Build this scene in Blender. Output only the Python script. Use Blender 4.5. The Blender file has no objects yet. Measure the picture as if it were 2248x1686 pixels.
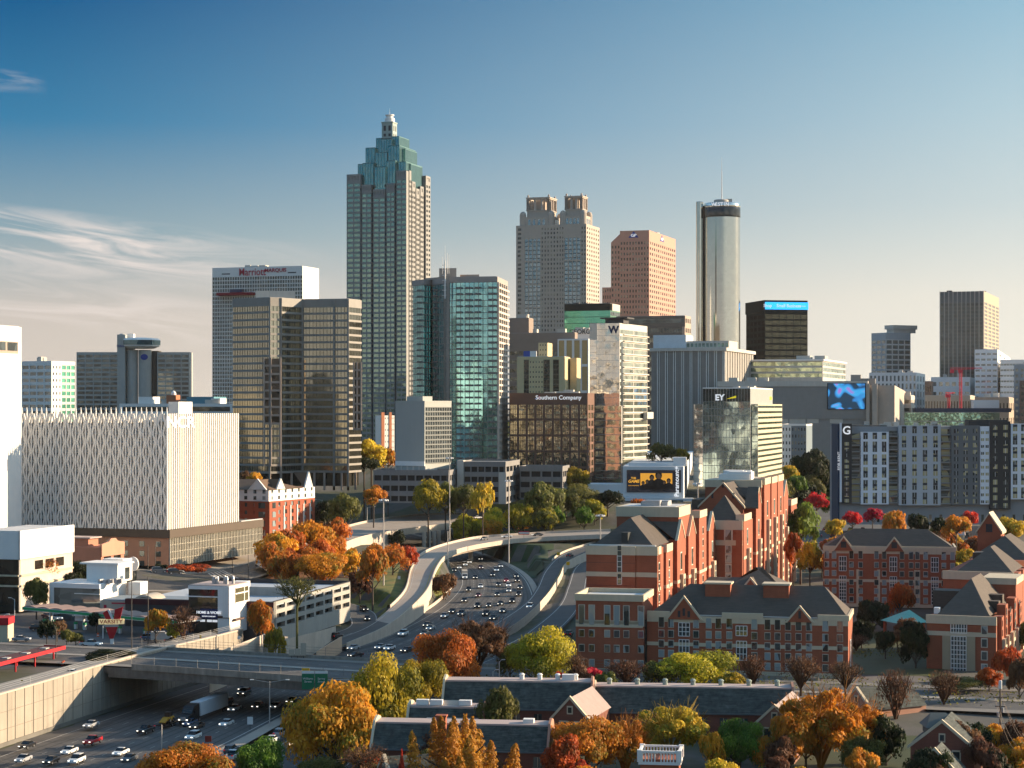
import bpy, math, random
from mathutils import Vector, Matrix
R = math.radians
SC = bpy.context.scene
COL = SC.collection
rnd = random.Random(7)
F, HZ, CH = 4370.0, 895.0, 60.0
cam = bpy.data.cameras.new('camera')
cam.sensor_width = 36
cam.lens = 36 * F / 2248
cam.shift_y = (HZ - 843) / 2248
cam.clip_start, cam.clip_end = 1, 60000
co = bpy.data.objects.new('camera', cam)
COL.objects.link(co)
co.location = (0, 0, CH)
co.rotation_euler = (R(90), 0, 0)
SC.camera = co
SUN_AZ, SUN_EL, EXPO = R(75), R(15), 1.15
w = bpy.data.worlds.new('World')
SC.world = w
w.use_nodes = True
nt = w.node_tree
N, L = nt.nodes, nt.links
def node(nt, typ, **kw):
 n = nt.nodes.new(typ)
 for k, v in kw.items():
  setattr(n, k, v)
 return n
def math_node(nt, op, a, b=None, c=None, clamp=False):
 n = node(nt, 'ShaderNodeMath', operation=op, use_clamp=clamp)
 for i, v in enumerate((a, b, c)):
  if v is None:
   continue
  if isinstance(v, (int, float)):
   n.inputs[i].default_value = v
  else:
   nt.links.new(v, n.inputs[i])
 return n.outputs[0]
def mixc(nt, fac, a, b, mode='MIX'):
 n = node(nt, 'ShaderNodeMix', data_type='RGBA', blend_type=mode)
 for i, v in ((0, fac), (6, a), (7, b)):
  if isinstance(v, (int, float)):
   n.inputs[i].default_value = v
  elif isinstance(v, (tuple, list)):
   n.inputs[i].default_value = (*v[:3], 1)
  else:
   nt.links.new(v, n.inputs[i])
 return n.outputs[2]
def lin(r, g, b):
 f = lambda c: (c / 255 / 12.92 if c / 255 < .04045 else ((c / 255 + .055) / 1.055) ** 2.4)
 return (f(r), f(g), f(b))
def ramp(nt, fac, stops, interp='LINEAR'):
 n = node(nt, 'ShaderNodeValToRGB')
 cr = n.color_ramp
 cr.interpolation = interp
 while len(cr.elements) < len(stops):
  cr.elements.new(0.5)
 for e, (p, c) in zip(cr.elements, stops):
  e.position = p
  e.color = (*c, 1)
 nt.links.new(fac, n.inputs[0])
 return n.outputs[0]
sky = node(nt, 'ShaderNodeTexSky', sky_type='NISHITA', sun_disc=False, sun_elevation=SUN_EL, sun_rotation=SUN_AZ,
   altitude=300, air_density=1.0, dust_density=1.4, ozone_density=2.0)
tc = node(nt, 'ShaderNodeTexCoord')
sep = node(nt, 'ShaderNodeSeparateXYZ')
L.new(tc.outputs['Generated'], sep.inputs[0])
dx, dy, dz = sep.outputs
elev = math_node(nt, 'ARCSINE', dz)                                  # elevation above the horizon
ef = math_node(nt, 'MULTIPLY', elev, 1 / R(26), clamp=True)
hor = math_node(nt, 'SQRT', math_node(nt, 'ADD', math_node(nt, 'MULTIPLY', dx, dx), math_node(nt, 'MULTIPLY', dy, dy)))
az = math_node(nt, 'DIVIDE', dx, hor)                                # sine of the azimuth, + towards the sun
af = math_node(nt, 'MULTIPLY_ADD', az, 2.05, 0.5, clamp=True)
east = ramp(nt, ef, [(0, lin(232, 208, 190)), (.10, lin(220, 200, 186)), (.19, lin(152, 170, 176)), (.31, lin(58, 128, 166)),
      (.45, lin(0, 90, 140)), (1, lin(6, 66, 118))])
west = ramp(nt, ef, [(0, lin(255, 240, 222)), (.12, lin(250, 235, 218)), (.22, lin(214, 217, 214)), (.32, lin(190, 207, 213)),
      (.45, lin(152, 188, 206)), (1, lin(60, 120, 165))])
band = mixc(nt, math_node(nt, 'POWER', af, 1.35), east, west)
bear = math_node(nt, 'ARCTAN2', dx, dy)
cv = node(nt, 'ShaderNodeCombineXYZ')
tilt = math_node(nt, 'MULTIPLY_ADD', bear, .10, elev)
L.new(math_node(nt, 'MULTIPLY', bear, 13), cv.inputs[0])
L.new(math_node(nt, 'MULTIPLY', tilt, 105), cv.inputs[1])
cn = node(nt, 'ShaderNodeTexNoise', noise_dimensions='2D')
cn.inputs['Scale'].default_value = 1.0
cn.inputs['Detail'].default_value = 7
cn.inputs['Roughness'].default_value = .58
cn.inputs['Distortion'].default_value = .7
L.new(cv.outputs[0], cn.inputs['Vector'])
def bump1(x, c, wd):
 """1 at c falling smoothly to 0 at c +- wd"""
 t = math_node(nt, 'DIVIDE', math_node(nt, 'SUBTRACT', x, c), wd)
 return math_node(nt, 'SUBTRACT', 1.0, math_node(nt, 'MULTIPLY', t, t), clamp=True)
be = bear
main_b = bump1(tilt, R(3.3), R(1.0))
low_b = math_node(nt, 'MULTIPLY', bump1(tilt, R(1.6), R(.9)), .55)
hi_b = math_node(nt, 'MULTIPLY', math_node(nt, 'MULTIPLY', bump1(elev, R(9.05), R(.35)), bump1(be, R(-14.4), R(1.3))), .5)
fade = math_node(nt, 'MULTIPLY', math_node(nt, 'SUBTRACT', R(-5.0), be), 1 / R(6), clamp=True)
cl = math_node(nt, 'MULTIPLY', math_node(nt, 'ADD', main_b, low_b), fade)
cl = math_node(nt, 'ADD', cl, hi_b)
thr = math_node(nt, 'MULTIPLY', math_node(nt, 'SUBTRACT', cn.outputs[0], .42), 4.4, clamp=True)
cl = math_node(nt, 'MULTIPLY', cl, thr, clamp=True)
band = mixc(nt, math_node(nt, 'MULTIPLY', cl, .92), band, lin(255, 230, 217))
nish = mixc(nt, 1.0, sky.outputs[0], (.118, .140, .134), 'MULTIPLY')
up = node(nt, 'ShaderNodeMapRange', interpolation_type='SMOOTHSTEP')
L.new(elev, up.inputs[0])
up.inputs[1].default_value, up.inputs[2].default_value = R(11.9), R(28)
band = mixc(nt, 1.0, band, tuple(c * 2 ** -EXPO for c in (.88, .985, 1.04)), 'MULTIPLY')
final = mixc(nt, up.outputs[0], band, nish)
SKY_K = 0.15
bg = N['Background']
L.new(mixc(nt, 1.0, final, (1 / SKY_K,) * 3, 'MULTIPLY'), bg.inputs[0])
bg.inputs[1].default_value = SKY_K
sl = bpy.data.lights.new('sun', 'SUN')
sl.energy, sl.angle, sl.color = 4.8, R(.55), (1.0, .77, .52)
so = bpy.data.objects.new('sun', sl)
COL.objects.link(so)
sd = Vector((math.sin(SUN_AZ) * math.cos(SUN_EL), math.cos(SUN_AZ) * math.cos(SUN_EL), math.sin(SUN_EL)))
so.rotation_euler = sd.to_track_quat('Z', 'Y').to_euler()
so.location = sd * 3000
vs = SC.view_settings
vs.view_transform, vs.look, vs.exposure, vs.gamma, vs.use_curve_mapping = 'Standard', 'None', EXPO, 1, False
SC.cycles.max_bounces = 5
SC.cycles.diffuse_bounces = 2
SC.cycles.glossy_bounces = 3
SC.cycles.transmission_bounces = 2
SC.cycles.caustics_reflective = SC.cycles.caustics_refractive = False
SC.cycles.sample_clamp_indirect = 4
SC.cycles.use_denoising = True
def PX(px, d): return (px - 1124) * d / F
def PZ(py, d): return CH - (py - HZ) * d / F
def GD(py, z): return (CH - z) * F / (py - HZ)
def at(px, py, z):
 d = GD(py, z)
 return Vector((PX(px, d), d, z))
def sm(a, b, x):
 t = min(1, max(0, (x - a) / (b - a)))
 return t * t * (3 - 2 * t)
MATS = {}
def mat(key, col, rough=.8, metal=0.0, var=.12, scale=.25, emis=0, streak=0.0, spec=.4, rows=0.0):
 if key in MATS:
  return MATS[key]
 m = bpy.data.materials.new(key)
 m.use_nodes = True
 t = m.node_tree
 p = t.nodes['Principled BSDF']
 p.inputs['Roughness'].default_value = rough
 p.inputs['Metallic'].default_value = metal
 p.inputs['Specular IOR Level'].default_value = spec
 g = node(t, 'ShaderNodeTexCoord')
 n = node(t, 'ShaderNodeTexNoise')
 n.inputs['Scale'].default_value = scale
 n.inputs['Detail'].default_value = 6
 n.inputs['Roughness'].default_value = .65
 t.links.new(g.outputs['Object'], n.inputs['Vector'])
 f = math_node(t, 'MULTIPLY_ADD', n.outputs[0], 2 * var * 1.6, 1 - var * 1.6)
 if streak:
  mp = node(t, 'ShaderNodeMapping')
  mp.inputs['Scale'].default_value = (1.2, 1.2, .06)
  t.links.new(g.outputs['Object'], mp.inputs[0])
  n2 = node(t, 'ShaderNodeTexNoise')
  n2.inputs['Scale'].default_value = 1.0
  n2.inputs['Detail'].default_value = 3
  t.links.new(mp.outputs[0], n2.inputs['Vector'])
  f = math_node(t, 'MULTIPLY', f, math_node(t, 'MULTIPLY_ADD', n2.outputs[0], 2 * streak, 1 - streak))
 if rows:
  mp = node(t, 'ShaderNodeMapping')
  mp.inputs['Scale'].default_value = (.5, .5, 5)
  t.links.new(g.outputs['Object'], mp.inputs[0])
  n2 = node(t, 'ShaderNodeTexNoise')
  n2.inputs['Scale'].default_value = 1.0
  n2.inputs['Detail'].default_value = 4
  t.links.new(mp.outputs[0], n2.inputs['Vector'])
  f = math_node(t, 'MULTIPLY', f, math_node(t, 'MULTIPLY_ADD', n2.outputs[0], 2.6 * rows, 1 - 1.3 * rows))
 v = node(t, 'ShaderNodeVectorMath', operation='SCALE')
 v.inputs[0].default_value = col
 t.links.new(f, v.inputs[3])
 t.links.new(v.outputs[0], p.inputs['Base Color'])
 if emis:
  p.inputs['Emission Color'].default_value = (*col, 1)
  p.inputs['Emission Strength'].default_value = emis
 MATS[key] = m
 return m
def glass(key, col, metal=.6, rough=.06, var=.35, cell=(.30, .30, .28), wob=.02, wscale=.25, warm=None):
 """reflective window glass: tint differs from pane to pane, panes lie a little out of true"""
 if key in MATS:
  return MATS[key]
 m = bpy.data.materials.new(key)
 m.use_nodes = True
 t = m.node_tree
 p = t.nodes['Principled BSDF']
 p.inputs['Roughness'].default_value = rough
 p.inputs['Metallic'].default_value = metal
 p.inputs['Specular IOR Level'].default_value = .7
 geo = node(t, 'ShaderNodeNewGeometry')
 mp = node(t, 'ShaderNodeMapping')
 mp.inputs['Scale'].default_value = cell
 t.links.new(geo.outputs['Position'], mp.inputs[0])
 vo = node(t, 'ShaderNodeTexVoronoi')
 vo.inputs['Scale'].default_value = 1
 vo.inputs['Randomness'].default_value = .6
 t.links.new(mp.outputs[0], vo.inputs['Vector'])
 s = node(t, 'ShaderNodeSeparateColor')
 t.links.new(vo.outputs['Color'], s.inputs[0])
 f = math_node(t, 'MULTIPLY_ADD', s.outputs[0], 2 * var, 1 - var)
 v = node(t, 'ShaderNodeVectorMath', operation='SCALE')
 v.inputs[0].default_value = col
 t.links.new(f, v.inputs[3])
 base = v.outputs[0]
 if warm:
  k = math_node(t, 'MULTIPLY', math_node(t, 'SUBTRACT', s.outputs[1], 1 - warm[3]), 30, clamp=True)
  base = mixc(t, k, base, warm[:3])
  t.links.new(math_node(t, 'MULTIPLY', math_node(t, 'SUBTRACT', 1.0, k), metal), p.inputs['Metallic'])
 t.links.new(base, p.inputs['Base Color'])
 n = node(t, 'ShaderNodeTexNoise')
 n.inputs['Scale'].default_value = wscale
 n.inputs['Detail'].default_value = 2
 t.links.new(geo.outputs['Position'], n.inputs['Vector'])
 nn = node(t, 'ShaderNodeVectorMath', operation='SUBTRACT')
 t.links.new(n.outputs['Color'], nn.inputs[0])
 nn.inputs[1].default_value = (.5, .5, .5)
 n3 = node(t, 'ShaderNodeVectorMath', operation='SUBTRACT')
 t.links.new(vo.outputs['Color'], n3.inputs[0])
 n3.inputs[1].default_value = (.5, .5, .5)
 n4 = node(t, 'ShaderNodeVectorMath', operation='SCALE')
 t.links.new(n3.outputs[0], n4.inputs[0])
 n4.inputs[3].default_value = wob * .4
 ns = node(t, 'ShaderNodeVectorMath', operation='MULTIPLY_ADD')
 t.links.new(nn.outputs[0], ns.inputs[0])
 ns.inputs[1].default_value = (wob * 2,) * 3
 t.links.new(geo.outputs['Normal'], ns.inputs[2])
 na = node(t, 'ShaderNodeVectorMath', operation='ADD')
 t.links.new(ns.outputs[0], na.inputs[0])
 t.links.new(n4.outputs[0], na.inputs[1])
 nz = node(t, 'ShaderNodeVectorMath', operation='NORMALIZE')
 t.links.new(na.outputs[0], nz.inputs[0])
 t.links.new(nz.outputs[0], p.inputs['Normal'])
 MATS[key] = m
 return m
def leafmat(key, stops, trans=.45):
 if key in MATS:
  return MATS[key]
 m = bpy.data.materials.new(key)
 m.use_nodes = True
 t = m.node_tree
 p = t.nodes['Principled BSDF']
 out = t.nodes['Material Output']
 p.inputs['Roughness'].default_value = .6
 p.inputs['Specular IOR Level'].default_value = .25
 a = node(t, 'ShaderNodeAttribute', attribute_name='tone')
 c = ramp(t, a.outputs['Fac'], [(i / (len(stops) - 1), s) for i, s in enumerate(stops)])
 oi = node(t, 'ShaderNodeObjectInfo')
 hv = node(t, 'ShaderNodeHueSaturation')
 t.links.new(math_node(t, 'MULTIPLY_ADD', oi.outputs['Random'], .03, .485), hv.inputs['Hue'])
 t.links.new(math_node(t, 'MULTIPLY_ADD', oi.outputs['Random'], .3, .85), hv.inputs['Value'])
 t.links.new(c, hv.inputs['Color'])
 t.links.new(hv.outputs[0], p.inputs['Base Color'])
 tr = node(t, 'ShaderNodeBsdfTranslucent')
 t.links.new(hv.outputs[0], tr.inputs[0])
 mx = node(t, 'ShaderNodeMixShader')
 mx.inputs[0].default_value = trans
 t.links.new(p.outputs[0], mx.inputs[1])
 t.links.new(tr.outputs[0], mx.inputs[2])
 t.links.new(mx.outputs[0], out.inputs[0])
 MATS[key] = m
 return m
class MB:
 def __init__(s):
  s.v, s.f, s.m, s.st = [], [], [], []
  s.mi = 0
 def add(s, vs, fs):
  o = len(s.v)
  s.st.append((o, len(s.f)))
  s.v += [tuple(p) for p in vs]
  for f in fs:
   s.f.append([o + i for i in f])
   s.m.append(s.mi)
 def box(s, x0, x1, y0, y1, z0, z1):
  s.add([(x0, y0, z0), (x1, y0, z0), (x1, y1, z0), (x0, y1, z0), (x0, y0, z1), (x1, y0, z1), (x1, y1, z1), (x0, y1, z1)],
    [(0, 3, 2, 1), (4, 5, 6, 7), (0, 1, 5, 4), (1, 2, 6, 5), (2, 3, 7, 6), (3, 0, 4, 7)])
 def prism(s, poly, z0, z1, cap=True):
  """vertical extrusion of a counter-clockwise plan outline"""
  n = len(poly)
  fs = [(i, (i + 1) % n, n + (i + 1) % n, n + i) for i in range(n)]
  if cap:
   fs += [tuple(range(n, 2 * n)), tuple(range(n - 1, -1, -1))]
  s.add([(x, y, z0) for x, y in poly] + [(x, y, z1) for x, y in poly], fs)
 def loft(s, rings, cap=True):
  n = len(rings[0])
  vs = [p for r in rings for p in r]
  fs = []
  for k in range(len(rings) - 1):
   for i in range(n):
    j = (i + 1) % n
    fs.append((k * n + i, k * n + j, (k + 1) * n + j, (k + 1) * n + i))
  if cap:
   fs += [tuple(range(n - 1, -1, -1)), tuple(range((len(rings) - 1) * n, len(rings) * n))]
  s.add(vs, fs)
 def lathe(s, cx, cy, prof, n=16, cap=True):
  s.loft([[(cx + r * math.cos(2 * math.pi * i / n), cy + r * math.sin(2 * math.pi * i / n), z) for i in range(n)] for r, z in prof], cap)
 def tube(s, a, b, ra, rb=None, n=6):
  a, b = Vector(a), Vector(b)
  rb = ra if rb is None else rb
  q = (b - a).to_track_quat('Z', 'Y')
  rr = []
  for p, r in ((a, ra), (b, rb)):
   rr.append([p + q @ Vector((r * math.cos(2 * math.pi * i / n), r * math.sin(2 * math.pi * i / n), 0)) for i in range(n)])
  s.loft(rr)
 def slab(s, poly3, th):
  """a sloping sheet (3-D polygon) given thickness th downwards"""
  n = len(poly3)
  lo = [(x, y, z - th) for x, y, z in poly3]
  s.add(list(poly3) + lo, [tuple(range(n)), tuple(range(2 * n - 1, n - 1, -1))] + [(i, n + i, n + (i + 1) % n, (i + 1) % n) for i in range(n)])
 def pieces(s):
  out = []
  st = s.st + [(len(s.v), len(s.f))]
  for (va, fa), (vb, fb) in zip(st, st[1:]):
   q = MB()
   q.v, q.f, q.m = s.v[va:vb], [[i - va for i in f] for f in s.f[fa:fb]], s.m[fa:fb]
   if q.v:
    out.append(q)
  return out
 def mesh(s, name, mats, smooth=False):
  me = bpy.data.meshes.new(name)
  me.from_pydata(s.v, [], s.f)
  for m in mats if isinstance(mats, (list, tuple)) else [mats]:
   me.materials.append(m)
  if any(s.m):
   me.polygons.foreach_set('material_index', s.m)
  if smooth:
   me.polygons.foreach_set('use_smooth', [True] * len(me.polygons))
  me.update()
  return me
 def build(s, name, mats, parent=None, smooth=False, kind=None, loc=None, rz=0):
  o = bpy.data.objects.new(name, s.mesh(name, mats, smooth))
  return link(o, parent, kind, loc, rz)
def link(o, parent=None, kind=None, loc=None, rz=0):
 COL.objects.link(o)
 if parent:
  o.parent = parent
 if loc is not None:
  o.location = loc
 if rz:
  o.rotation_euler = (0, 0, rz)
 if kind:
  o['kind'] = kind
 return o
def tag(o, label, cat, group=None):
 o['label'], o['category'] = ' '.join(label.split()[:16]), cat
 if group:
  o['group'] = group
 return o
def empty(name, label, cat, loc=(0, 0, 0), rz=0, group=None):
 o = bpy.data.objects.new(name, None)
 o.empty_display_size = 1
 link(o, None, None, loc, rz)
 return tag(o, label, cat, group)
def copy_tree(o, parent=None):
 c = o.copy()
 COL.objects.link(c)
 if parent:
  c.parent = parent
 for ch in o.children:
  copy_tree(ch, c)
 return c
def text(s, name, parent, loc, size, m, rot=(R(90), 0, 0), depth=.12, bold=.0, align='CENTER', sx=1.0, shear=0):
 cu = bpy.data.curves.new(name, 'FONT')
 cu.body, cu.size, cu.extrude, cu.offset, cu.align_x, cu.align_y, cu.shear = s, size, depth, bold, align, 'CENTER', shear
 cu.resolution_u = 3
 t = bpy.data.objects.new(name, cu)
 COL.objects.link(t)
 bpy.context.view_layer.update()
 me = bpy.data.meshes.new_from_object(t)
 me.name = name
 me.materials.clear()
 me.materials.append(m)
 bpy.data.objects.remove(t)
 o = bpy.data.objects.new(name, me)
 link(o, parent, None, loc)
 o.rotation_euler = rot
 o.scale = (sx, 1, 1)
 return o
class Vol:
 def __init__(s, x0, x1, y0, y1, z0, z1):
  s.x0, s.x1, s.y0, s.y1, s.z0, s.z1 = x0, x1, y0, y1, z0, z1
 def fbox(s, mb, side, u0, u1, z0, z1, o0, o1):
  if side == 'F':
   mb.box(s.x0 + u0, s.x0 + u1, s.y0 - o1, s.y0 - o0, z0, z1)
  else:
   mb.box(s.x1 + o0, s.x1 + o1, s.y0 + u0, s.y0 + u1, z0, z1)
 def span(s, side):
  return s.x1 - s.x0 if side == 'F' else s.y1 - s.y0
PANES = {}
SPLIT = set('roof_plant roof_box roof_box_cap white_box crown_column bay_spandrel west_bay cream_oriel column gable gable_roof penthouse plant_house buttress vent roof_terrace stair_head gable_slit projecting_bay lift_box roof upper_stage parapet orange_pier strip_window slot_glass slot_fin notch_balcony pale_ledge logo cream_panel cream_ledge roof_deck lower_wing crown_block roof_slab white_strip rib gable_coping arched_opening balcony_slab window_frame lantern_opening louvre top_ledge stone_band'.split())
class Bld:
 """a building turned t degrees from the view axis; local x runs along the north front (0 at its right corner), y into depth"""
 def __init__(s, name, label, cat, xl, xc, xr, ytop, d, zb, t=18, group=None):
  ct, st = math.cos(R(t)), math.sin(R(t))
  k1, k2, cx = (xl - 1124) / F, (xr - 1124) / F, PX(xc, d)
  s.w = (cx - k1 * d) / (ct + k1 * st)
  s.D = max(4.0, (k2 * d - cx) / (st - k2 * ct)) if xr > xc else 20.0
  s.h = PZ(ytop, d) - zb
  s.zb, s.d, s.t, s.cx = zb, d, t, cx
  s.o = empty(name, label, cat, (cx, d, zb), -R(t), group)
  s.mb = {}
  s.win = []
  s.k = F / d
 def V(s, x0=None, x1=0, y0=0, y1=None, z0=0, z1=None):
  return Vol(-s.w if x0 is None else x0, x1, y0, s.D if y1 is None else y1, z0, s.h if z1 is None else z1)
 def z(s, py, dd=0):
  return PZ(py, s.d + dd) - s.zb
 def x(s, px, y=0):
  """local x whose image column is px on the plane local y"""
  ct, st = math.cos(R(s.t)), math.sin(R(s.t))
  k = (px - 1124) / F
  return (k * (s.d + y * ct) - s.cx - y * st) / (ct + k * st)
 def y(s, px, x=0):
  ct, st = math.cos(R(s.t)), math.sin(R(s.t))
  k = (px - 1124) / F
  return (k * (s.d - x * st) - s.cx - x * ct) / (st - k * ct)
 def part(s, name, m):
  return s.mb.setdefault(name, (MB(), m))[0]
 def core(s, v, m, inset=.3, name='wall'):
  mb = s.part(name, m)
  mb.box(v.x0, v.x1 - inset, v.y0 + inset, v.y1, v.z0, v.z1)
  return mb
 def grid(s, v, side, nu, nz, m, pm, u0=None, u1=None, z0=None, z1=None, wf=.6, hf=.55, inset=.3, name='window', wall='wall',
    hb=.5, panes=True, skip=None, we=None):
  """wall of piers and spandrels with nu x nz openings, a pane set back in each"""
  mb = s.part(wall, m)
  lo = inset if side == 'R' and u0 is None else 0
  u0 = lo if u0 is None else u0
  u1 = v.span(side) if u1 is None else u1
  z0 = v.z0 if z0 is None else z0
  z1 = v.z1 if z1 is None else z1
  cu, cz = (u1 - u0) / nu, (z1 - z0) / nz
  ww, hh = cu * wf, cz * hf
  zz = z0
  for k in range(nz):
   b = z0 + cz * k + (cz - hh) * hb
   v.fbox(mb, side, u0, u1, zz, b, -inset, 0)
   zz = b + hh
   uu = u0
   for i in range(nu):
    a = u0 + cu * i + (cu - ww) / 2
    if a - uu > .01:
     v.fbox(mb, side, uu, a, b, zz, -inset, 0)
    uu = a + ww
    if panes and not (skip and skip(i, k)):
     s.win.append((v, side, a + ww / 2, b, ww, hh, inset, pm, name))
   if u1 - uu > .01:
    v.fbox(mb, side, uu, u1, b, zz, -inset, 0)
  v.fbox(mb, side, u0, u1, zz, z1, -inset, 0)
 def pane(s, v, side, u, z, ww, hh, pm, out=.03, name='window', frame=None, th=.06, sub=None):
  """one glazed window standing slightly proud of the wall, in an optional frame"""
  s.win.append((v, side, u, z, ww, hh, -out, pm, name))
 def done(s, limit=100):
  for nm, (mb, m) in s.mb.items():
   if not mb.v:
    continue
   if nm in SPLIT and len(mb.st) <= 60:
    for q in mb.pieces():
     q.build(nm, m, s.o)
   else:
    mb.build(nm, m, s.o)
  by = {}
  for r in s.win:
   by.setdefault(r[8], []).append(r)
  for nm, rs in by.items():
   rs.sort(key=lambda r: (-round(r[4] * r[5], 2), -r[3], r[2]))
   rest = MB()
   ms = []
   for n, (v, side, u, z, ww, hh, inset, pm, _) in enumerate(rs):
    if n < limit:
     key = (round(ww, 3), round(hh, 3), pm.name, nm)
     if key not in PANES:
      q = MB()
      q.box(-ww / 2, ww / 2, 0, .06, 0, hh)
      PANES[key] = q.mesh(nm, pm)
     o = bpy.data.objects.new(nm, PANES[key])
     if side == 'F':
      link(o, s.o, None, (v.x0 + u, v.y0 + inset - .06, z))
     else:
      link(o, s.o, None, (v.x1 - inset + .06, v.y0 + u, z), R(90))
    else:
     if pm not in ms:
      ms.append(pm)
     rest.mi = ms.index(pm)
     v.fbox(rest, side, u - ww / 2, u + ww / 2, z, z + hh, -inset, -inset + .06)
   if rest.v:
    rest.build(nm + '_field', ms, s.o, kind='stuff')
  return s.o
 def parapet(s, v, m, hgt=1.2, th=.5, name='parapet', out=.05):
  mb = s.part(name, m)
  x0, x1, y0, y1, z = v.x0 - out, v.x1 + out, v.y0 - out, v.y1 + out, v.z1
  mb.box(x0, x1, y0, y0 + th, z, z + hgt)
  mb.box(x0, x1, y1 - th, y1, z, z + hgt)
  mb.box(x0, x0 + th, y0 + th, y1 - th, z, z + hgt)
  mb.box(x1 - th, x1, y0 + th, y1 - th, z, z + hgt)
 def mech(s, v, m, n=4, seed=1, hh=(1.5, 4)):
  """plant on the roof"""
  r = random.Random(seed)
  mb = s.part('roof_plant', m)
  for _ in range(n):
   a, b = r.uniform(2, 7), r.uniform(2, 6)
   if v.x1 - v.x0 < a + 3 or v.y1 - v.y0 < b + 3:
    continue
   x, y = r.uniform(v.x0 + 1, v.x1 - a - 1), r.uniform(v.y0 + 1, v.y1 - b - 1)
   mb.box(x, x + a, y, y + b, v.z1, v.z1 + r.uniform(*hh))
# ================================================================ SKYLINE
def M_(k, c, **kw): return mat(k, c, **kw)
conc = M_('grey_concrete', (.30, .28, .25), streak=.15)
concl = M_('pale_concrete', (.52, .48, .42), streak=.15)
white = M_('white_panel', (.78, .75, .70), var=.05, streak=.05)
whitec = M_('white_render', (.80, .78, .74), var=.05, streak=.04)
roofg = M_('roof_gravel', (.34, .33, .31), var=.25, scale=.12)
roofl = M_('pale_roof_membrane', (.55, .54, .52), var=.2, scale=.08)
dark = M_('dark_metal', (.03, .03, .035), rough=.5)
steel = M_('galvanised_steel', (.45, .45, .45), rough=.45, metal=.6)
stone = M_('warm_grey_stone', (.28, .275, .26), streak=.1)
pinkst = M_('pink_granite', (.50, .27, .20), var=.06)
taupe = M_('taupe_stone', (.43, .37, .31), var=.08, streak=.08)
yel = M_('ochre_render', (.60, .47, .26), var=.08, streak=.1)
brownm = M_('brown_stone', (.27, .21, .17), var=.1)
gl_dark = glass('dark_glass', (.10, .12, .12), metal=.55, var=.5)
gl_green = glass('green_tint_glass', (.30, .43, .34), metal=.75, var=.12)
gl_teal = glass('teal_glass', (.30, .62, .64), metal=.85, var=.25)
gl_crown = glass('crown_teal_glass', (.25, .42, .39), metal=.8, var=.12)
gl_gold = glass('bronze_mirror_glass', (.42, .40, .30), metal=.85, var=.15, wob=.012)
gl_sil = glass('silver_mirror_glass', (.80, .76, .66), metal=.92, var=.12, wob=.02)
gl_wavy = glass('wavy_silver_glass', (.88, .84, .75), metal=.9, var=.12, wob=.05, wscale=.2, cell=(.35,.35,.3))
gl_emer = glass('emerald_glass', (.16, .55, .38), metal=.6, var=.08)
gl_blk = glass('black_glass', (.035, .033, .028), metal=.3, var=.5)
gl_win = glass('window_glass', (.05, .055, .055), metal=.2, var=.6, warm=(.32, .29, .22, .30))
gl_clear = glass('grey_glass', (.22, .25, .25), metal=.6, var=.4)
red_s = M_('red_sign', (.45, .02, .05))
blue_s = M_('blue_sign', (.02, .05, .28))
white_s = M_('white_sign', (.85, .85, .85), emis=.25)
black_s = M_('black_sign', (.02, .02, .02))
def on_face(b, s, v, side, u, z, size, m, out=.35, name='lettering', **kw):
 if side == 'F':
  return text(s, name, b.o, (v.x0 + u, v.y0 - out, z), size, m, **kw)
 return text(s, name, b.o, (v.x1 + out, v.y0 + u, z), size, m, rot=(R(90), 0, R(90)), **kw)
def roof(b, v, m, inset=.6):
 mb = b.part('roof', m)
 mb.box(v.x0 + inset, v.x1 - inset, v.y0 + inset, v.y1 - inset, v.z1 + .004, v.z1 + .25)
b = Bld('stepped_skyscraper', 'tallest tower of the skyline, grey stone shaft with stepped teal glass crown', 'skyscraper', 761, 892, 945, 376, 1411, 24)
gz = gl_green
bays = [(761, 791, 378), (794, 815, 402), (819, 845, 413), (848, 866, 401), (870, 892, 374)]
core = b.part('core', M_('notch_dark_stone', (.05, .05, .055)))
core.box(-b.w + 1.5, -1.5, 1.5, b.D, 0, b.z(413))
nz = 56
for i, (a, c, yt) in enumerate(bays):
 x0, x1 = b.x(a), b.x(c)
 if i == 4:
  x1 = 0
 if i == 0:
  x0 = -b.w
 zt = b.z(yt)
 v = Vol(x0, x1, 0, 6, 0, zt)
 n = int(round(zt / 3.62))
 mb = b.core(v, stone, .5)
 b.grid(v, 'F', 2, n - 1, stone, gz, z0=0, z1=zt - 6, wf=.84, hf=.56, inset=.45)
 mb.box(v.x0, v.x1, -.02, .43, zt - 6, zt - 4.2)
 mb.box(v.x0, v.x1, -.02, .43, zt - 1.5, zt)
 for q in range(5):
  xx = v.x0 + (v.x1 - v.x0 - .9) * q / 4
  mb.box(xx, xx + .9, -.02, .4, zt - 4.2, zt - 1.5)
lit = M_('cream_stone', (.46, .40, .33), var=.08)
for i, (a, c, yt) in enumerate([(892, 903, 374), (905, 912, 398), (914, 921, 414), (923, 930, 409), (935, 945, 386)]):
 y0, y1 = b.y(a), b.y(c)
 if i == 0:
  y0 = 6.05
 zt = b.z(yt, y0)
 v = Vol(-6, 0, y0, y1, 0, zt)
 n = int(round(zt / 3.62))
 b.core(v, stone, .5)
 b.grid(v, 'R', 2, n - 1, stone, gl_dark, u0=0, z0=0, z1=zt - 6, wf=.62, hf=.5, inset=.45)
 mb = b.part('wall', stone)
 mb.box(-.43, .02, y0, y1, zt - 6, zt - 4)
 mb.box(-.43, .02, y0, y1, zt - 1.5, zt)
 mb.box(-.43, .02, y0, y0 + 2, zt - 4, zt - 1.5)
 mb.box(-.43, .02, y1 - 2, y1, zt - 4, zt - 1.5)
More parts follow.
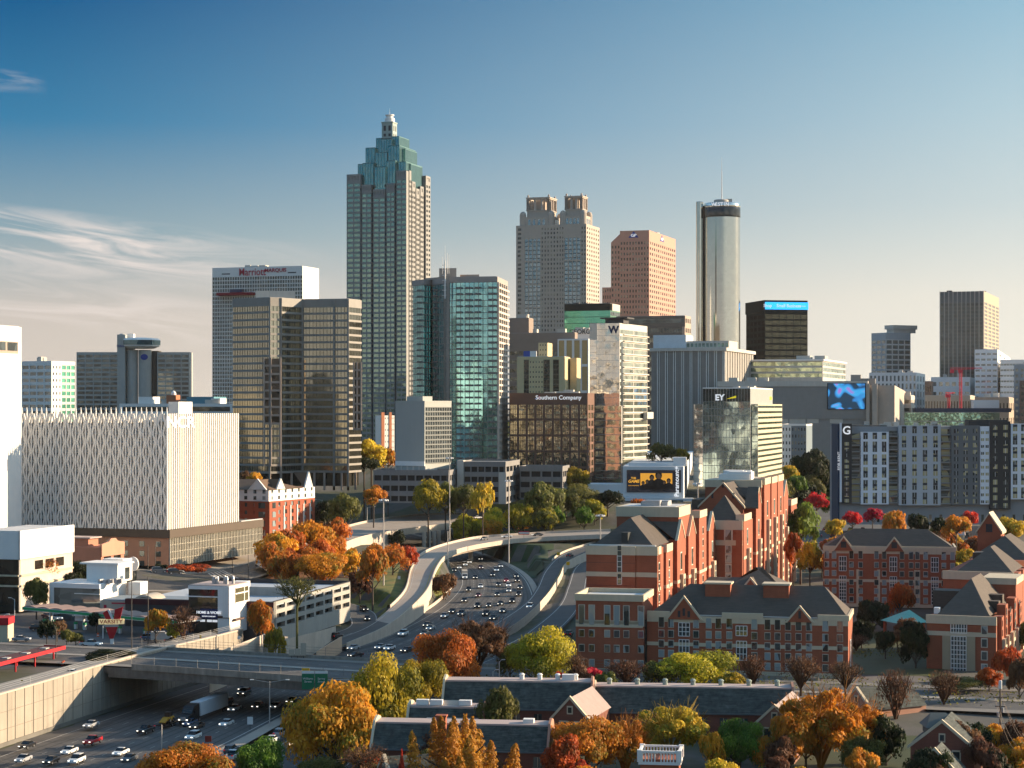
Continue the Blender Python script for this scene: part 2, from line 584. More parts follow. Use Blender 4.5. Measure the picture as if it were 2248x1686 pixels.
nb = b.part('notch_serration', M_('dark_notch_glass', (.03, .035, .04), rough=.3))  # dark boxes for the balcony-like serrations in the notches
for a, c in ((791, 794), (815, 819), (845, 848), (866, 870)):
 x0, x1 = b.x(a) - .5, b.x(c) + .5
 for k in range(54):
  nb.box(x0, x1, .35, 2, 3.62 * k + 1.2, 3.62 * k + 3.0)
cr = b.part('glass_crown', gl_crown)
fin = b.part('crown_mullion', M_('teal_metal', (.10, .20, .20), rough=.4, metal=.5))
def crown(x0, x1, y0, y1, z0, z1):
 cr.box(x0, x1, y0, y1, z0, z1)
 n = max(2, int((x1 - x0) / 1.9))
 for i in range(n + 1):
  x = x0 + (x1 - x0) * i / n
  fin.box(x - .12, x + .12, y0 - .15, y0, z0, z1)
 n = max(2, int((y1 - y0) / 1.9))
 for i in range(n + 1):
  y = y0 + (y1 - y0) * i / n
  fin.box(x1, x1 + .15, y - .12, y + .12, z0, z1)
 fin.box(x0 - .1, x1 + .1, y0 - .1, y1 + .1, z1, z1 + .5)
W, D = b.w, b.D
X = lambda p, y=0: b.x(p, y)
zt = lambda y, dd=8: b.z(y, dd)
c0 = b.z(413)
crown(X(786, 6), X(796, 6), 6, D - 6, c0 - 8, zt(358))
crown(X(796, 4), X(820, 4), 4, D - 8, c0 - 8, zt(357))
crown(X(822, 2), X(846, 2), 2.2, D - 4, c0 - 16, zt(367))
crown(X(848, 4), X(868, 4), 4, D - 8, c0 - 16, zt(354))
crown(X(868, 7), X(892, 8), 7, D - 9, c0 - 10, zt(356))
crown(X(892, 14), X(902, 14), 14, D - 14, c0 - 10, zt(361, 14))
crown(X(803, 9), X(823, 9), 9, D - 10, c0, zt(323, 12))
crown(X(824, 7), X(850, 7), 7, D - 8, c0, zt(334, 10))
crown(X(852, 8), X(877, 8), 8, D - 9, c0, zt(321, 12))
crown(X(877, 14), X(890, 14), 14, D - 12, c0, zt(327, 14))
crown(X(826, 12), X(838, 12), 12, D - 13, c0, zt(303, 16))
crown(X(838, 11), X(860, 11), 11, D - 13, c0, zt(306, 16))
crown(X(860, 14), X(876, 14), 14, D - 15, c0, zt(300, 16))
lan = b.part('lantern', M_('lantern_green', (.30, .38, .35), rough=.5))
x0, x1, y0, y1 = X(838, 14), X(862, 14), 14, 14 + X(862, 14) - X(838, 14)
z0, z1 = zt(302, 16), zt(268, 16)
lan.box(x0, x1, y0, y1, z0, z1)
v = Vol(x0, x1, y0, y1, z0, z1)
lp = b.part('lantern_opening', dark)
for k, (za, zb) in enumerate(((.12, .30), (.48, .82))):
 for u in (.28, .72):
  v.fbox(lp, 'F', (x1 - x0) * u - .9, (x1 - x0) * u + .9, z0 + (z1 - z0) * za, z0 + (z1 - z0) * zb, -.1, .06)
  v.fbox(lp, 'R', (x1 - x0) * u - .9, (x1 - x0) * u + .9, z0 + (z1 - z0) * za, z0 + (z1 - z0) * zb, -.1, .06)
lan.box(x0 - .4, x1 + .4, y0 - .4, y1 + .4, z1, z1 + .8)
cx, cy = (x0 + x1) / 2 + .3, (y0 + y1) / 2
dr = b.part('beacon_drum', whitec)
dr.lathe(cx, cy, [(3.6, z1 + .8), (3.6, z1 + 3.6), (2.6, z1 + 3.8), (2.4, z1 + 5.3), (3.3, z1 + 5.6), (3.2, z1 + 6.3), (.4, z1 + 6.8)], 20)
dr.tube((cx, cy, z1 + 6.6), (cx, cy, z1 + 11), .12, .05)
b.done()
b = Bld('twin_crowned_skyscraper', 'beige stone tower with two open columned crowns and blue window bays', 'skyscraper', 1133, 1287, 1316, 495, 1780, 25)
gl_blue = glass('blue_bay_glass', (.26, .34, .38), metal=.75, var=.2)
v = b.V()
mb = b.core(v, taupe, .5)
H = b.h
fl = int(H / 3.9)
segs = [(1133, 1148, 1, 0), (1148, 1151, 0, 0), (1151, 1187, 4, 1), (1187, 1200, 2, 0), (1200, 1227, 4, 0), (1227, 1238, 2, 0), (1238, 1275, 4, 1), (1275, 1287, 2, 0)]
for a, c, n, bl in segs:
 u0, u1 = b.x(a) + b.w, b.x(c) + b.w
 if a == 1133:
  u0 = 0
 if n == 0:
  v.fbox(mb, 'F', u0, u1, 0, H, -.5, 0)
 elif bl:
  b.grid(v, 'F', n, 9, taupe, gl_blue, u0=u0, u1=u1, z0=0, z1=H - 10, wf=.74, hf=.93, inset=.5, name='bay_window')
  v.fbox(mb, 'F', u0, u1, H - 10, H, -.5, 0)
  for k in range(fl):
   v.fbox(b.part('bay_spandrel', M_('dark_blue_spandrel', (.07, .09, .10), rough=.4)), 'F', u0 + .4, u1 - .4, k * (H - 10) / fl, k * (H - 10) / fl + .7, -.42, -.36)
 else:
  b.grid(v, 'F', n, fl, taupe, gl_win, u0=u0, u1=u1, wf=.5, hf=.55, inset=.5)
b.grid(v, 'R', 6, fl, taupe, gl_win, wf=.42, hf=.5, inset=.5)
vv = b.part('wall', taupe)
b.part('recess', M_('shaded_taupe_stone', (.27, .235, .20)))
for (xa, xb, xc, xd) in ((1142, 1214, 1160, 1200), (1230, 1306, 1247, 1287)):
 y0 = 2
 x0, x1 = b.x(xa, y0), b.x(min(xb, 1284), y0)
 y1 = 2 + (x1 - x0)
 top = b.part('upper_stage', taupe)
 z1, z2, z3 = H + 9.5, H + 15, H + 15.8
 c = Vol(x0, x1, y0, y1, H, z1)
 top.box(x0, x1, y0, y1, H, z1)
 for q in (.28, .42, .58, .72):
  for sd_ in 'FR':
   op = b.part('arched_opening', gl_blue)
   sp = c.span(sd_)
   c.fbox(op, sd_, sp * q - 1.1, sp * q + 1.1, H + 2, H + 7, -.1, .04)
 for px_, py_ in ((x0 + 2, y0 + 2), (x1 - 2, y0 + 2), (x1 - 2, y1 - 2), (x0 + 2, y1 - 2)):
  top.lathe(px_, py_, [(3, H), (3, z1 + 2), (2.6, z1 + 3.4), (1.6, z1 + 4.6), (.2, z1 + 5.2)], 12)
 e = (x1 - x0) * .16
 top.box(x0 + e, x1 - e, y0 + e, y1 - e, z1, z2)
 top.box(x0 + e - .6, x1 - e + .6, y0 + e - .6, y1 - e + .6, z2, z3)
 x0, x1, y0, y1 = x0 + e + .8, x1 - e - .8, y0 + e + .8, y1 - e - .8
 cn_ = b.part('crown_column', M_('rosy_stone', (.46, .385, .32), var=.06))
 zc = b.z(430)
 n = 3
 for i in range(n + 1):
  for (qx, qy) in ((x0 + (x1 - x0) * i / n, y0), (x0 + (x1 - x0) * i / n, y1), (x0, y0 + (y1 - y0) * i / n), (x1, y0 + (y1 - y0) * i / n)):
   r_ = 1.7 if i in (0, n) else 1.15
   cn_.lathe(qx, qy, [(r_ + .3, z3), (r_, z3 + 1), (r_, zc - 1.5), (r_ + .4, zc - 1)], 8)
 for (qx, qy) in ((x0, y0), (x1, y0), (x0, y1), (x1, y1)):
  cn_.lathe(qx, qy, [(1.3, zc - .2), (1.3, zc + 1.0), (.8, zc + 1.8), (1.0, zc + 2.6), (.2, zc + 3.6)], 8)
 ring = b.part('crown_cornice', M_('rosy_stone', (.44, .33, .27)))
 for q in (0, 1):
  a_ = -1.2 + q * -.5
  ring.box(x0 + a_, x1 - a_, y0 + a_, y0 - a_ * .2 + 1.2, zc - 1 + q, zc + q)
  ring.box(x0 + a_, x1 - a_, y1 - 1.2 + a_ * .2, y1 - a_, zc - 1 + q, zc + q)
  ring.box(x0 + a_, x0 - a_, y0 + 1.5, y1 - 1.5, zc - 1 + q, zc + q)
  ring.box(x1 + a_, x1 - a_, y0 + 1.5, y1 - 1.5, zc - 1 + q, zc + q)
 ring.box((x0 * .76 + x1 * .24), (x0 * .24 + x1 * .76), (y0 * .76 + y1 * .24), (y0 * .24 + y1 * .76), z3, zc - 1)
b.part('parapet', taupe)
b.parapet(v, taupe, 1.6, .6)
roof(b, v, roofg)
b.done()
b = Bld('pink_granite_skyscraper', 'pink granite tower with square windows and blue triangle logo on top', 'skyscraper', 1341, 1425, 1483, 507, 1930, 26)
H = b.h
xs = b.x(1361)
v = Vol(xs, 0, 0, b.D, 0, H)
b.core(v, pinkst, .4)
fz = b.z(527)
b.grid(v, 'R', 13, 38, pinkst, gl_win, z0=0, z1=fz, wf=.55, hf=.52, inset=.4)
b.grid(v, 'F', 10, 38, pinkst, gl_win, z0=0, z1=fz, wf=.55, hf=.52, inset=.4)
mb = b.part('wall', pinkst)
v.fbox(mb, 'F', 0, v.x1 - v.x0, fz, H, -.4, 0)
v.fbox(mb, 'R', .4, b.D, fz, H, -.4, 0)
z2 = b.z(530)
v2 = Vol(-b.w, xs, .5, b.D - 4, 0, z2)
mb.box(v2.x0, v2.x1, .9, b.D - 4, 0, z2)
b.grid(v2, 'F', 3, 37, pinkst, gl_win, z1=z2 - 2, wf=.55, hf=.52, inset=.4)
mb.slab([(v2.x0, .5, z2), (xs, .5, H - 2), (xs, b.D - 4, H - 2), (v2.x0, b.D - 4, z2)], z2 - (z2 - 2))
mb.add([(v2.x0, .52, z2 - 2), (xs, .52, z2 - 2), (xs, .52, H - 2), (v2.x0, .52, z2)], [(0, 1, 2, 3)])
v3 = Vol(b.x(1322, 1), -b.w, 1, b.D - 8, 0, b.z(629))
mb.box(v3.x0, v3.x1, 1.4, v3.y1, 0, v3.z1)
b.grid(v3, 'F', 4, 24, pinkst, gl_win, wf=.55, hf=.52, inset=.4)
for sd_, u in (('F', b.x(1391) - xs), ('R', b.y(1453))):
 lg = b.part('logo', blue_s)
 zb_ = b.z(522, 6)
 if sd_ == 'F':
  lg.loft([[(v.x0 + u - 5.2, -.3, zb_), (v.x0 + u + 5.2, -.3, zb_), (v.x0 + u, -.3, zb_ + 6.2)], [(v.x0 + u - 5.2, .05, zb_), (v.x0 + u + 5.2, .05, zb_), (v.x0 + u, .05, zb_ + 6.2)]][::-1])
 else:
  lg.loft([[(.3, u - 8, zb_), (.3, u + 8, zb_), (.3, u, zb_ + 6.2)], [(-.05, u - 8, zb_), (-.05, u + 8, zb_), (-.05, u, zb_ + 6.2)]][::-1])
 on_face(b, 'GP', v, sd_, u, zb_ + 2.1, 3.8, white_s, bold=.06, sx=1.2 if sd_ == 'F' else 1.9)
b.parapet(v, pinkst, .8, .5)
roof(b, v, roofg)
b.mech(v, concl, 4, 3)
b.done()
d = 1690
zb = 24
o = empty('mirrored_cylinder_tower', 'silver mirrored cylindrical tower with dark top band and tall mast', 'skyscraper', (PX(1590, d), d + 15, zb))
rad = 15.2
mb = MB()
Z = lambda y: PZ(y, d) - zb
ztop, zband0, zband1 = Z(443), Z(475), Z(453)
prof = []
nf = 68
for k in range(nf):
 z = zband0 * k / nf
 hh = zband0 / nf
 prof += [(rad, z), (rad, z + hh * .86), (rad - .10, z + hh * .87), (rad - .10, z + hh * .99)]
prof.append((rad, zband0))
mb.lathe(0, 0, prof, 72)
gl_cyl = glass('cylinder_mirror_glass', (.62, .61, .55), metal=1.0, var=.03, rough=.12, wob=.003)
mb.build('mirror_shaft', gl_cyl, o)
mb = MB()
mb.lathe(0, 0, [(rad + .1, zband0 + .05), (rad + .25, zband0 + 1), (rad + .25, zband1 - 1), (rad + .1, zband1)], 72)
mb.build('dark_top_band', glass('dark_band_glass', (.05, .06, .065), metal=.5, var=.2), o, smooth=True)
mb = MB()
mb.lathe(0, 0, [(rad + .15, zband1), (rad + .3, zband1 + .4), (rad + .3, ztop), (rad - 1, ztop + .1)], 72)
mb.build('top_rim', gl_sil, o, smooth=True)
mb = MB()
mb.lathe(-1, -1, [(6.5, ztop), (6.5, ztop + 2.6), (5.6, ztop + 3.2)], 20)
mb.box(3, 8, -3, 3, ztop, ztop + 3.8)
mb.build('roof_plant', concl, o)
mb = MB()
mz = Z(340)
mb.tube((-.6, 0, ztop + 2), (-.6, 0, ztop + 14), .45, .35)
mb.tube((-.6, 0, ztop + 14), (-.6, 0, mz - 12), .3, .22)
mb.tube((-.6, 0, mz - 12), (-.6, 0, mz), .14, .06)
mb.build('mast', M_('white_mast', (.7, .66, .62)), o)
mb = MB()
sx_ = PX(1540.5, d) - PX(1590, d)
mb.lathe(sx_, 3, [(3.2, 0), (3.2, Z(439)), (2.9, Z(438))], 24)
mb.build('lift_shaft', gl_cyl, o, smooth=False)
mb = MB()
mb.box(sx_ + 1, -rad + 4, 2.5, 6.5, 0, Z(447))
mb.build('shaft_link', M_('dark_link', (.035, .025, .025), rough=.3), o)
for i, ch in enumerate('WESTIN'):
 a = R(-90 - 34 + i * 8.6)
 text(ch, 'lettering', o, ((rad + .45) * math.cos(a), (rad + .45) * math.sin(a), zband1 + 1.8), 4.2, white_s, rot=(R(90), 0, a + R(90)), bold=.03, depth=.1)
b = Bld('white_grid_hotel_slab', 'broad hotel slab with white window grid and red lettering on its crown', 'skyscraper', 466, 664, 700, 584, 1650, 25)
v = b.V()
b.core(v, white, .5)
fz = b.z(604)
b.grid(v, 'F', 36, 44, white, gl_dark, z0=0, z1=fz, wf=.82, hf=.80, inset=.5)
mb = b.part('wall', white)
v.fbox(mb, 'F', 0, b.w, fz, b.h, -.5, 0)
v.fbox(mb, 'R', .5, b.D, 0, b.h, -.5, 0)
for p in (487, 632):
 v.fbox(b.part('vent', dark), 'F', b.x(p) + b.w, b.x(p + 18) + b.w, b.z(599), b.z(596.5), 0, .05)
on_face(b, 'Marriott', v, 'F', b.x(554) + b.w, b.z(595), 8.8, red_s, bold=.03, sx=.82)
on_face(b, 'MARQUIS', v, 'F', b.x(605) + b.w, b.z(592), 4.2, red_s, bold=.06, sx=1.1)
b.mech(Vol(b.x(515), b.x(590), 4, 14, 0, b.h), concl, 6, 5, (1, 2.5))
bar = b.part('red_canopy', M_('dark_red_metal', (.25, .01, .02)))
v.fbox(bar, 'F', b.x(482) + b.w, b.x(560) + b.w, b.z(646), b.z(640), .1, 6)
b.part('blue_lounge', M_('navy_glass', (.01, .03, .10), rough=.2))
v.fbox(b.mb['blue_lounge'][0], 'F', b.x(510) + b.w, b.x(536) + b.w, b.z(639.9), b.z(633), .1, 5)
roof(b, v, roofl)
b.done()
d, zb = 950, 22
P = lambda px, dd: (PX(px, d + dd), dd)
o = empty('faceted_dark_glass_tower', 'dark bronze glass office tower with horizontal bands and notched corner balconies', 'skyscraper', (0, d, zb))
plan = [P(510, 14), P(592, 0), P(617, 4), P(664, 17), P(733, 14), P(764, 12), P(794, 26), P(790, 60), P(515, 60)]
tops = PZ(655, d + 8) - zb
nf = 23
inner = [(x, y) for x, y in plan]
def inset_poly(pl, q):
 out = []
 n = len(pl)
 for i in range(n):
  a, p, c = Vector(pl[i - 1]), Vector(pl[i]), Vector(pl[(i + 1) % n])
  e1, e2 = (p - a).normalized(), (c - p).normalized()
  n1, n2 = Vector((-e1.y, e1.x)), Vector((-e2.y, e2.x))
  bis = (n1 + n2)
  out.append(tuple(p + bis * (q / max(.3, bis.dot(n1)))))
 return out
z0 = PZ(1040, d) - zb
fh = (tops - 4 - z0) / nf
band = MB()
ip = inset_poly(plan, .3)
gl_tower = glass('tower_mirror_glass', (.36, .355, .29), metal=.92, var=.12, wob=.012, cell=(.25, .25, .02))
for k in range(nf):
 mb = MB()
 mb.prism(ip, z0 + fh * k + fh * .30, z0 + fh * (k + 1), False)
 mb.build('window_band', gl_tower, o)
 band.prism(plan, z0 + fh * k, z0 + fh * k + fh * .30)
band.prism(plan, tops - 4, tops)
for (px, dd) in ((617, 4), (733, 14), (764, 12), (592, 0), (664, 17)):
 x, y = P(px, dd)
 band.box(x - .45, x + .45, y - .4, y + .6, 0, tops - .02)
band.build('spandrel', M_('bronze_spandrel', (.25, .235, .21), rough=.6), o)
mb = MB()
for i in range(6):
 a, c = Vector(plan[i]), Vector(plan[i + 1])
 n = max(2, int((c - a).length / 1.6))
 for j in range(1, n):
  p = a.lerp(c, j / n)
  mb.box(p.x - .05, p.x + .05, p.y + .1, p.y + .3, z0, tops - 4)
mb.build('mullion', M_('bronze_mullion', (.08, .075, .06), rough=.5), o)
fr = M_('tan_concrete', (.40, .31, .25), streak=.1)
for (xa, xb, da, db, ya, yb, n) in ((578, 617, -1.2, 3, 787, 932, 8), (775, 794, 11, 24, 795, 945, 8)):
 x0, x1 = PX(xa, d + da), PX(xb, d + da)
 zt_, zl = PZ(ya, d) - zb, PZ(yb, d) - zb
 for k in range(n):
  mb = MB()
  h_ = (zt_ - zl) / n
  z = zl + h_ * k
  mb.box(x0, x1, da, da + 2, z, z + .35)
  mb.box(x0, x1, da, da + .15, z + .35, z + 1.0)
  mb.build('balcony', fr, o)
 mb = MB()
 for x in (x0, x1 - .7, (x0 * .62 + x1 * .38)):
  mb.box(x, x + .7, da - .3, da + .6, zl - (20 if xa == 578 else 0), zt_ + .4)
 mb.build('balcony_post', fr, o)
 mb = MB()
 mb.box(x0 + .7, x1 - .7, da + 1.2, da + 2.2, zl, zt_)
 mb.build('balcony_recess', gl_blk, o)
mb = MB()
mb.prism(inset_poly(plan, 1.5), 0, z0)
mb.build('lobby_glass', gl_blk, o)
mb = MB()
for px in (592, 617, 640, 664, 690, 712, 733, 750, 764, 780):
 t_ = [(p, q) for p, q in ((592, 0), (617, 4), (664, 17), (733, 14), (764, 12), (794, 26))]
 for (pa, qa), (pb, qb) in zip(t_, t_[1:]):
  if pa <= px <= pb:
   q = qa + (qb - qa) * (px - pa) / (pb - pa)
   x, y = P(px, q)
   mb.box(x - .5, x + .5, y + .1, y + 1.1, -2, z0)
mb.build('column', fr, o)
mb = MB()
mb.prism([P(561, 20), P(648, 24), P(648, 45), P(561, 45)], tops, PZ(638, d + 20) - zb)
mb.build('penthouse', concl, o)
mb = MB()
mb.prism(inset_poly(plan, .5), tops + .004, tops + .2)
mb.build('roof', roofg, o)
d, zb = 1050, 20
o = empty('teal_condominium_tower', 'teal glass condominium tower with stacked balconies and white rooftop mast', 'skyscraper', (0, d, zb))
P = lambda px, dd: (PX(px, d + dd), dd)
front = [(905, 34), (931, 22), (947, 28), (976, 10), (982, 6), (1001, 3), (1060, 0), (1092, -2)]
plan = [P(*q) for q in front] + [P(1115, 40), P(1105, 62), P(915, 62)]
tops = PZ(622, d + 8) - zb
nf = 33
fh = tops / nf
ip = inset_poly(plan, .4)
gl_pick = [gl_teal, gl_teal, glass('deep_green_glass', (.07, .16, .14), metal=.6, var=.4), gl_teal, gl_teal, gl_teal, gl_teal]
for k in range(nf):
 mb = MB()
 mb.prism(ip, k * fh + .35, (k + 1) * fh, False)
 mb.build('window_band', gl_teal, o)
band = MB()
for k in range(nf + 1):
 band.prism(inset_poly(plan, .2), k * fh, k * fh + .3)
band.prism(plan, tops + .3, tops + 3.0)
band.build('floor_slab', M_('slab_concrete', (.34, .30, .27)), o)
mb = MB()
for i in range(len(front) - 1):
 a, c = Vector(plan[i]), Vector(plan[i + 1])
 n = max(1, int((c - a).length / 2.2))
 for j in range(n + 1):
  p = a.lerp(c, j / n)
  mb.box(p.x - .09, p.x + .09, p.y + .05, p.y + .5, 0, tops)
mb.build('mullion', M_('light_mullion', (.42, .40, .38), rough=.4), o)
mb = MB()
for px, dd in ((976, 10), (982, 6)):
 x, y = P(px, dd)
 mb.box(x - .5, x + 1.2, y - .6, y + 2, 0, tops + 3)
mb.build('shear_wall', conc, o)
rail = M_('balcony_grey', (.16, .15, .14), rough=.5)
ncol = [(1001, 1014, 3), (1021, 1036, 1.5), (1042, 1055, 1), (1072, 1090, -1.5), (915, 930, 27), (950, 962, 20)]
cnt = 0
for k in range(1, nf):
 for (pa, pb, dd) in ncol[:3]:
  mb = MB()
  x0, x1 = PX(pa, d + dd), PX(pb, d + dd)
  mb.box(x0, x1, dd - 1.6, dd + .5, k * fh - .15, k * fh + .1)
  mb.box(x0, x1, dd - 1.6, dd - 1.5, k * fh + .1, k * fh + .9)
  mb.build('balcony', rail, o)
mb = MB()
for k in range(1, nf):
 for (pa, pb, dd) in ncol[3:]:
  x0, x1 = PX(pa, d + dd), PX(pb, d + dd)
  mb.box(x0, x1, dd - 1.3, dd + .5, k * fh - .15, k * fh + .1)
  mb.box(x0, x1, dd - 1.3, dd - 1.2, k * fh + .1, k * fh + .9)
mb.build('balcony_field', rail, o, kind='stuff')
a, c = Vector(P(1092, -2)), Vector(P(1115, 40))
e = (c - a).normalized()
nn_ = Vector((e.y, -e.x))
mb = MB()
L_ = (c - a).length
for k in range(nf):
 for q in range(5):
  for (s0, s1, za, zb2) in ((0, .16, 0, 1), (.16, 1, 0, .32)):
   p0, p1 = a + e * (L_ * (q + s0) / 5), a + e * (L_ * (q + s1) / 5)
   u = nn_ * .9
   mb.add([(p0.x, p0.y, (k + za) * fh), (p1.x, p1.y, (k + za) * fh), (p1.x, p1.y, (k + zb2) * fh), (p0.x, p0.y, (k + zb2) * fh),
     (p0.x + u.x, p0.y + u.y, (k + za) * fh), (p1.x + u.x, p1.y + u.y, (k + za) * fh), (p1.x + u.x, p1.y + u.y, (k + zb2) * fh), (p0.x + u.x, p0.y + u.y, (k + zb2) * fh)],
     [(4, 5, 6, 7), (0, 4, 7, 3), (1, 2, 6, 5), (3, 7, 6, 2), (0, 1, 5, 4)])
mb.build('west_frame', M_('cream_concrete', (.60, .50, .42), streak=.1), o)
mb = MB()
mb.prism([P(935, 30), P(968, 20), P(1062, 18), P(1062, 50), P(935, 50)], tops + 3, PZ(608, d + 20) - zb)
mb.prism([P(964, 20), P(1002, 18), P(1002, 40), P(964, 40)], PZ(608, d + 20) - zb, PZ(589, d + 20) - zb)
mb.prism([P(1010, 24), P(1052, 22), P(1052, 40), P(1010, 40)], PZ(608, d + 20) - zb, PZ(602, d + 20) - zb)
mb.build('penthouse', M_('tan_penthouse', (.40, .32, .26), streak=.12), o)
mb = MB()
x, y = P(977, 3)
zt_ = PZ(538, d) - zb
mb.tube((x, y, PZ(655, d) - zb), (x, y, zt_ - 8), .35, .3, 8)
mb.tube((x, y, zt_ - 8), (x, y, zt_), .12, .05)
for dx_, hh_ in ((-1.4, 9), (1.2, 11), (2.0, 10)):
 mb.tube((x + dx_, y + 1, PZ(600, d) - zb), (x + dx_, y + 1, PZ(575, d) - zb + hh_ - 6), .12, .08)
for k in range(7):
 mb.box(x - 1.5, x + .6, y + .2, y + .5, PZ(648 - k * 11, d) - zb, PZ(648 - k * 11, d) - zb + .25)
mb.build('mast', white, o)
mb = MB()
mb.prism(inset_poly(plan, 1), tops + 3.01, tops + 3.2)
mb.build('roof', roofg, o)
d, zb = 1750, 26
o = empty('round_podded_hotel', 'pale concrete hotel with two window slabs, rounded core towers and glazed rooftop pod', 'hotel building', (0, d, zb))
Z = lambda y: PZ(y, d) - zb
pc = M_('greygreen_concrete', (.40, .40, .37), streak=.1)
for (xa, xb, n) in ((168, 260, 10), (345, 416, 8)):
 x0, x1 = PX(xa, d), PX(xb, d)
 mb = MB()
 mb.box(x0, x1, .4, 18, 0, Z(773))
 wn = 0
 v = Vol(x0, x1, 0, 18, 0, Z(773))
 rows = 20
 hh = (Z(779)) / rows
 for k in range(rows + 1):
  v.fbox(mb, 'F', 0, x1 - x0, k * hh, k * hh + hh * .38, -.4, 0)
 v.fbox(mb, 'F', 0, x1 - x0, Z(779) + hh * .38, Z(773), -.4, 0)
 for i in range(n // 2 + 1):
  u = (x1 - x0 - .8) * i / (n // 2)
  v.fbox(mb, 'F', u, u + .8, 0, Z(779), -.38, .12)
 mb.build('guest_slab', pc, o)
 for k in range(rows):
  q = MB()
  v.fbox(q, 'F', .3, x1 - x0 - .3, k * hh + hh * .38, (k + 1) * hh, -.39, -.3)
  q.build('window_band', gl_dark, o)
mb = MB()
x0, x1 = PX(260, d), PX(277, d)
mb.box(x0, x1, -6, 8, 0, Z(735))
mb.lathe((x0 + x1) / 2, 1, [(3.3, Z(735)), (2.2, Z(732.5))], 16)
mb.build('sign_tower', pc, o)
text('Hilton', 'lettering', o, ((x0 + x1) / 2, -6.3, Z(760)), 3.0, blue_s)
mb = MB()
for a, c in ((277, 302), (303, 332)):
 r_ = (PX(c, d) - PX(a, d)) / 2
 mb.lathe((PX(a, d) + PX(c, d)) / 2, 2, [(r_, 0), (r_, Z(768))], 28)
mb.build('core_tower', pc, o, smooth=False)
mb = MB()
mb.lathe(PX(320, d), -8.6, [(3, Z(790)), (3, Z(781)), (2.6, Z(780.5))], 20)
mb = MB()
r_ = 3.0
mb.loft([[(PX(318.5, d) + 3.2 * math.cos(a), y_, Z(784) + 2.6 * math.sin(a)) for a in [i * math.pi / 10 for i in range(20)]] for y_ in (-4.4, -3.9)][::-1])
mb.build('round_logo', blue_s, o)
mb = MB()
mb.lathe(PX(337, d), 8, [(5.5, 0), (5.5, Z(770))], 24)
mb.build('dark_stair', M_('dark_bronze', (.05, .04, .03), rough=.4), o)
mb = MB()
cxp, rp = PX(307, d), (PX(351, d) - PX(262, d)) / 2
mb.lathe(cxp, 4, [(rp * .7, Z(765)), (rp * .95, Z(760)), (rp * .95, Z(757.5))], 8)
mb.lathe(cxp, 4, [(rp, Z(747)), (rp * .9, Z(743)), (rp * .3, Z(741))], 8)
mb.build('pod_shell', whitec, o)
mb = MB()
mb.lathe(cxp, 4, [(rp * .98, Z(757.4)), (rp * .98, Z(747.1))], 8, False)
mb.build('pod_glazing', glass('pod_glass', (.08, .16, .18), metal=.5, var=.2), o)
mb = MB()
mb.box(PX(277, d), PX(290, d), 6, 14, Z(768), Z(732))
mb.build('stair_head', whitec, o)
b = Bld('striped_apartment_tower', 'white apartment tower with window bands and green glazed right end, far left', 'apartment building', 48, 113, 165, 793, 1500, 24, t=24)
v = b.V()
b.core(v, whitec, .4)
b.grid(v, 'F', 4, 14, whitec, gl_clear, z1=b.h - 2, wf=.84, hf=.52, inset=.4)
mb = b.part('wall', whitec)
v.fbox(mb, 'F', 0, b.w, b.h - 2, b.h, -.4, 0)
yb = b.D * .42
b.grid(v, 'R', 3, 14, whitec, gl_clear, u0=.4, u1=yb, z1=b.h - 2, wf=.42, hf=.42, inset=.4)
b.grid(v, 'R', 3, 14, M_('pale_green_panel', (.48, .55, .50)), gl_emer, u0=yb, u1=b.D, z1=b.h - 2, wf=.8, hf=.6, inset=.4, wall='green_bay')
v.fbox(mb, 'R', .4, b.D, b.h - 2, b.h, -.4, 0)
b.mech(Vol(b.x(63), b.x(108), 3, 14, 0, b.h), concl, 3, 8, (3, 4.5))
roof(b, v, roofl)
b.done()
b = Bld('emerald_glass_block', 'emerald green glass office block with a black top band', 'office building', 1239, 1340, 1361, 666, 1600, 25)
v = b.V()
b.core(v, M_('green_metal', (.05, .16, .11), rough=.5), .3)
zz = b.z(681)
b.grid(v, 'F', 22, 22, M_('green_metal', (.05, .16, .11)), gl_emer, z1=zz, wf=.93, hf=.9, inset=.12)
b.grid(v, 'R', 8, 22, M_('green_metal', (.05, .16, .11)), gl_dark, z1=zz, wf=.93, hf=.6, inset=.12)
bb = b.part('black_band', M_('black_cladding', (.020, .025, .025), rough=.9, spec=0))
v.fbox(bb, 'F', 0, b.w, zz, b.h, -.3, .1)
v.fbox(bb, 'R', .3, b.D * .2, zz, b.h, -.3, .1)
v.fbox(b.part('top_louvre', concl), 'R', b.D * .2, b.D, zz, b.h, -.3, .1)
roof(b, v, roofg)
b.mech(v, dark, 4, 4, (1, 2))
b.done()
b = Bld('white_sign_block', 'white roof wall lettered in black in front of the emerald block', 'office building', 1256, 1330, 1338, 723, 1540, 25)
v = b.V()
b.core(v, whitec, 0)
on_face(b, 'GEORGIA OFFICE', v, 'F', b.x(1303) + b.w, b.z(728), 5.0, black_s, bold=.05)
b.mech(v, concl, 2, 2, (1, 2))
b.done()
b = Bld('white_frame_block', 'white framed block with tall ochre panels behind the silver glass tower', 'office building', 1224, 1292, 1300, 744, 1500, 25)
v = b.V()
b.core(v, whitec, .5)
b.grid(v, 'F', 4, 2, whitec, M_('ochre_panel', (.52, .36, .16)), z0=b.z(860), wf=.72, hf=.9, inset=.5, name='ochre_panel')
v.fbox(b.part('wall', whitec), 'F', 0, b.w, 0, b.z(860), -.5, 0)
roof(b, v, roofl)
b.done()
b = Bld('ochre_rendered_block', 'ochre rendered block with tiny square windows and three dark glass strips', 'office building', 1135, 1240, 1252, 783, 1400, 24, t=12)
v = b.V()
b.core(v, yel, .3)
mb = b.part('wall', yel)
H = b.h
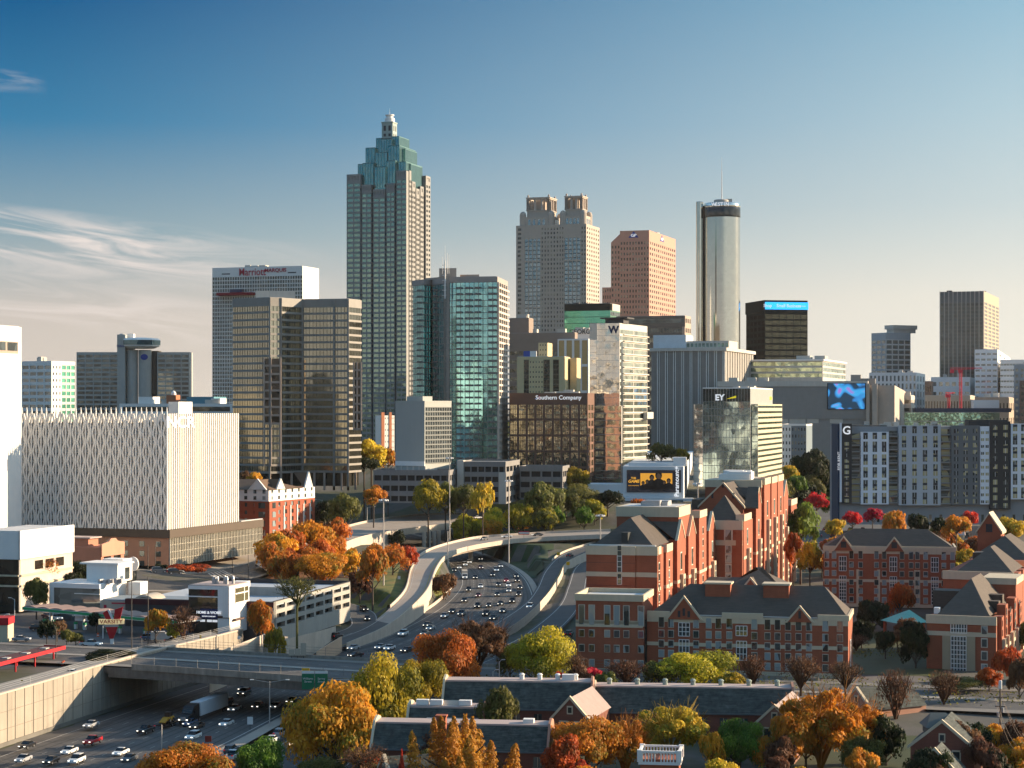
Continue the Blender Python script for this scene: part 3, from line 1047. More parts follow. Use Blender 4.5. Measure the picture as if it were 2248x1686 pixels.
cuts = [(1135, 1150, 'w'), (1150, 1161, 'g'), (1161, 1193, 'p'), (1193, 1207, 'g'), (1207, 1214, 'w'), (1214, 1227, 'g'), (1227, 1240, 'w')]
for a, c, k in cuts:
 u0, u1 = b.x(a) + b.w, b.x(c) + b.w
 if a == 1135:
  u0 = 0
 if c == 1240:
  u1 = b.w
 if k == 'w':
  v.fbox(mb, 'F', u0, u1, 0, H, -.3, 0)
 elif k == 'g':
  b.grid(v, 'F', 2, 20, M_('ochre_dark_frame', (.10, .09, .06)), gl_blk, u0=u0, u1=u1, z1=H - 2, wf=.9, hf=.7, name='strip_window', wall='strip_frame')
  v.fbox(mb, 'F', u0, u1, H - 2, H, -.3, 0)
 else:
  b.grid(v, 'F', 5, 20, yel, gl_win, u0=u0, u1=u1, z1=H - 2, wf=.4, hf=.35)
  v.fbox(mb, 'F', u0, u1, H - 2, H, -.3, 0)
v.fbox(mb, 'R', .3, b.D, 0, H, -.3, 0)
s2 = Vol(b.x(1252, 14), b.x(1266, 14), 14, 30, 0, H)
mb.box(s2.x0, s2.x1, 14, 30, 0, H - .5)
mb.box(b.x(1182, 8), b.x(1202, 8), 8, 26, H, b.z(752, 8))
s2 = Vol(b.x(1182, 8), b.x(1202, 8), 8, 26, H, b.z(752, 8))
b.grid(s2, 'F', 3, 3, yel, gl_win, u0=.4, u1=s2.x1 - s2.x0 - .4, wf=.3, hf=.3, inset=-.01)
bs = b.part('blue_sign', M_('bright_blue', (.02, .08, .38)))
bs.box(b.x(1149), b.x(1163), 1, 2, H + .1, b.z(770))
b.part('white_sign', white).box(b.x(1163), b.x(1177), 1, 2, H + .1, b.z(770))
roof(b, v, roofl)
b.done()
for (xl, xc, xr, yt, d_, lb) in ((1118, 1262, 1268, 730, 1510, 'long brown stone block with banded windows between the condominium tower and the emerald block'),
        (1118, 1161, 1171, 698, 1560, 'brown stone upper block with one sunlit end beside the condominium tower')):
 b = Bld('brown_stone_block', lb, 'office building', xl, xc, xr, yt, d_, 25)
 v = b.V()
 b.core(v, brownm, .3)
 b.grid(v, 'F', 14, 12, brownm, gl_dark, z1=b.h - 12, wf=.9, hf=.4)
 v.fbox(b.part('wall', brownm), 'F', 0, b.w, b.h - 12, b.h, -.3, 0)
 v.fbox(b.part('wall', brownm), 'R', .3, b.D, 0, b.h, -.3, 0)
 roof(b, v, roofg)
 b.mech(v, concl, 3, 3)
 b.done()
b = Bld('dark_banded_block', 'long dark brown banded office block behind the silver glass tower', 'office building', 1330, 1504, 1517, 693, 1600, 25)
v = b.V()
dkb = M_('dark_brown_band', (.13, .115, .10))
b.core(v, dkb, .3)
b.grid(v, 'F', 1, 14, dkb, gl_dark, wf=.97, hf=.45, name='window_band')
b.grid(v, 'R', 3, 14, M_('tan_concrete', (.40, .31, .25)), gl_dark, wf=.6, hf=.45, wall='end_wall')
for q in range(26):
 v.fbox(b.part('wall', dkb), 'F', b.w * q / 26, b.w * q / 26 + .6, 0, b.h - 8, 0, .15)
b.part('tan_end', M_('tan_concrete', (.40, .31, .25)))
v.fbox(b.mb['tan_end'][0], 'F', b.x(1498) + b.w, b.w, 0, b.z(717), .16, 1.2)
b.part('roof_light', white)
roof(b, v, roofg)
b.done()
b = Bld('silver_glass_hotel_tower', 'pale silver glass hotel tower with a W sign at the top corner', 'skyscraper', 1294, 1360, 1421, 709, 1080, 18, t=22)
v = b.V()
H = b.h
mb = b.core(v, M_('silver_frame', (.55, .52, .46), rough=.5), .25)
sf = M_('silver_frame', (.55, .52, .46))
zs = b.z(745)
ul = b.x(1310) + b.w
n = 26
v.fbox(mb, 'F', 0, b.w, 0, .5, -.25, 0)
b.grid(v, 'F', 1, n, sf, gl_wavy, u0=ul, u1=b.w, wf=.985, hf=.95, inset=.1, name='glass_band')
b.grid(v, 'F', 1, n - 3, sf, gl_wavy, u0=0, u1=ul, z1=zs, wf=.97, hf=.95, inset=.1, name='glass_band')
v.fbox(mb, 'F', 0, ul, zs, H, -.25, -.05)
mu = b.part('mullion', M_('pale_mullion', (.60, .56, .48), rough=.4))
for i in range(17):
 u = ul + (b.w - ul) * i / 16
 v.fbox(mu, 'F', u - .05, u + .05, 0, H, 0, .06)
b.grid(v, 'R', 2, 24, sf, glass('pale_green_glass', (.45, .48, .38), metal=.8, var=.35, wob=.05), z1=b.z(722, 10), wf=.96, hf=.62, inset=.2, name='side_window')
v.fbox(mb, 'R', .25, b.D, b.z(722, 10), H, -.25, 0)
rb = b.part('balcony_slab', M_('cream_slab', (.66, .60, .50)))
for k in range(24):
 z = k * b.z(722, 10) / 24
 v.fbox(rb, 'R', b.D * .12, b.D * 1.02, z, z + .5, .01, .9)
v.fbox(b.part('dark_slot', gl_dark), 'R', b.D * .05, b.D * .12, 0, H - 10, .01, .12)
w2 = Vol(b.x(1290) - .5, b.x(1366), -1.2, 2, 0, b.z(891))
b.part('lower_wing', sf).box(w2.x0, w2.x1, -1.1, 0, 0, w2.z1)
b.grid(w2, 'F', 1, 11, sf, gl_wavy, wf=.98, hf=.93, inset=.08, name='glass_band', wall='lower_wing')
b.part('lower_wing', sf).box(.95, 3.2, b.D * .8, b.D * 1.03, b.z(920), b.z(905))
on_face(b, 'W', v, 'F', b.x(1347) + b.w, b.z(724), 5.6, M_('navy_sign', (.03, .04, .10)), bold=.12, out=.3)
hp = b.part('helipad', dark)
hp.box(b.x(1312), b.x(1372), 4, 16, H + 2.6, H + 3.3)
hp.box(b.x(1322), b.x(1362), 5, 14, H, H + 2.6)
b.done()
b = Bld('brown_glass_corporate_block', 'brown stone block with gridded glass front and white company name on top', 'office building', 1118, 1290, 1310, 866, 1050, 20, t=10)
v = b.V()
bst = M_('red_brown_stone', (.16, .085, .06), var=.1)
gl_b = glass('amber_reflection_glass', (.34, .29, .20), metal=.75, var=.65, wob=.10, wscale=.6)
b.core(v, bst, .4)
zt_ = b.z(886)
nb = 9
for i in range(nb):
 u0, u1 = b.w * i / nb, b.w * (i + 1) / nb
 b.grid(v, 'F', 1, 5, bst, gl_b, u0=u0, u1=u1, z0=0, z1=zt_, wf=.76, hf=.86, inset=.4)
 for k in range(5):
  for q in (.25, .5, .75):
   u = u0 + (u1 - u0) * (.12 + .76 * q)
   v.fbox(b.part('mullion', bst), 'F', u - .1, u + .1, zt_ / 5 * k + zt_ * .014, zt_ / 5 * (k + 1) - zt_ * .014, -.33, -.22)
  for q in (.33, .66):
   zz_ = zt_ / 5 * k + zt_ / 5 * q
   v.fbox(b.part('mullion', bst), 'F', u0 + .12 * (u1 - u0), u1 - .12 * (u1 - u0), zz_ - .12, zz_ + .12, -.34, -.20)
v.fbox(b.part('wall', bst), 'F', 0, b.w, zt_, b.h, -.4, 0)
b.grid(v, 'R', 3, 10, bst, gl_b, z1=zt_, wf=.7, hf=.7)
v.fbox(b.part('wall', bst), 'R', .4, b.D, zt_, b.h, -.4, 0)
on_face(b, 'Southern Company', v, 'F', b.x(1226) + b.w, b.z(873), 3.1, white_s, bold=.03)
lg = b.part('logo', red_s)
xx, zz_ = b.x(1182), b.z(876)
lg.add([(xx - 1, -.3, zz_), (xx + 1.5, -.3, zz_), (xx + .8, -.3, zz_ + 2.2)], [(0, 1, 2)])
b.part('logo_blue', M_('mid_blue', (.02, .12, .45))).add([(xx - 2.2, -.31, zz_), (xx - 1, -.31, zz_), (xx + .2, -.31, zz_ + 1.4)], [(0, 1, 2)])
b.parapet(v, bst, .8, .5)
roof(b, v, roofl)
b.mech(v, concl, 5, 6, (1.5, 3))
b.done()
b = Bld('grey_ribbed_block', 'grey concrete block with tall dark vertical slots, right of the silver tower', 'office building', 1430, 1592, 1655, 770, 1350, 22)
v = b.V()
b.core(v, conc, .8)
H = b.h
n = 9
for i in range(n):
 u0, u1 = b.w * i / n, b.w * (i + 1) / n
 mbw = b.part('wall', conc)
 v.fbox(mbw, 'F', u0, u0 + (u1 - u0) * .70, 0, H, -.8, 0)
 for q in range(1, 4):
  u = u0 + (u1 - u0) * .70 * q / 4
  v.fbox(b.part('wall_rib', M_('grey_rib', (.24, .225, .205), streak=.1)), 'F', u - .25, u + .25, 0, H - 1, 0, .25)
 v.fbox(b.part('slot_glass', gl_dark), 'F', u0 + (u1 - u0) * .70, u1, 0, H, -.78, -.5)
 for uu in (u0 + (u1 - u0) * .72, u1 - .5):
  v.fbox(b.part('slot_fin', whitec), 'F', uu, uu + .35, 0, H, -.45, .1)
n = 12
for i in range(n):
 u0, u1 = .8 + (b.D - .8) * i / n, .8 + (b.D - .8) * (i + 1) / n
 v.fbox(b.part('wall', conc), 'R', u0, u0 + (u1 - u0) * .72, 0, H, -.8, 0)
 v.fbox(b.part('slot_glass', gl_dark), 'R', u0 + (u1 - u0) * .72, u1, 0, H, -.78, -.4)
tl = b.part('top_ledge', concl)
tl.box(-b.w - 1, 1.2, -1.2, b.D + 1, H + .004, H + 2.2)
u2 = Vol(b.x(1474), b.x(1600, 10), 10, 40, H + 2.2, b.z(748, 10))
tl.box(u2.x0, u2.x1, 10, 40, H + 2.2, u2.z1)
b.grid(u2, 'F', 14, 1, concl, gl_clear, z0=H + 2.5, z1=u2.z1 - 1, wf=.7, hf=.7, inset=-.3, name='attic_window', wall='top_ledge')
b.part('plant_house', M_('pale_blue_panel', (.60, .64, .66))).box(b.x(1428), b.x(1500), 8, 30, H + 2.2, b.z(734, 8))
b.mech(Vol(-b.w, 0, 5, 40, 0, H + 2.2), concl, 6, 9, (1, 4))
b.done()
b = Bld('black_glass_block', 'black glass office block with a bright blue advertising band at its top', 'office building', 1638, 1679, 1773, 660, 1750, 25, t=78)
v = b.V()
blkc = M_('black_cladding', (.03, .035, .035))
b.core(v, blkc, .2)
zt_ = b.z(688)
b.grid(v, 'R', 6, 22, blkc, glass('olive_dark_glass', (.075, .072, .045), metal=.55, var=.35), z1=zt_, wf=.92, hf=.72, inset=.2)
b.grid(v, 'F', 5, 22, blkc, mat('matt_black_pane', (.014, .015, .014), rough=.9, spec=0), z1=zt_, wf=.9, hf=.6, inset=.2)
v.fbox(b.part('wall', blkc), 'R', .2, b.D, zt_, b.h, -.2, 0)
v.fbox(b.part('wall', blkc), 'F', 0, b.w, zt_, b.h, -.2, 0)
tp = b.part('top_band', blkc)
tp.box(-b.w - .6, -.3, -.6, b.D, b.z(685), b.h + .5)
scr = M_('lit_blue_screen', (.02, .30, .75), emis=1.0)
v.fbox(b.part('advertising_screen', scr), 'R', .2, b.D + .5, b.z(679), b.z(663), -.1, .5)
on_face(b, 'Shop    Small Business', v, 'R', b.D * .40, b.z(671), 3.9, white_s, out=.6, bold=.04)
v.fbox(b.part('advert_line', white_s), 'R', b.D * .74, b.D * .95, b.z(671.8), b.z(670.8), .5, .62)
roof(b, v, roofg)
b.done()
b = Bld('glazed_convention_block', 'low convention block with two green glazed bands and white eaves', 'office building', 1640, 1806, 1856, 792, 1420, 22)
v = b.V()
b.core(v, concl, .4)
for sd_ in 'FR':
 b.grid(v, sd_, 1, 3, concl, glass('greenish_band_glass', (.42, .50, .36), metal=.8, var=.35, wob=.04), z0=b.z(830), z1=b.h, wf=.985, hf=.66, name='window_band', u0=.4 if sd_ == 'R' else 0)
 v.fbox(b.part('wall', concl), sd_, .4 if sd_ == 'R' else 0, v.span(sd_), 0, b.z(830), -.4, 0)
b.part('roof_slab', white).box(-b.w - 1, 1, -1, b.D + 1, b.h + .01, b.h + 1.2)
b.part('plant_house', pc).box(b.x(1745), b.x(1775), 6, 18, b.h + 1.2, b.z(780))
b.part('plant_house', pc).box(b.x(1783), b.x(1806), 10, 24, b.h + 1.2, b.z(780))
b.mech(v, dark, 3, 3, (1.5, 2.5))
b.done()
b = Bld('long_grey_block', 'long windowless grey block carrying a large blue advertising screen', 'exhibition building', 1578, 1902, 1965, 848, 1300, 16, t=12)
v = b.V()
gb = M_('smooth_grey_concrete', (.25, .24, .225), var=.08, streak=.06)
b.core(v, gb, .5)
mb = b.part('wall', gb)
z1, z2 = b.z(929), b.z(920)
v.fbox(mb, 'F', 0, b.w, z2, b.h, -.5, 0)
v.fbox(mb, 'F', 0, b.w, 0, z1, -.5, -.1)
v.fbox(mb, 'R', .5, b.D, z2, b.h, -.5, 0)
v.fbox(mb, 'R', .5, b.D, 0, z1, -.5, -.1)
wl = b.part('strip_window', M_('pale_strip', (.50, .46, .40)))
for p0, p1 in ((1705, 1730), (1733, 1768), (1772, 1797), (1822, 1850)):
 v.fbox(wl, 'F', b.x(p0) + b.w, b.x(p1) + b.w, z1, z2, -.48, -.3)
pr = b.part('pale_ledge', concl)
v.fbox(pr, 'F', -1, b.w + 1, b.h, b.h + 3.5, -30, .5)
for p in (1598, 1638, 1665):
 pr.box(b.x(p), b.x(p) + 6, 4, 10, b.h + 3.6, b.h + 6)
v.fbox(b.part('screen_frame', M_('black_cladding', (.03, .035, .035))), 'F', b.x(1816) + b.w, b.x(1901) + b.w, b.z(899), b.z(841), 0, .6)
sc_ = bpy.data.materials.new('blue_advert_screen')
sc_.use_nodes = True
t = sc_.node_tree
p_ = t.nodes['Principled BSDF']
g_ = node(t, 'ShaderNodeTexCoord')
n_ = node(t, 'ShaderNodeTexNoise')
n_.inputs['Scale'].default_value = .11
n_.inputs['Detail'].default_value = .5
n_.inputs['Distortion'].default_value = 1.2
t.links.new(g_.outputs['Object'], n_.inputs['Vector'])
c_ = ramp(t, n_.outputs[0], [(0, (.004, .015, .03)), (.44, (.006, .03, .06)), (.5, (.02, .16, .42)), (.6, (.03, .30, .55)), (.72, (.30, .12, .45)), (1, (.5, .2, .4))])
t.links.new(c_, p_.inputs['Base Color'])
t.links.new(c_, p_.inputs['Emission Color'])
p_.inputs['Emission Strength'].default_value = .55
v.fbox(b.part('advertising_screen', sc_), 'F', b.x(1818) + b.w, b.x(1899) + b.w, b.z(898), b.z(842), .6, .7)
bt = b.part('buttress', M_('tan_buttress', (.44, .37, .31), streak=.08))
for p0, p1 in ((1902, 1909), (1915, 1926)):
 bt.box(b.x(p0), b.x(p1), -3.5, .4, 0, b.z(842))
b.part('end_wall', M_('tan_buttress', (.44, .37, .31))).box(.5, b.x(1964, 4), 3, b.D, 0, b.z(846))
b.part('stair_head', gb).box(b.x(1866), b.x(1888), 12, 24, b.h, b.z(822))
b.part('stair_head', gb).box(b.x(1888), b.x(1920), 14, 24, b.h, b.z(830))
b.mech(v, concl, 6, 14, (1, 3))
b.done()
b = Bld('mirrored_glass_office', 'mirrored glass office block with a stepped roof and yellow winged sign', 'office building', 1543, 1647, 1696, 853, 1000, 20, t=16)
v = b.V()
H = b.h
gf = M_('grey_green_frame', (.30, .32, .30), rough=.5)
b.core(v, gf, .25)
gl_ey = glass('mirrored_office_glass', (.36, .45, .43), metal=.85, var=.3, wob=.02, wscale=.12, cell=(.3, .3, .26))
n = 12
zl = H - 6.5
b.grid(v, 'F', 1, n, gf, gl_ey, z1=zl, wf=.985, hf=.93, inset=.1, name='glass_band')
v.fbox(b.part('sign_band', glass('sign_band_glass', (.05, .065, .06), metal=.5, var=.3)), 'F', 0, b.w, zl, H, -.25, .02)
for i in range(17):
 u = b.w * i / 16
 v.fbox(b.part('mullion', M_('light_mullion', (.42, .40, .38))), 'F', u - .06, u + .06, 0, H, .02, .10)
b.grid(v, 'R', 1, n, gf, gl_ey, z1=b.z(887, 10), wf=.97, hf=.7, inset=.15, name='glass_band')
v.fbox(b.part('wall', gf), 'R', .25, b.D, b.z(887, 10), H, -.25, 0)
on_face(b, 'EY', v, 'F', b.x(1580) + b.w, b.z(873), 4.2, white_s, bold=.14, out=.3)
wing = b.part('logo_wing', M_('yellow_sign', (.75, .60, .02), emis=.3))
x0, x1 = b.x(1594), b.x(1616)
wing.loft([[(x0, -.35, b.z(876)), (x1, -.35, b.z(873.5)), (x1, -.35, b.z(868.5))], [(x0, -.05, b.z(876)), (x1, -.05, b.z(873.5)), (x1, -.05, b.z(868.5))]][::-1])
v.fbox(b.mb['logo_wing'][0], 'R', b.D * .86, b.D * .95, b.z(877), b.z(869), .02, .2)
pw = Vol(b.x(1521), -b.w, 2, b.D - 6, 0, b.z(887))
b.part('east_wing', gf).box(pw.x0, pw.x1, 2.25, pw.y1, 0, pw.z1)
b.grid(pw, 'F', 1, n - 1, gf, gl_wavy, wf=.97, hf=.95, inset=.1, name='glass_band', wall='east_wing')
ww = Vol(0, b.x(1664, 3), 3, b.D + 6, 0, b.z(887))
b.part('west_wing', gf).box(.02, ww.x1 - .25, 3.25, ww.y1, 0, ww.z1)
b.grid(ww, 'F', 1, 11, gf, gl_ey, u0=.02, wf=.95, hf=.9, inset=.1, name='glass_band', wall='west_wing')
cw = M_('cream_spandrel', (.55, .47, .33))
ww.y1 = b.y(1717, ww.x1)
b.part('west_wing', gf).box(.02, ww.x1 - .3, b.D + 6, ww.y1, 0, ww.z1)
b.grid(ww, 'R', 1, 15, cw, glass('green_ribbon_glass', (.14, .20, .12), metal=.7, var=.3), wf=.99, hf=.42, inset=.2, name='window_ribbon', wall='west_spandrel')
b.parapet(v, white, .6, .4)
b.mech(v, concl, 5, 3, (1, 2))
roof(b, v, roofl)
b.done()
b = Bld('billboard_block', 'low white block carrying a large dark entertainment billboard', 'commercial building', 1367, 1500, 1522, 1024, 960, 15, t=6)
v = b.V()
wb = M_('bluewhite_cladding', (.62, .64, .64), var=.05)
b.core(v, wb, 0)
f_ = b.part('billboard_panel', M_('advert_black', (.012, .012, .016), emis=.4))
u = lambda p: b.x(p) + b.w
v.fbox(f_, 'F', u(1376), u(1495), b.z(1081), b.z(1032), .05, .5)
v.fbox(b.part('billboard_picture', M_('advert_orange', (.78, .34, .035), emis=.35)), 'F', u(1406), u(1476), b.z(1074), b.z(1039), .5, .6)
sil = b.part('poster_figures', M_('poster_dark', (.03, .022, .02)))
skin = b.part('poster_faces', M_('poster_skin', (.34, .17, .09)))
for px_, hd, wd, bt_ in ((1412, 1061, 3.2, 1074), (1421, 1058, 3.4, 1074), (1431, 1049, 4.6, 1074), (1446, 1045, 6.6, 1078), (1458, 1060, 3.6, 1074), (1468, 1056, 4.0, 1074)):
 x = b.x(px_)
 zc = b.z(hd)
 k = wd * .22
 sil.add([(x - k * 2.6, -.62, b.z(bt_)), (x + k * 2.6, -.62, b.z(bt_)), (x + k * 2.2, -.62, zc - k * 1.9), (x + k * .6, -.62, zc - k * .9), (x - k * .6, -.62, zc - k * .9), (x - k * 2.2, -.62, zc - k * 1.9)], [(0, 1, 2, 3, 4, 5)])
 sil.add([(x + k * 1.15 * math.cos(a), -.625, zc + .2 * k + k * 1.35 * math.sin(a)) for a in [i * math.pi / 6 for i in range(12)]], [tuple(range(12))])
 skin.add([(x + k * .7 * math.cos(a), -.64, zc - .1 * k + k * .95 * math.sin(a)) for a in [i * math.pi / 6 for i in range(12)]], [tuple(range(12))])
og = M_('advert_gold', (.75, .36, .04), emis=.4)
on_face(b, 'THE', v, 'F', u(1391), b.z(1050), 1.3, og, out=.65, bold=.04)
on_face(b, 'GAME', v, 'F', u(1391), b.z(1057), 2.0, og, out=.65, bold=.06, shear=.25)
on_face(b, 'NOW STREAMING', v, 'F', u(1391), b.z(1066.5), .62, og, out=.65)
ow = M_('advert_white', (.85, .85, .85), emis=.4)
t_ = on_face(b, 'Paramount+', v, 'F', u(1486), b.z(1057), 3.0, ow, out=.65, bold=.03)
t_.rotation_euler = (R(90), R(-90), 0)
t_.scale = (.98, 1, 1)
v.fbox(b.part('roof_box', M_('bluewhite_cladding', (.62, .64, .64))), 'F', u(1379), u(1477), b.h, b.z(1016), -12, -6)
b.part('roof_box', wb).box(b.x(1477), b.x(1506), 8, 16, b.h, b.z(1005))
b.part('low_annex', wb).box(b.x(1290), -b.w - .02, .5, 20, 0, b.z(1064))
b.part('low_annex', wb).box(b.x(1330), b.x(1522), -4, -.02, 0, b.z(1093))
b.part('annex_window', gl_clear).box(b.x(1455), b.x(1500), -4.06, -4, b.z(1104), b.z(1097))
b.done()
b = Bld('grey_slab_hotel', 'hotel with grey windowless end wall and dark gridded side, on a white plinth', 'hotel building', 868, 932, 991, 884, 930, 20, t=32)
v = b.V()
ggm = M_('grey_green_panel', (.37, .38, .35), var=.04, streak=.05)
b.core(v, ggm, .4)
mb = b.part('wall', ggm)
z0 = b.z(1013)
v.fbox(mb, 'F', 0, b.w, z0, b.h, -.4, 0)
v.fbox(b.part('white_plinth', white), 'F', 0, b.w, z0 - 2.2, z0, -.4, .1)
dkf = M_('dark_frame', (.20, .21, .20))
b.grid(v, 'R', 11, 12, dkf, gl_clear, u0=.42, z0=z0 - 1, z1=b.h - 2, wf=.84, hf=.72, inset=.4, wall='window_frame')
v.fbox(mb, 'R', .42, b.D, b.h - 2, b.h, -.4, 0)
for i in range(6):
 b.part('column', concl).box(-b.w * i / 5 - .4, -b.w * i / 5 + .4, .2, 1, 0, z0 - 2.2)
b.parapet(v, M_('grey_green_panel', ggm.diffuse_color[:3]), .9, .3)
b.part('roof_house', ggm).box(b.x(893, 4), b.x(928, 4), 4, 12, b.h, b.z(870, 4))
roof(b, v, roofl)
b.done()
carpark = M_('car_park_concrete', (.22, .21, .20), streak=.15)
for (nm, lb, xl, xc, xr, yt, d_, zb_, t_, lv, nu) in (
  ('parking_garage', 'dark open parking deck below the grey slab hotel', 820, 985, 1004, 1037, 915, 16, 8, 3, 9),
  ('parking_garage', 'taller concrete parking garage with a planted roof, behind the yellow trees', 1003, 1110, 1141, 1018, 930, 15, 10, 4, 7),
  ('parking_garage', 'pale two level parking garage below the brown glass block', 1141, 1235, 1250, 1028, 950, 16, 10, 3, 4)):
 b = Bld(nm, lb, 'parking garage', xl, xc, xr, yt, d_, zb_, t=t_)
 v = b.V()
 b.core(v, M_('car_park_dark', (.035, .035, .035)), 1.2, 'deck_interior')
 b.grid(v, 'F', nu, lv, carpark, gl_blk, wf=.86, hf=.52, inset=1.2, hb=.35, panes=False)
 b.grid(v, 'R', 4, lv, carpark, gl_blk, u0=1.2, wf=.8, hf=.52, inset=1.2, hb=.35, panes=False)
 b.parapet(v, carpark, 1.0, .3)
 roof(b, v, roofg, .4)
 if xl == 1003:
  b.part('stair_tower', concl).box(b.x(1004), b.x(1018), -.8, 4, 0, b.h + 1.5)
  b.part('pale_wall', concl).box(b.x(1095), .3, -.3, -.02, 0, b.h - 4)
 b.done()
b = Bld('striped_slim_block', 'slim white and orange block with dotted windows behind the yellow trees', 'apartment building', 824, 836, 866, 912, 1250, 22, t=50)
v = b.V()
b.core(v, white, .3)
v.fbox(b.part('wall', white), 'F', 0, b.w, 0, b.h, -.3, 0)
og_ = M_('orange_brick', (.42, .15, .07))
for i, (q0, q1, m_) in enumerate(((0, .25, 'o'), (.25, .6, 'w'), (.6, .78, 'o'), (.78, 1, 'w'))):
 u0, u1 = max(.3, b.D * q0), b.D * q1
 if m_ == 'o':
  v.fbox(b.part('orange_pier', og_), 'R', u0, u1, 0, b.h + 2, -.3, .3)
 else:
  b.grid(v, 'R', 2, 9, white, gl_win, u0=u0, u1=u1, wf=.3, hf=.3)
b.done()
b = Bld('pale_glass_tower', 'pale blue-grey glazed office tower with a grey top band, far right', 'skyscraper', 1913, 1945, 1999, 730, 2600, 30, t=62)
v = b.V()
pg = M_('pale_blue_grey_panel', (.42, .45, .46))
b.core(v, pg, .4)
zt_ = b.z(745)
b.grid(v, 'F', 3, 18, pg, gl_clear, z1=zt_, wf=.8, hf=.6)
b.grid(v, 'R', 4, 18, white, gl_clear, z1=zt_, wf=.84, hf=.7, wall='white_frame')
v.fbox(b.part('wall', pg), 'F', 0, b.w, zt_, b.h, -.4, 0)
v.fbox(b.part('wall', pg), 'R', .4, b.D, zt_, b.h, -.4, 0)
b.part('roof_drum', concl).box(-16, -1, 14, 50, b.h, b.z(722))
b.part('roof_cap', concl).box(-18, 0, 12, 52, b.z(722), b.z(713))
b.done()
b = Bld('ribbed_dark_tower', 'tall dark tower with pale vertical ribs and a warm west side, far right', 'skyscraper', 2063, 2160, 2193, 639, 2500, 30, t=20)
v = b.V()
dkr = M_('dark_olive_cladding', (.10, .095, .085))
b.core(v, dkr, .4)
b.grid(v, 'F', 1, 34, dkr, gl_dark, z1=b.z(664), wf=.99, hf=.6, name='window_band')
v.fbox(b.part('top_band', M_('slate_louvre', (.11, .12, .125))), 'F', 0, b.w, b.z(664), b.h, -.4, 0)
rb_ = b.part('rib', M_('pale_rib', (.50, .45, .40)))
for i in range(11):
 u = (b.w - 1) * i / 10
 v.fbox(rb_, 'F', u, u + 1.0, 0, b.h + .5, 0, .9)
cr_ = M_('sandy_stone', (.42, .34, .25))
b.grid(v, 'R', 4, 34, cr_, glass('warm_dark_glass', (.16, .12, .07), metal=.4, var=.3), z1=b.z(661), wf=.74, hf=.6, wall='west_wall')
v.fbox(b.part('west_wall', cr_), 'R', .4, b.D, b.z(661), b.h, -.4, 0)
b.mech(v, dark, 8, 3, (2, 6))
b.done()
far = [('white_civic_block', 'white civic block with closely spaced vertical windows, far right below the pale glass tower', 1908, 2012, 2031, 818, 2250, 26, 12, 8, white, gl_clear, .45, .7),
  ('pale_office_block', 'pale stepped office block with a blank end wall in front of the ribbed dark tower', 2140, 2190, 2218, 767, 2150, 26, 4, 16, whitec, gl_clear, .75, .35),
  ('pale_office_block', 'lower pale office block at the right edge with ribbon windows', 2196, 2250, 2272, 790, 2100, 26, 8, 14, whitec, gl_clear, .9, .3),
  ('white_low_block', 'low white curved-roof block behind the red crane', 2044, 2130, 2142, 828, 2200, 26, 6, 6, whitec, gl_clear, .6, .4),
  ('brick_loft', 'narrow brick block with square windows between white blocks, far right', 2030, 2045, 2049, 837, 2150, 26, 3, 5, M_('old_brick', (.30, .17, .11)), gl_blk, .5, .5),
  ('stone_arcade_block', 'long low stone block with small arcade windows behind the museum', 2030, 2130, 2150, 868, 2000, 24, 16, 3, M_('sand_stone', (.42, .38, .30)), gl_blk, .4, .5),
  ('brown_arcade_block', 'brown low block under the pale office block, far right', 2140, 2215, 2226, 872, 1950, 24, 10, 3, M_('sand_brown', (.34, .27, .20)), gl_blk, .4, .5),
  ('striped_parking_block', 'striped cream parking block between the grey block and the museum', 1968, 2000, 2008, 868, 1700, 20, 1, 7, concl, gl_win, .97, .45),
  ('grey_edge_tower', 'grey glazed tower cut by the right edge of the picture', 2226, 2262, 2280, 800, 1500, 20, 3, 16, M_('blue_grey_panel', (.28, .31, .33)), gl_clear, .5, .5),
  ('brown_edge_tower', 'dark brown tower cut by the right edge of the picture', 2238, 2275, 2290, 835, 1350, 20, 3, 12, M_('edge_brown', (.20, .13, .10)), gl_dark, .5, .5)]
for nm, lb, xl, xc, xr, yt, d_, zb_, nu, nz_, m_, g_, wf, hf in far:
 b = Bld(nm, lb, 'office building', xl, xc, xr, yt, d_, zb_, t=16)
 v = b.V()
 b.core(v, m_, .4)
 b.grid(v, 'F', nu, nz_, m_, g_, z1=b.h - 2, wf=wf, hf=hf, inset=.4)
 v.fbox(b.part('wall', m_), 'F', 0, b.w, b.h - 2, b.h, -.4, 0)
 b.grid(v, 'R', 3, nz_, m_, g_, z1=b.h - 2, wf=.4, hf=hf, inset=.4)
 v.fbox(b.part('wall', m_), 'R', .4, b.D, b.h - 2, b.h, -.4, 0)
 roof(b, v, roofl)
 b.mech(v, concl, 3, len(lb), (2, 5))
 b.done(60)
b = Bld('green_glass_museum', 'long low pale green glass hall with a white upper storey', 'exhibition hall', 1985, 2195, 2226, 905, 1480, 18, t=8)
v = b.V()
b.core(v, concl, .3)
b.grid(v, 'F', 1, 2, concl, glass('pale_green_wavy_glass', (.38, .58, .42), metal=.75, var=.45, wob=.12, wscale=.6), z0=b.z(945), wf=.995, hf=.92, name='glass_band')
v.fbox(b.part('wall', concl), 'F', 0, b.w, 0, b.z(945), -.3, 0)
v.fbox(b.part('wall', concl), 'R', .3, b.D, 0, b.h, -.3, 0)
b.part('upper_storey', whitec).box(b.x(2140), b.x(2196), 8, 30, b.h, b.z(878))
b.part('roof_deck', M_('navy_roof', (.03, .05, .09))).box(b.x(2010), b.x(2222), 6, 40, b.h + .01, b.h + 3)
b.mech(v, dark, 12, 5, (1.5, 5))
b.done()
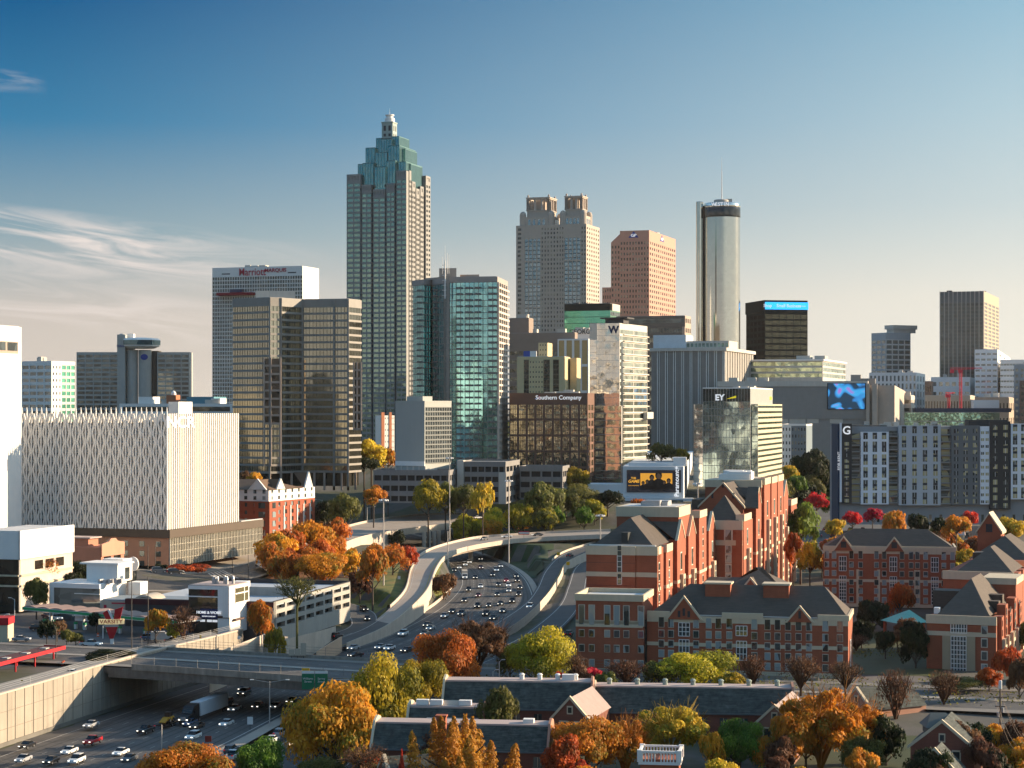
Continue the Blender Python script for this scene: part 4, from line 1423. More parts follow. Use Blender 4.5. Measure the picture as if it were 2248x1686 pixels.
for (px, d_, y0, y1, sp) in ((2109, 1900, 812, 890, 22), (2083, 1950, 866, 892, 7)):
 o = empty('tower_crane', 'tall red tower crane in front of the ribbed dark tower' if sp > 10 else 'short red crane mast left of the tall red crane', 'crane', (PX(px, d_), d_, 24))
 zt_ = PZ(y0, d_) - 24
 rm = M_('crane_red', (.55, .02, .06))
 mb = MB()
 for sx, sy in ((-.9, -.9), (.9, -.9), (.9, .9), (-.9, .9)):
  mb.tube((sx, sy, 0), (sx, sy, zt_), .28, .28, 4)
 for k in range(int(zt_ / 2.5)):
  mb.tube((-.9, -.9, k * 2.5), (.9, -.9, k * 2.5 + 2.5), .14, .14, 4)
  mb.tube((.9, -.9, k * 2.5), (.9, .9, k * 2.5 + 2.5), .14, .14, 4)
 mb.build('mast', rm, o)
 mb = MB()
 a = Vector((-sp * .45, 0, zt_)), Vector((sp, 6, zt_ + 1.5))
 for dz_ in (0, 1.8):
  mb.tube(a[0] + Vector((0, 0, dz_)), a[1] + Vector((0, 0, dz_ * .3)), .3, .2, 4)
 for k in range(12):
  mb.tube(a[0].lerp(a[1], k / 12), a[0].lerp(a[1], (k + .5) / 12) + Vector((0, 0, 1.6 - k * .1)), .14, .14, 4)
 mb.box(-2, 1.6, -1.6, 1.6, zt_ - 2.6, zt_ - .2)
 mb.build('jib', rm, o)
 mb = MB()
 mb.box(-sp * .45, -sp * .3, -1.2, 1.2, zt_ - 3, zt_ + .5)
 mb.build('counterweight', rm, o)
b = Bld('blue_grey_apartment_block', 'blue-grey and white apartment block right of the mirrored office', 'apartment building', 1716, 1770, 1783, 935, 1150, 14, t=14)
v = b.V()
bg_ = M_('blue_grey_siding', (.17, .20, .22))
b.core(v, bg_, .3)
xm = b.x(1737) + b.w
b.grid(v, 'F', 3, 9, white, gl_win, u0=0, u1=xm, wf=.4, hf=.45, wall='white_bay')
b.grid(v, 'F', 5, 9, bg_, gl_win, u0=xm, u1=b.w, wf=.42, hf=.45)
v.fbox(b.part('blue_end', M_('teal_grey_end', (.16, .21, .24))), 'R', .3, b.D, 0, b.h, -.3, .02)
b.parapet(v, white, 1, .3)
b.done()
b = Bld('low_white_rooftop_block', 'low white and teal roofed block behind the lattice-clad office', 'commercial building', 262, 512, 522, 886, 1150, 14, t=8)
v = b.V()
b.core(v, whitec, 0)
b.part('teal_roof', M_('teal_roof_metal', (.10, .25, .30), rough=.5)).box(b.x(405), b.x(465), 4, 30, b.h, b.h + 4)
b.part('window_strip', gl_dark).box(b.x(270), b.x(505), -.08, 0, b.h - 4.5, b.h - 1.8)
b.part('white_box', white).box(b.x(300), b.x(332), 3, 16, b.h, b.h + 4)
b.part('white_box', white).box(b.x(460), b.x(480), 3, 16, b.h, b.h + 3)
b.mech(v, concl, 5, 3, (1, 3))
b.part('orange_roof_house', M_('orange_brick', (.42, .15, .07))).box(b.x(363), b.x(384), 2, 10, b.h, b.h + 5)
b.part('dome', whitec).lathe(b.x(374), 6, [(1.6, b.h + 5), (1.6, b.h + 6), (1.1, b.h + 7), (.1, b.h + 7.6)], 12)
b.done()
# ================================================================ TERRAIN AND ROADS
def crom(pts, n=8):
 out = []
 P_ = [pts[0] * 2 - pts[1]] + list(pts) + [pts[-1] * 2 - pts[-2]]
 for i in range(1, len(P_) - 2):
  a, b_, c, d_ = P_[i - 1:i + 3]
  for k in range(n):
   t = k / n
   out.append(.5 * ((2 * b_) + (c - a) * t + (2 * a - 5 * b_ + 4 * c - d_) * t * t + (3 * b_ - a - 3 * c + d_) * t ** 3))
 out.append(P_[-2])
 return out
class Road:
 """a carriageway between a left and a right edge"""
 def __init__(s, Lp, Rp, n=8):
  s.L, s.R = crom([Vector(p) for p in Lp], n), crom([Vector(p) for p in Rp], n)
 def pt(s, i, t):
  return s.L[i].lerp(s.R[i], t)
 def at(s, q, t):
  x = q * (len(s.L) - 1)
  i = min(int(x), len(s.L) - 2)
  return s.pt(i, t).lerp(s.pt(i + 1, t), x - i)
 def ribbon(s, mb, t0, t1, dz=0.0, i0=0, i1=None):
  i1 = len(s.L) - 1 if i1 is None else i1
  o = len(mb.v)
  for i in range(i0, i1 + 1):
   for t in (t0, t1):
    p = s.pt(i, t)
    mb.v.append((p.x, p.y, p.z + dz))
  for i in range(i1 - i0):
   a = o + 2 * i
   mb.f.append([a, a + 1, a + 3, a + 2])
   mb.m.append(mb.mi)
 def strip(s, mb, t, wd, dz=.03, i0=0, i1=None, dash=None):
  """painted line wd metres wide along the road at t"""
  i1 = len(s.L) - 1 if i1 is None else i1
  run = 0
  for i in range(i0, i1):
   a, b_ = s.pt(i, t), s.pt(i + 1, t)
   e = b_ - a
   ln = e.length
   nrm = Vector((-e.y, e.x, 0)).normalized() * wd / 2
   k = max(1, int(ln / (dash or ln + 1) * 1))
   segs = [(0, 1)] if not dash else [(j / k, (j + .4) / k) for j in range(k)]
   for q0, q1 in segs:
    p, q = a + e * q0, a + e * q1
    mb.add([(p.x - nrm.x, p.y - nrm.y, p.z + dz), (q.x - nrm.x, q.y - nrm.y, q.z + dz), (q.x + nrm.x, q.y + nrm.y, q.z + dz), (p.x + nrm.x, p.y + nrm.y, p.z + dz)], [(0, 3, 2, 1)])
 def rail(s, mb, side, th, h0, h1, off=0.0, i0=0, i1=None):
  """continuous wall along an edge; side 0 left, 1 right; h may be a function of the point"""
  ed, ot = (s.L, s.R) if side == 0 else (s.R, s.L)
  i1 = len(ed) - 1 if i1 is None else i1
  rings = []
  for i in range(i0, i1 + 1):
   p = ed[i]
   u = (p - ot[i])
   u.z = 0
   u.normalize()
   a, b_ = p + u * off, p + u * (off + th)
   lo = h0(p) if callable(h0) else p.z + h0
   hi = h1(p) if callable(h1) else p.z + h1
   r = [(a.x, a.y, lo), (b_.x, b_.y, lo), (b_.x, b_.y, hi), (a.x, a.y, hi)]
   rings.append(r if side == 0 else r[::-1])
  mb.loft(rings)
def A(px, py, z): return tuple(at(px, py, z))
HW = Road([A(-160, 1700, -10.4), A(0, 1643, -10), A(310, 1540, -9.3), A(470, 1490, -8.8), A(640, 1435, -7.8), A(800, 1408, -6.3), A(935, 1342, -5.2), A(985, 1300, -4.5),
   A(998, 1272, -4), A(985, 1245, -3.5), A(950, 1222, -3), A(890, 1200, -2), A(800, 1185, -1), A(700, 1165, 0)],
   [A(330, 1780, -8.8), A(420, 1700, -8.6), A(560, 1622, -8.2), A(690, 1550, -7.8), A(800, 1500, -7.2), A(960, 1450, -6.2), A(1112, 1393, -5.4), A(1185, 1335, -4.8),
   A(1180, 1290, -4.3), A(1150, 1255, -3.8), A(1090, 1225, -3.3), A(1000, 1195, -2.6), A(900, 1168, -1.5), A(800, 1142, 0)])
HW2 = Road([A(430, 1790, -8.6), A(520, 1710, -8.4), A(660, 1625, -8), A(780, 1560, -7.5), A(900, 1508, -7), A(1060, 1450, -6), A(1150, 1408, -5.6)],
   [A(640, 1840, -8.6), A(700, 1760, -8.4), A(800, 1665, -8), A(900, 1595, -7.5), A(1010, 1535, -7), A(1150, 1470, -6), A(1215, 1420, -5.6)])
RAMP = Road([A(640, 1432, -7.0), A(735, 1402, -5.4), A(800, 1377, -4.0), A(845, 1345, -2.2), A(890, 1299, .6), A(904, 1250, 2.5), A(924, 1221, 3), A(965, 1201, 3.5), A(1041, 1183, 4), A(1110, 1177, 4.6), A(1210, 1171, 5.2), A(1340, 1166, 6)],
   [A(712, 1438, -6.8), A(776, 1412, -5.3), A(836, 1386, -4.0), A(886, 1352, -2.2), A(936, 1300, .6), A(957, 1250, 2.6), A(981, 1221, 3), A(1024, 1205, 3.6), A(1110, 1190, 4.3), A(1180, 1184, 4.8), A(1240, 1181, 5.2), A(1340, 1177, 5.7)])
SIDE = Road([A(560, 1290, 1.0), A(700, 1318, -1.5), A(770, 1325, -2.6), A(822, 1345, -3.4), A(822, 1372, -4.0), A(770, 1392, -4.8), A(680, 1415, -6)],
   [A(560, 1310, .5), A(690, 1338, -2), A(752, 1345, -3), A(770, 1365, -3.8), A(760, 1380, -4.4), A(715, 1395, -5.2), A(630, 1420, -6.4)])
RR = Road([A(1330, 1185, 3.2), A(1290, 1197, 2.2), A(1232, 1217, .4), A(1196, 1250, -1.6), A(1178, 1290, -3.6), A(1150, 1325, -4.6), A(1060, 1385, -5.6)],
   [A(1345, 1196, 2.8), A(1304, 1211, 1.8), A(1246, 1238, .0), A(1228, 1270, -1.6), A(1200, 1312, -3.2), A(1150, 1362, -4.2), A(1090, 1402, -5.2)])
LR = Road([A(1345, 1203, .6), A(1300, 1218, -.6), A(1262, 1245, -1.8), A(1246, 1285, -3), A(1225, 1330, -4), A(1150, 1392, -5), A(1080, 1440, -5.8)],
   [A(1375, 1215, .4), A(1330, 1232, -.8), A(1295, 1260, -2), A(1285, 1300, -3.2), A(1262, 1350, -4.2), A(1195, 1415, -5.2), A(1120, 1465, -6)])
FAR = Road([A(560, 1238, 3.5), A(640, 1212, 4.5), A(700, 1180, 6.0), A(766, 1157, 7.2), A(835, 1142, 8), A(904, 1134, 8.4), A(960, 1131, 8.6), A(1010, 1130, 8.6)],
   [A(600, 1262, 2.5), A(680, 1232, 3.6), A(754, 1197, 5.0), A(800, 1181, 5.6), A(852, 1171, 6), A(904, 1163, 6.4), A(960, 1156, 6.8), A(1010, 1151, 7)])
BR0 = [(-135, 466, 1.2), (-86, 450, 1.2), (-46, 436, .5), (-8, 424, .1), (40, 408, 0), (110, 386, 0), (190, 362, 0)]
BR1 = [(-135, 500, 1.2), (-90, 484, 1.2), (-44, 470, .5), (-4, 458, .1), (50, 441, 0), (125, 418, 0), (205, 394, 0)]
BRIDGE = Road(BR1, BR0)
CORR = [HW, HW2, RAMP, SIDE, RR, LR]
SEG = []
for r_ in CORR + [FAR]:
 for i in range(len(r_.L) - 1):
  c0, c1 = (r_.L[i] + r_.R[i]) / 2, (r_.L[i + 1] + r_.R[i + 1]) / 2
  hw = (r_.L[i] - r_.R[i]).to_2d()
  e = (c1 - c0).to_2d()
  if e.length < .01:
   continue
  n_ = Vector((-e.y, e.x)).normalized()
  kz = (2.0 if i < 20 else 7.0) if r_ is FAR else 0
  SEG.append((c0.x, c0.y, c1.x, c1.y, c0.z - kz, c1.z - kz, abs(hw.dot(n_)) / 2 + .6))
def g0(x, y):
 return 24 * sm(540, 1000, y) - 3 * sm(405, 350, y) - 4 * sm(1500, 2600, y) - 9 * sm(-10, 60, x) * sm(640, 900, y) * (1 - sm(1050, 1250, y)) - 2 * sm(100, 330, x) * sm(700, 1000, y)
def ground(x, y):
 z = g0(x, y)
 cap = 3 + 16 * sm(862, 930, y)
 if z > cap and y < 930:
  z += (cap - z) * sm(-125, -70, x) * (1 - sm(48, 75, x))
 if not (300 < y < 1050 and -260 < x < 120):
  return z
 if y < 492 and x < -105 + (y - 409) * .30 - 5.4:
  return z + .7
 best, low = 1e9, None
 for ax, ay, bx, by, za, zb_, h in SEG:
  if abs(ax - x) > 120 or abs(ay - y) > 130:
   continue
  ex, ey = bx - ax, by - ay
  t = ((x - ax) * ex + (y - ay) * ey) / (ex * ex + ey * ey)
  t = 0 if t < 0 else 1 if t > 1 else t
  dd = math.hypot(x - ax - t * ex, y - ay - t * ey) - h
  zr = za + (zb_ - za) * t
  if dd < 2.2:
   zz = zr - .7
   low = zz if low is None else min(low, zz)
  if dd < best:
   best, bz = dd, zr
 if best < 60:
  k = sm(3, 9, best) if y < 520 else sm(3, 9 + 46 * sm(520, 600, y), best)
  zt_ = bz - .35 if bz < z else z
  z = zt_ + (z - zt_) * k
 if low is not None:
  z = min(z, low)
 return z
def gridmesh(xs, ys, fz):
 vs = [(x, y, fz(x, y)) for y in ys for x in xs]
 n = len(xs)
 fs = [(j * n + i, j * n + i + 1, (j + 1) * n + i + 1, (j + 1) * n + i) for j in range(len(ys) - 1) for i in range(n - 1)]
 return vs, fs
gm = bpy.data.materials.new('city_ground')
gm.use_nodes = True
t = gm.node_tree
p_ = t.nodes['Principled BSDF']
p_.inputs['Roughness'].default_value = .95
geo = node(t, 'ShaderNodeNewGeometry')
n1 = node(t, 'ShaderNodeTexNoise')
n1.inputs['Scale'].default_value = .018
n1.inputs['Detail'].default_value = 7
n1.inputs['Roughness'].default_value = .6
t.links.new(geo.outputs['Position'], n1.inputs['Vector'])
n2 = node(t, 'ShaderNodeTexNoise')
n2.inputs['Scale'].default_value = .5
n2.inputs['Detail'].default_value = 5
t.links.new(geo.outputs['Position'], n2.inputs['Vector'])
c1 = ramp(t, n1.outputs[0], [(.30, (.055, .052, .048)), (.45, (.11, .10, .085)), (.52, (.045, .055, .018)), (.62, (.085, .075, .03)), (.75, (.16, .14, .11))])
c2 = mixc(t, math_node(t, 'MULTIPLY', n2.outputs[0], .6), c1, (.05, .045, .035))
t.links.new(c2, p_.inputs['Base Color'])
xs = [-260 + 3.5 * i for i in range(106)]
ys = [300 + 3.5 * i for i in range(215)]
me = bpy.data.meshes.new('ground')
big_x = [-30000, -9000, -3500, -1500, -700, -400] + [xs[0]] + [xs[-1]] + [250, 450, 800, 1500, 4000, 12000, 30000]
big_y = [-9000, -3000, -900, -200, 100, 200, 260] + [ys[0]] + [ys[-1]] + [1150, 1300, 1500, 2000, 2600, 3500, 6000, 14000, 45000]
ux, uy = sorted(set(big_x + xs)), sorted(set(big_y + ys))
vs, fs = gridmesh(ux, uy, ground)
me.from_pydata(vs, [], fs)
me.materials.append(gm)
me.polygons.foreach_set('use_smooth', [True] * len(me.polygons))
go = bpy.data.objects.new('ground', me)
link(go, kind='structure')
asph = mat('asphalt', (.075, .074, .072), var=.25, scale=.15, rough=.85)
asph2 = mat('worn_asphalt', (.088, .084, .08), var=.3, scale=.12, rough=.85)
cpave = mat('concrete_roadway', (.34, .29, .24), var=.15, scale=.15, rough=.85)
barr = mat('barrier_concrete', (.52, .44, .36), var=.15, scale=.3, streak=.15)
wallm = mat('stained_concrete_wall', (.33, .29, .235), var=.2, scale=.12, streak=.3)
paint = mat('road_paint', (.42, .40, .37), var=.35, scale=.6)
ypaint = mat('yellow_road_paint', (.50, .33, .06), var=.25, scale=.6)
def road(name, r, m, lines=(), dz=0.0):
 mb = MB()
 r.ribbon(mb, 0, 1, dz)
 o = mb.build(name, m, kind='structure', smooth=True)
 groups = {}
 for (t_, wd, dash, pm) in lines:
  groups.setdefault(pm, []).append((t_, wd, dash))
 for pm, ls in groups.items():
  mb = MB()
  for t_, wd, dash in ls:
   r.strip(mb, t_, wd, .035 + dz, dash=dash)
  mb.build('lane_marking', pm, o)
 return o
road('highway', HW, mat('highway_asphalt', (.088, .084, .08), var=.3, scale=.10, rough=.8),
  [(.10, .22, None, paint), (.90, .28, None, paint)] + [(q, .12, 12, paint) for q in (.235, .365, .495, .625, .76)])
road('highway', HW2, asph2, [(.1, .2, None, paint), (.9, .2, None, paint), (.37, .16, 9, paint), (.63, .16, 9, paint)])
road('side_road', SIDE, asph, [(.04, .2, None, paint), (.95, .2, None, paint)], .05)
road('slip_road', RR, asph2, [(.14, .25, None, paint), (.88, .25, None, ypaint)], .06)
road('lower_road', LR, asph, [(.10, .25, None, paint), (.9, .2, None, paint)], .02)
mb = MB()
for q in (.17, .30, .43, .56, .69, .83):
 for dq in (-.022, .022):
  HW.strip(mb, q + dq, .5, .018)
mb.build('wheel_path', mat('wheel_path_grey', (.052, .050, .048), var=.3, scale=.08), bpy.data.objects['highway'])
mb, mj = MB(), MB()
r = random.Random(4)
for _ in range(26):
 i, t_ = r.randrange(0, len(HW.L) - 6), r.choice((.17, .30, .43, .56, .69, .83))
 HW.strip(mb, t_ + r.uniform(-.01, .01), r.uniform(1.6, 3.2), .010, i, i + r.randrange(1, 4))
mb.build('asphalt_patch', mat('patch_asphalt', (.058, .056, .054), var=.3, scale=.3), bpy.data.objects['highway'])
for q in range(0, 150):
 a_, c_ = HW.at(q / 150, .08), HW.at(q / 150, .93)
 mj.add([(a_.x - .06, a_.y, a_.z + .014), (a_.x + .06, a_.y + .02, a_.z + .014), (c_.x + .06, c_.y + .02, c_.z + .014), (c_.x - .06, c_.y, c_.z + .014)], [(0, 1, 2, 3)])
mj.build('slab_joint', mat('joint_tar', (.035, .034, .033)), bpy.data.objects['highway'])
mb = MB()
HW.ribbon(mb, .925, 1.0, .012)
mb.build('shoulder', cpave, bpy.data.objects['highway'])
o = empty('flyover_ramp', 'curving concrete ramp that climbs over the highway with pale parapet walls', 'flyover', (0, 0, 0))
mb = MB()
RAMP.ribbon(mb, 0, 1, .05, 0, 20)
mb.build('deck_surface', asph2, o, smooth=True)
mb = MB()
RAMP.ribbon(mb, 0, 1, .05, 20)
mb.build('deck_surface', mat('pale_concrete_deck', (.33, .28, .235), var=.15, scale=.12), o, smooth=True)
i_el = 8 * 4 + 4
mb = MB()
rings = []
for i in range(i_el, len(RAMP.L)):
 a, c = RAMP.L[i], RAMP.R[i]
 ins = (c - a) * .12
 rings.append([(a.x, a.y, a.z), (a.x + ins.x, a.y + ins.y, a.z - 2.0), (c.x - ins.x, c.y - ins.y, c.z - 2.0), (c.x, c.y, c.z)])
mb.loft([r[::-1] for r in rings])
mb.build('deck_girder', barr, o)
for sd_ in (0, 1):
 mb = MB()
 RAMP.rail(mb, sd_, .35, -.9, .95, 0, 6 if sd_ else 26)
 mb.build('parapet', barr, o)
mb = MB()
RAMP.rail(mb, 1, .25, lambda p: ground(p.x + 2, p.y - 2) - 1.5, lambda p: p.z - .9, 0, 8, 8 * 5)
mb.build('retaining_wall', barr, o)
mb = MB()
RAMP.rail(mb, 0, .25, lambda p: ground(p.x - 2, p.y + 2) - 1.5, lambda p: p.z - .9, 0, 28, 8 * 5)
mb.build('retaining_wall', barr, o)
for q, tt in (((8 * 5 + 4), .8), ((8 * 6 + 2), .85), ((8 * 7 + 4), .5), ((8 * 8 + 5), .5), ((8 * 9 + 4), .5)):
 p = RAMP.pt(q, tt)
 mb = MB()
 mb.lathe(p.x, p.y, [(.95, ground(p.x, p.y) - 1), (.95, p.z - 2.6), (1.2, p.z - 2.0)], 14)
 mb.build('pier', barr, o)
mb = MB()
RAMP.strip(mb, .14, .22, .09)
mb.build('lane_marking', paint, o)
mb = MB()
RAMP.strip(mb, .86, .22, .09)
mb.build('lane_marking', ypaint, o)
o = empty('elevated_connector', 'straight sunlit concrete connector bridge on round piers beyond the orange trees', 'flyover')
mb = MB()
FAR.ribbon(mb, 0, 1, .05)
mb.build('deck_surface', cpave, o, smooth=True)
mb = MB()
i0 = 8 * 3
rings = []
for i in range(i0, len(FAR.L)):
 a, c = FAR.L[i], FAR.R[i]
 rings.append([(a.x, a.y, a.z), (a.x, a.y, a.z - 1.8), (c.x, c.y, c.z - 1.8), (c.x, c.y, c.z)][::-1])
mb.loft(rings)
mb.build('deck_girder', barr, o)
for sd_ in (0, 1):
 mb = MB()
 FAR.rail(mb, sd_, .35, -1.0, 1.0)
 mb.build('parapet', barr, o)
mb = MB()
FAR.rail(mb, 1, .3, lambda p: min(ground(p.x, p.y - 3), 2) - 2, lambda p: p.z - 1.0, .02, 8, 8 * 4)
mb.build('abutment_wall', barr, o)
for px_, py_ in ((931, 1194), (942, 1193), (953, 1192), (963, 1190)):
 p = at(px_, py_, 0)
 mb = MB()
 mb.lathe(p.x, p.y, [(.9, -4), (.9, 5.2)], 12)
 mb.build('pier', barr, o)
mb = MB()
FAR.strip(mb, .2, .2, .09)
FAR.strip(mb, .8, .2, .09)
mb.build('lane_marking', paint, o)
o = tag(MB().build('slip_road_wall', barr), 'curving concrete wall between the slip road and the lower road', 'wall')
mb = MB()
RR.rail(mb, 1, .4, lambda p: min(p.z - 1, ground(p.x + 4, p.y)) - 2.5, 1.0)
o.data = mb.mesh('slip_road_wall', barr)
mb = MB()
RR.rail(mb, 0, .35, -.6, .9, 0, 0, 8 * 2 + 4)
tag(mb.build('slip_road_parapet', barr), 'low concrete parapet on the inner side of the slip road, beside the grass', 'wall')
mb = MB()
HW.rail(mb, 0, .5, -.5, 1.0, 0, 8 * 5 + 4, 8 * 8)
tag(mb.build('highway_barrier', barr), 'low concrete barrier between the highway and the grass under the flyover ramp', 'barrier')
mb = MB()
HW2.rail(mb, 0, .5, lambda p: p.z - 1, 1.0, .6)
tag(mb.build('median_barrier', barr), 'concrete median barrier between the two highway carriageways', 'barrier')
o = empty('highway_retaining_wall', 'tall stained concrete retaining wall left of the highway, half in tree shadow', 'wall')
mb = MB()
j1 = 8 * 3 + 3
top = lambda p: .9 + .8 * sm(400, 470, p.y)
HW.rail(mb, 0, .8, -1.0, top, .2, 0, j1)
mb.build('wall', wallm, o)
mb = MB()
for i in range(j1):
 for q in (.0, .5):
  p = HW.L[i].lerp(HW.L[i + 1], q)
  mb.box(p.x + .02 - .2, p.x + .12 - .2, p.y, p.y + .1, p.z, top(p) - .02)
for fz in (.33, .66):
 for i in range(j1):
  p, q = HW.L[i], HW.L[i + 1]
  mb.tube((p.x - .15, p.y, p.z + (top(p) - p.z) * fz), (q.x - .15, q.y, q.z + (top(q) - q.z) * fz), .05, .05, 4)
mb.build('wall_joint', mat('dark_joint', (.23, .20, .165)), o)
mb = MB()
HW.rail(mb, 0, 1.1, top, lambda p: top(p) + .35, .05, 0, j1)
mb.build('coping', barr, o)
mb = MB()
HW.rail(mb, 0, 9.0, -.5, lambda p: top(p) - .1, 1.0, 0, j1 - 2)
mb.build('walkway', mat('sidewalk_concrete', (.30, .27, .23), var=.15), o)
mb = MB()
HW.rail(mb, 0, .25, -.2, .9, -.1, 0, j1)
mb.build('crash_barrier', mat('dirty_barrier', (.16, .15, .13), var=.25, scale=.3), o)
mb = MB()
for i in range(0, j1, 2):
 p = HW.L[i]
 mb.tube((p.x - .9, p.y + .3, top(p)), (p.x - .9, p.y + .3, top(p) + 1.9), .05, .05, 4)
for hh_ in (.9, 1.3, 1.7):
 for i in range(j1):
  p, q = HW.L[i], HW.L[i + 1]
  mb.tube((p.x - .9, p.y + .3, top(p) + hh_), (q.x - .9, q.y + .3, top(q) + hh_), .03, .03, 3)
mb.build('fence', steel, o)
o = empty('street_bridge', 'broad street bridge crossing over the highway, with a grey deck and fenced parapets', 'bridge')
nb_ = 8 * 3 + 2
mb = MB()
BRIDGE.ribbon(mb, 0, 1, .06)
mb.build('deck_surface', asph2, o, smooth=True)
mb = MB()
for t0, t1 in ((0, .12), (.88, 1)):
 BRIDGE.ribbon(mb, t0, t1, .2)
mb.build('sidewalk', mat('bridge_sidewalk', (.20, .18, .155), var=.2), o)
mb = MB()
BRIDGE.ribbon(mb, .46, .54, .18)
mb.build('median', mat('sidewalk_concrete', (.30, .27, .23)), o)
mb = MB()
for q in (.30, .70):
 BRIDGE.strip(mb, q, .15, .1, dash=9)
for q in (.13, .44, .56, .87):
 BRIDGE.strip(mb, q, .15, .1)
mb.build('lane_marking', paint, o)
girm = mat('soot_stained_girder', (.14, .12, .10), var=.4, scale=.5, streak=.4)
for sd_ in (0, 1):
 mb = MB()
 BRIDGE.rail(mb, sd_, .35, -.5, .9, 0, 8, nb_ + 8)
 mb.build('parapet', mat('weathered_parapet', (.26, .23, .19), var=.3, scale=.5, streak=.4), o)
 mb = MB()
 BRIDGE.rail(mb, sd_, .5, -2.4, -.5, -.4, 7, nb_ + 8)
 mb.build('girder', girm, o)
 mb = MB()
 ed = BRIDGE.L if sd_ == 0 else BRIDGE.R
 for i in range(8, nb_ + 8, 1):
  p = ed[i]
  mb.tube((p.x, p.y, p.z + .9), (p.x, p.y, p.z + 2.8), .05, .05, 4)
  q = ed[i + 1]
  for hh_ in (1.5, 2.1, 2.8):
   mb.tube((p.x, p.y, p.z + hh_), (q.x, q.y, q.z + hh_), .03, .03, 3)
 mb.build('fence', mat('dull_fence_metal', (.20, .20, .19), rough=.5, metal=.4), o)
mb = MB()
rings = []
for i in range(6, nb_ + 9):
 a, c = BRIDGE.L[i], BRIDGE.R[i]
 rings.append([(a.x, a.y, a.z - .1), (a.x, a.y, a.z - 1.4), (c.x, c.y, c.z - 1.4), (c.x, c.y, c.z - .1)][::-1])
mb.loft(rings)
mb.build('deck', girm, o)
mb = MB()
mb.box(-5.5, -3.5, 422, 455, -11, -1.3)
mb.build('abutment', wallm, o)
lawnm = bpy.data.materials.new('lawn_grass')
lawnm.use_nodes = True
t = lawnm.node_tree
p_ = t.nodes['Principled BSDF']
p_.inputs['Roughness'].default_value = .95
geo = node(t, 'ShaderNodeNewGeometry')
n1 = node(t, 'ShaderNodeTexNoise')
n1.inputs['Scale'].default_value = .22
n1.inputs['Detail'].default_value = 8
t.links.new(geo.outputs['Position'], n1.inputs['Vector'])
t.links.new(ramp(t, n1.outputs[0], [(.3, (.045, .065, .012)), (.5, (.11, .12, .02)), (.65, (.16, .13, .03)), (.8, (.20, .10, .03))]), p_.inputs['Base Color'])
def drape(name, poly, m, dz=.12, kind='structure', step=2.5):
 """cover a plan outline with a sheet that follows the ground"""
 x0, x1 = min(p[0] for p in poly), max(p[0] for p in poly)
 y0, y1 = min(p[1] for p in poly), max(p[1] for p in poly)
 def inside(x, y):
  c = False
  for i in range(len(poly)):
   (xa, ya), (xb, yb) = poly[i], poly[i - 1]
   if (ya > y) != (yb > y) and x < (xb - xa) * (y - ya) / (yb - ya) + xa:
    c = not c
  return c
 nx, ny = max(2, int((x1 - x0) / step)), max(2, int((y1 - y0) / step))
 mb, idx = MB(), {}
 for j in range(ny):
  for i in range(nx):
   xa, xb, ya, yb = x0 + (x1 - x0) * i / nx, x0 + (x1 - x0) * (i + 1) / nx, y0 + (y1 - y0) * j / ny, y0 + (y1 - y0) * (j + 1) / ny
   if inside((xa + xb) / 2, (ya + yb) / 2):
    f = []
    for x, y, k in ((xa, ya, (i, j)), (xb, ya, (i + 1, j)), (xb, yb, (i + 1, j + 1)), (xa, yb, (i, j + 1))):
     if k not in idx:
      idx[k] = len(mb.v)
      mb.v.append((x, y, ground(x, y) + dz))
     f.append(idx[k])
    mb.f.append(f)
    mb.m.append(0)
 if mb.v:
  return mb.build(name, m, kind=kind, smooth=True)
def ppoly(pts):
 return [tuple(at(x, y, z)[:2]) for x, y, z in pts]
drape('lawn', ppoly([(770, 1330, -2), (850, 1345, -2.5), (880, 1300, 0), (893, 1255, 2), (880, 1235, 2), (800, 1265, 2), (760, 1300, 0)]), lawnm)
drape('lawn', ppoly([(936, 1338, -5), (975, 1310, -4.5), (990, 1275, -4), (962, 1258, -3), (944, 1290, -4)]), lawnm, .25)
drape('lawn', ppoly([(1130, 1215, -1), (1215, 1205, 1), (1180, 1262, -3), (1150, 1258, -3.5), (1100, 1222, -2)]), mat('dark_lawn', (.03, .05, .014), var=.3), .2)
drape('lawn', ppoly([(1050, 1150, 3), (1300, 1132, 6), (1300, 1155, 5), (1080, 1165, 3)]), lawnm, .2)
drape('lawn', ppoly([(1010, 1120, 6), (1260, 1105, 8), (1340, 1128, 6), (1200, 1140, 5), (1010, 1135, 5)]), lawnm, .2)
drape('lawn', ppoly([(560, 1235, 2), (780, 1200, 4), (780, 1275, 1), (600, 1275, 1)]), mat('leaf_litter', (.20, .08, .025), var=.4, scale=.5), .2)
drape('pavement', ppoly([(0, 1480, 0), (300, 1425, .5), (560, 1400, 0), (600, 1330, 0), (300, 1300, 0), (0, 1330, 0)]), mat('forecourt_asphalt', (.085, .085, .085), var=.3, scale=.1), .06)
drape('pavement', ppoly([(380, 1260, 3), (590, 1215, 5), (580, 1195, 6), (380, 1240, 4)]), mat('sidewalk_concrete', (.30, .27, .23)), .08)
ST = Road([A(300, 1262, 3), A(400, 1256, 3), A(480, 1240, 3.6), A(552, 1222, 4.4), A(640, 1196, 6)], [A(300, 1302, 1), A(410, 1294, 1.3), A(520, 1272, 2), A(585, 1246, 3), A(660, 1222, 4.5)])
for e_ in (ST.L, ST.R):
 for p in e_:
  p.z = ground(p.x, p.y) + .5
road('street', ST, asph, [(.03, .2, None, paint), (.97, .2, None, paint), (.34, .15, 7, paint), (.66, .15, 7, paint), (.5, .15, None, ypaint)])
mb = MB()
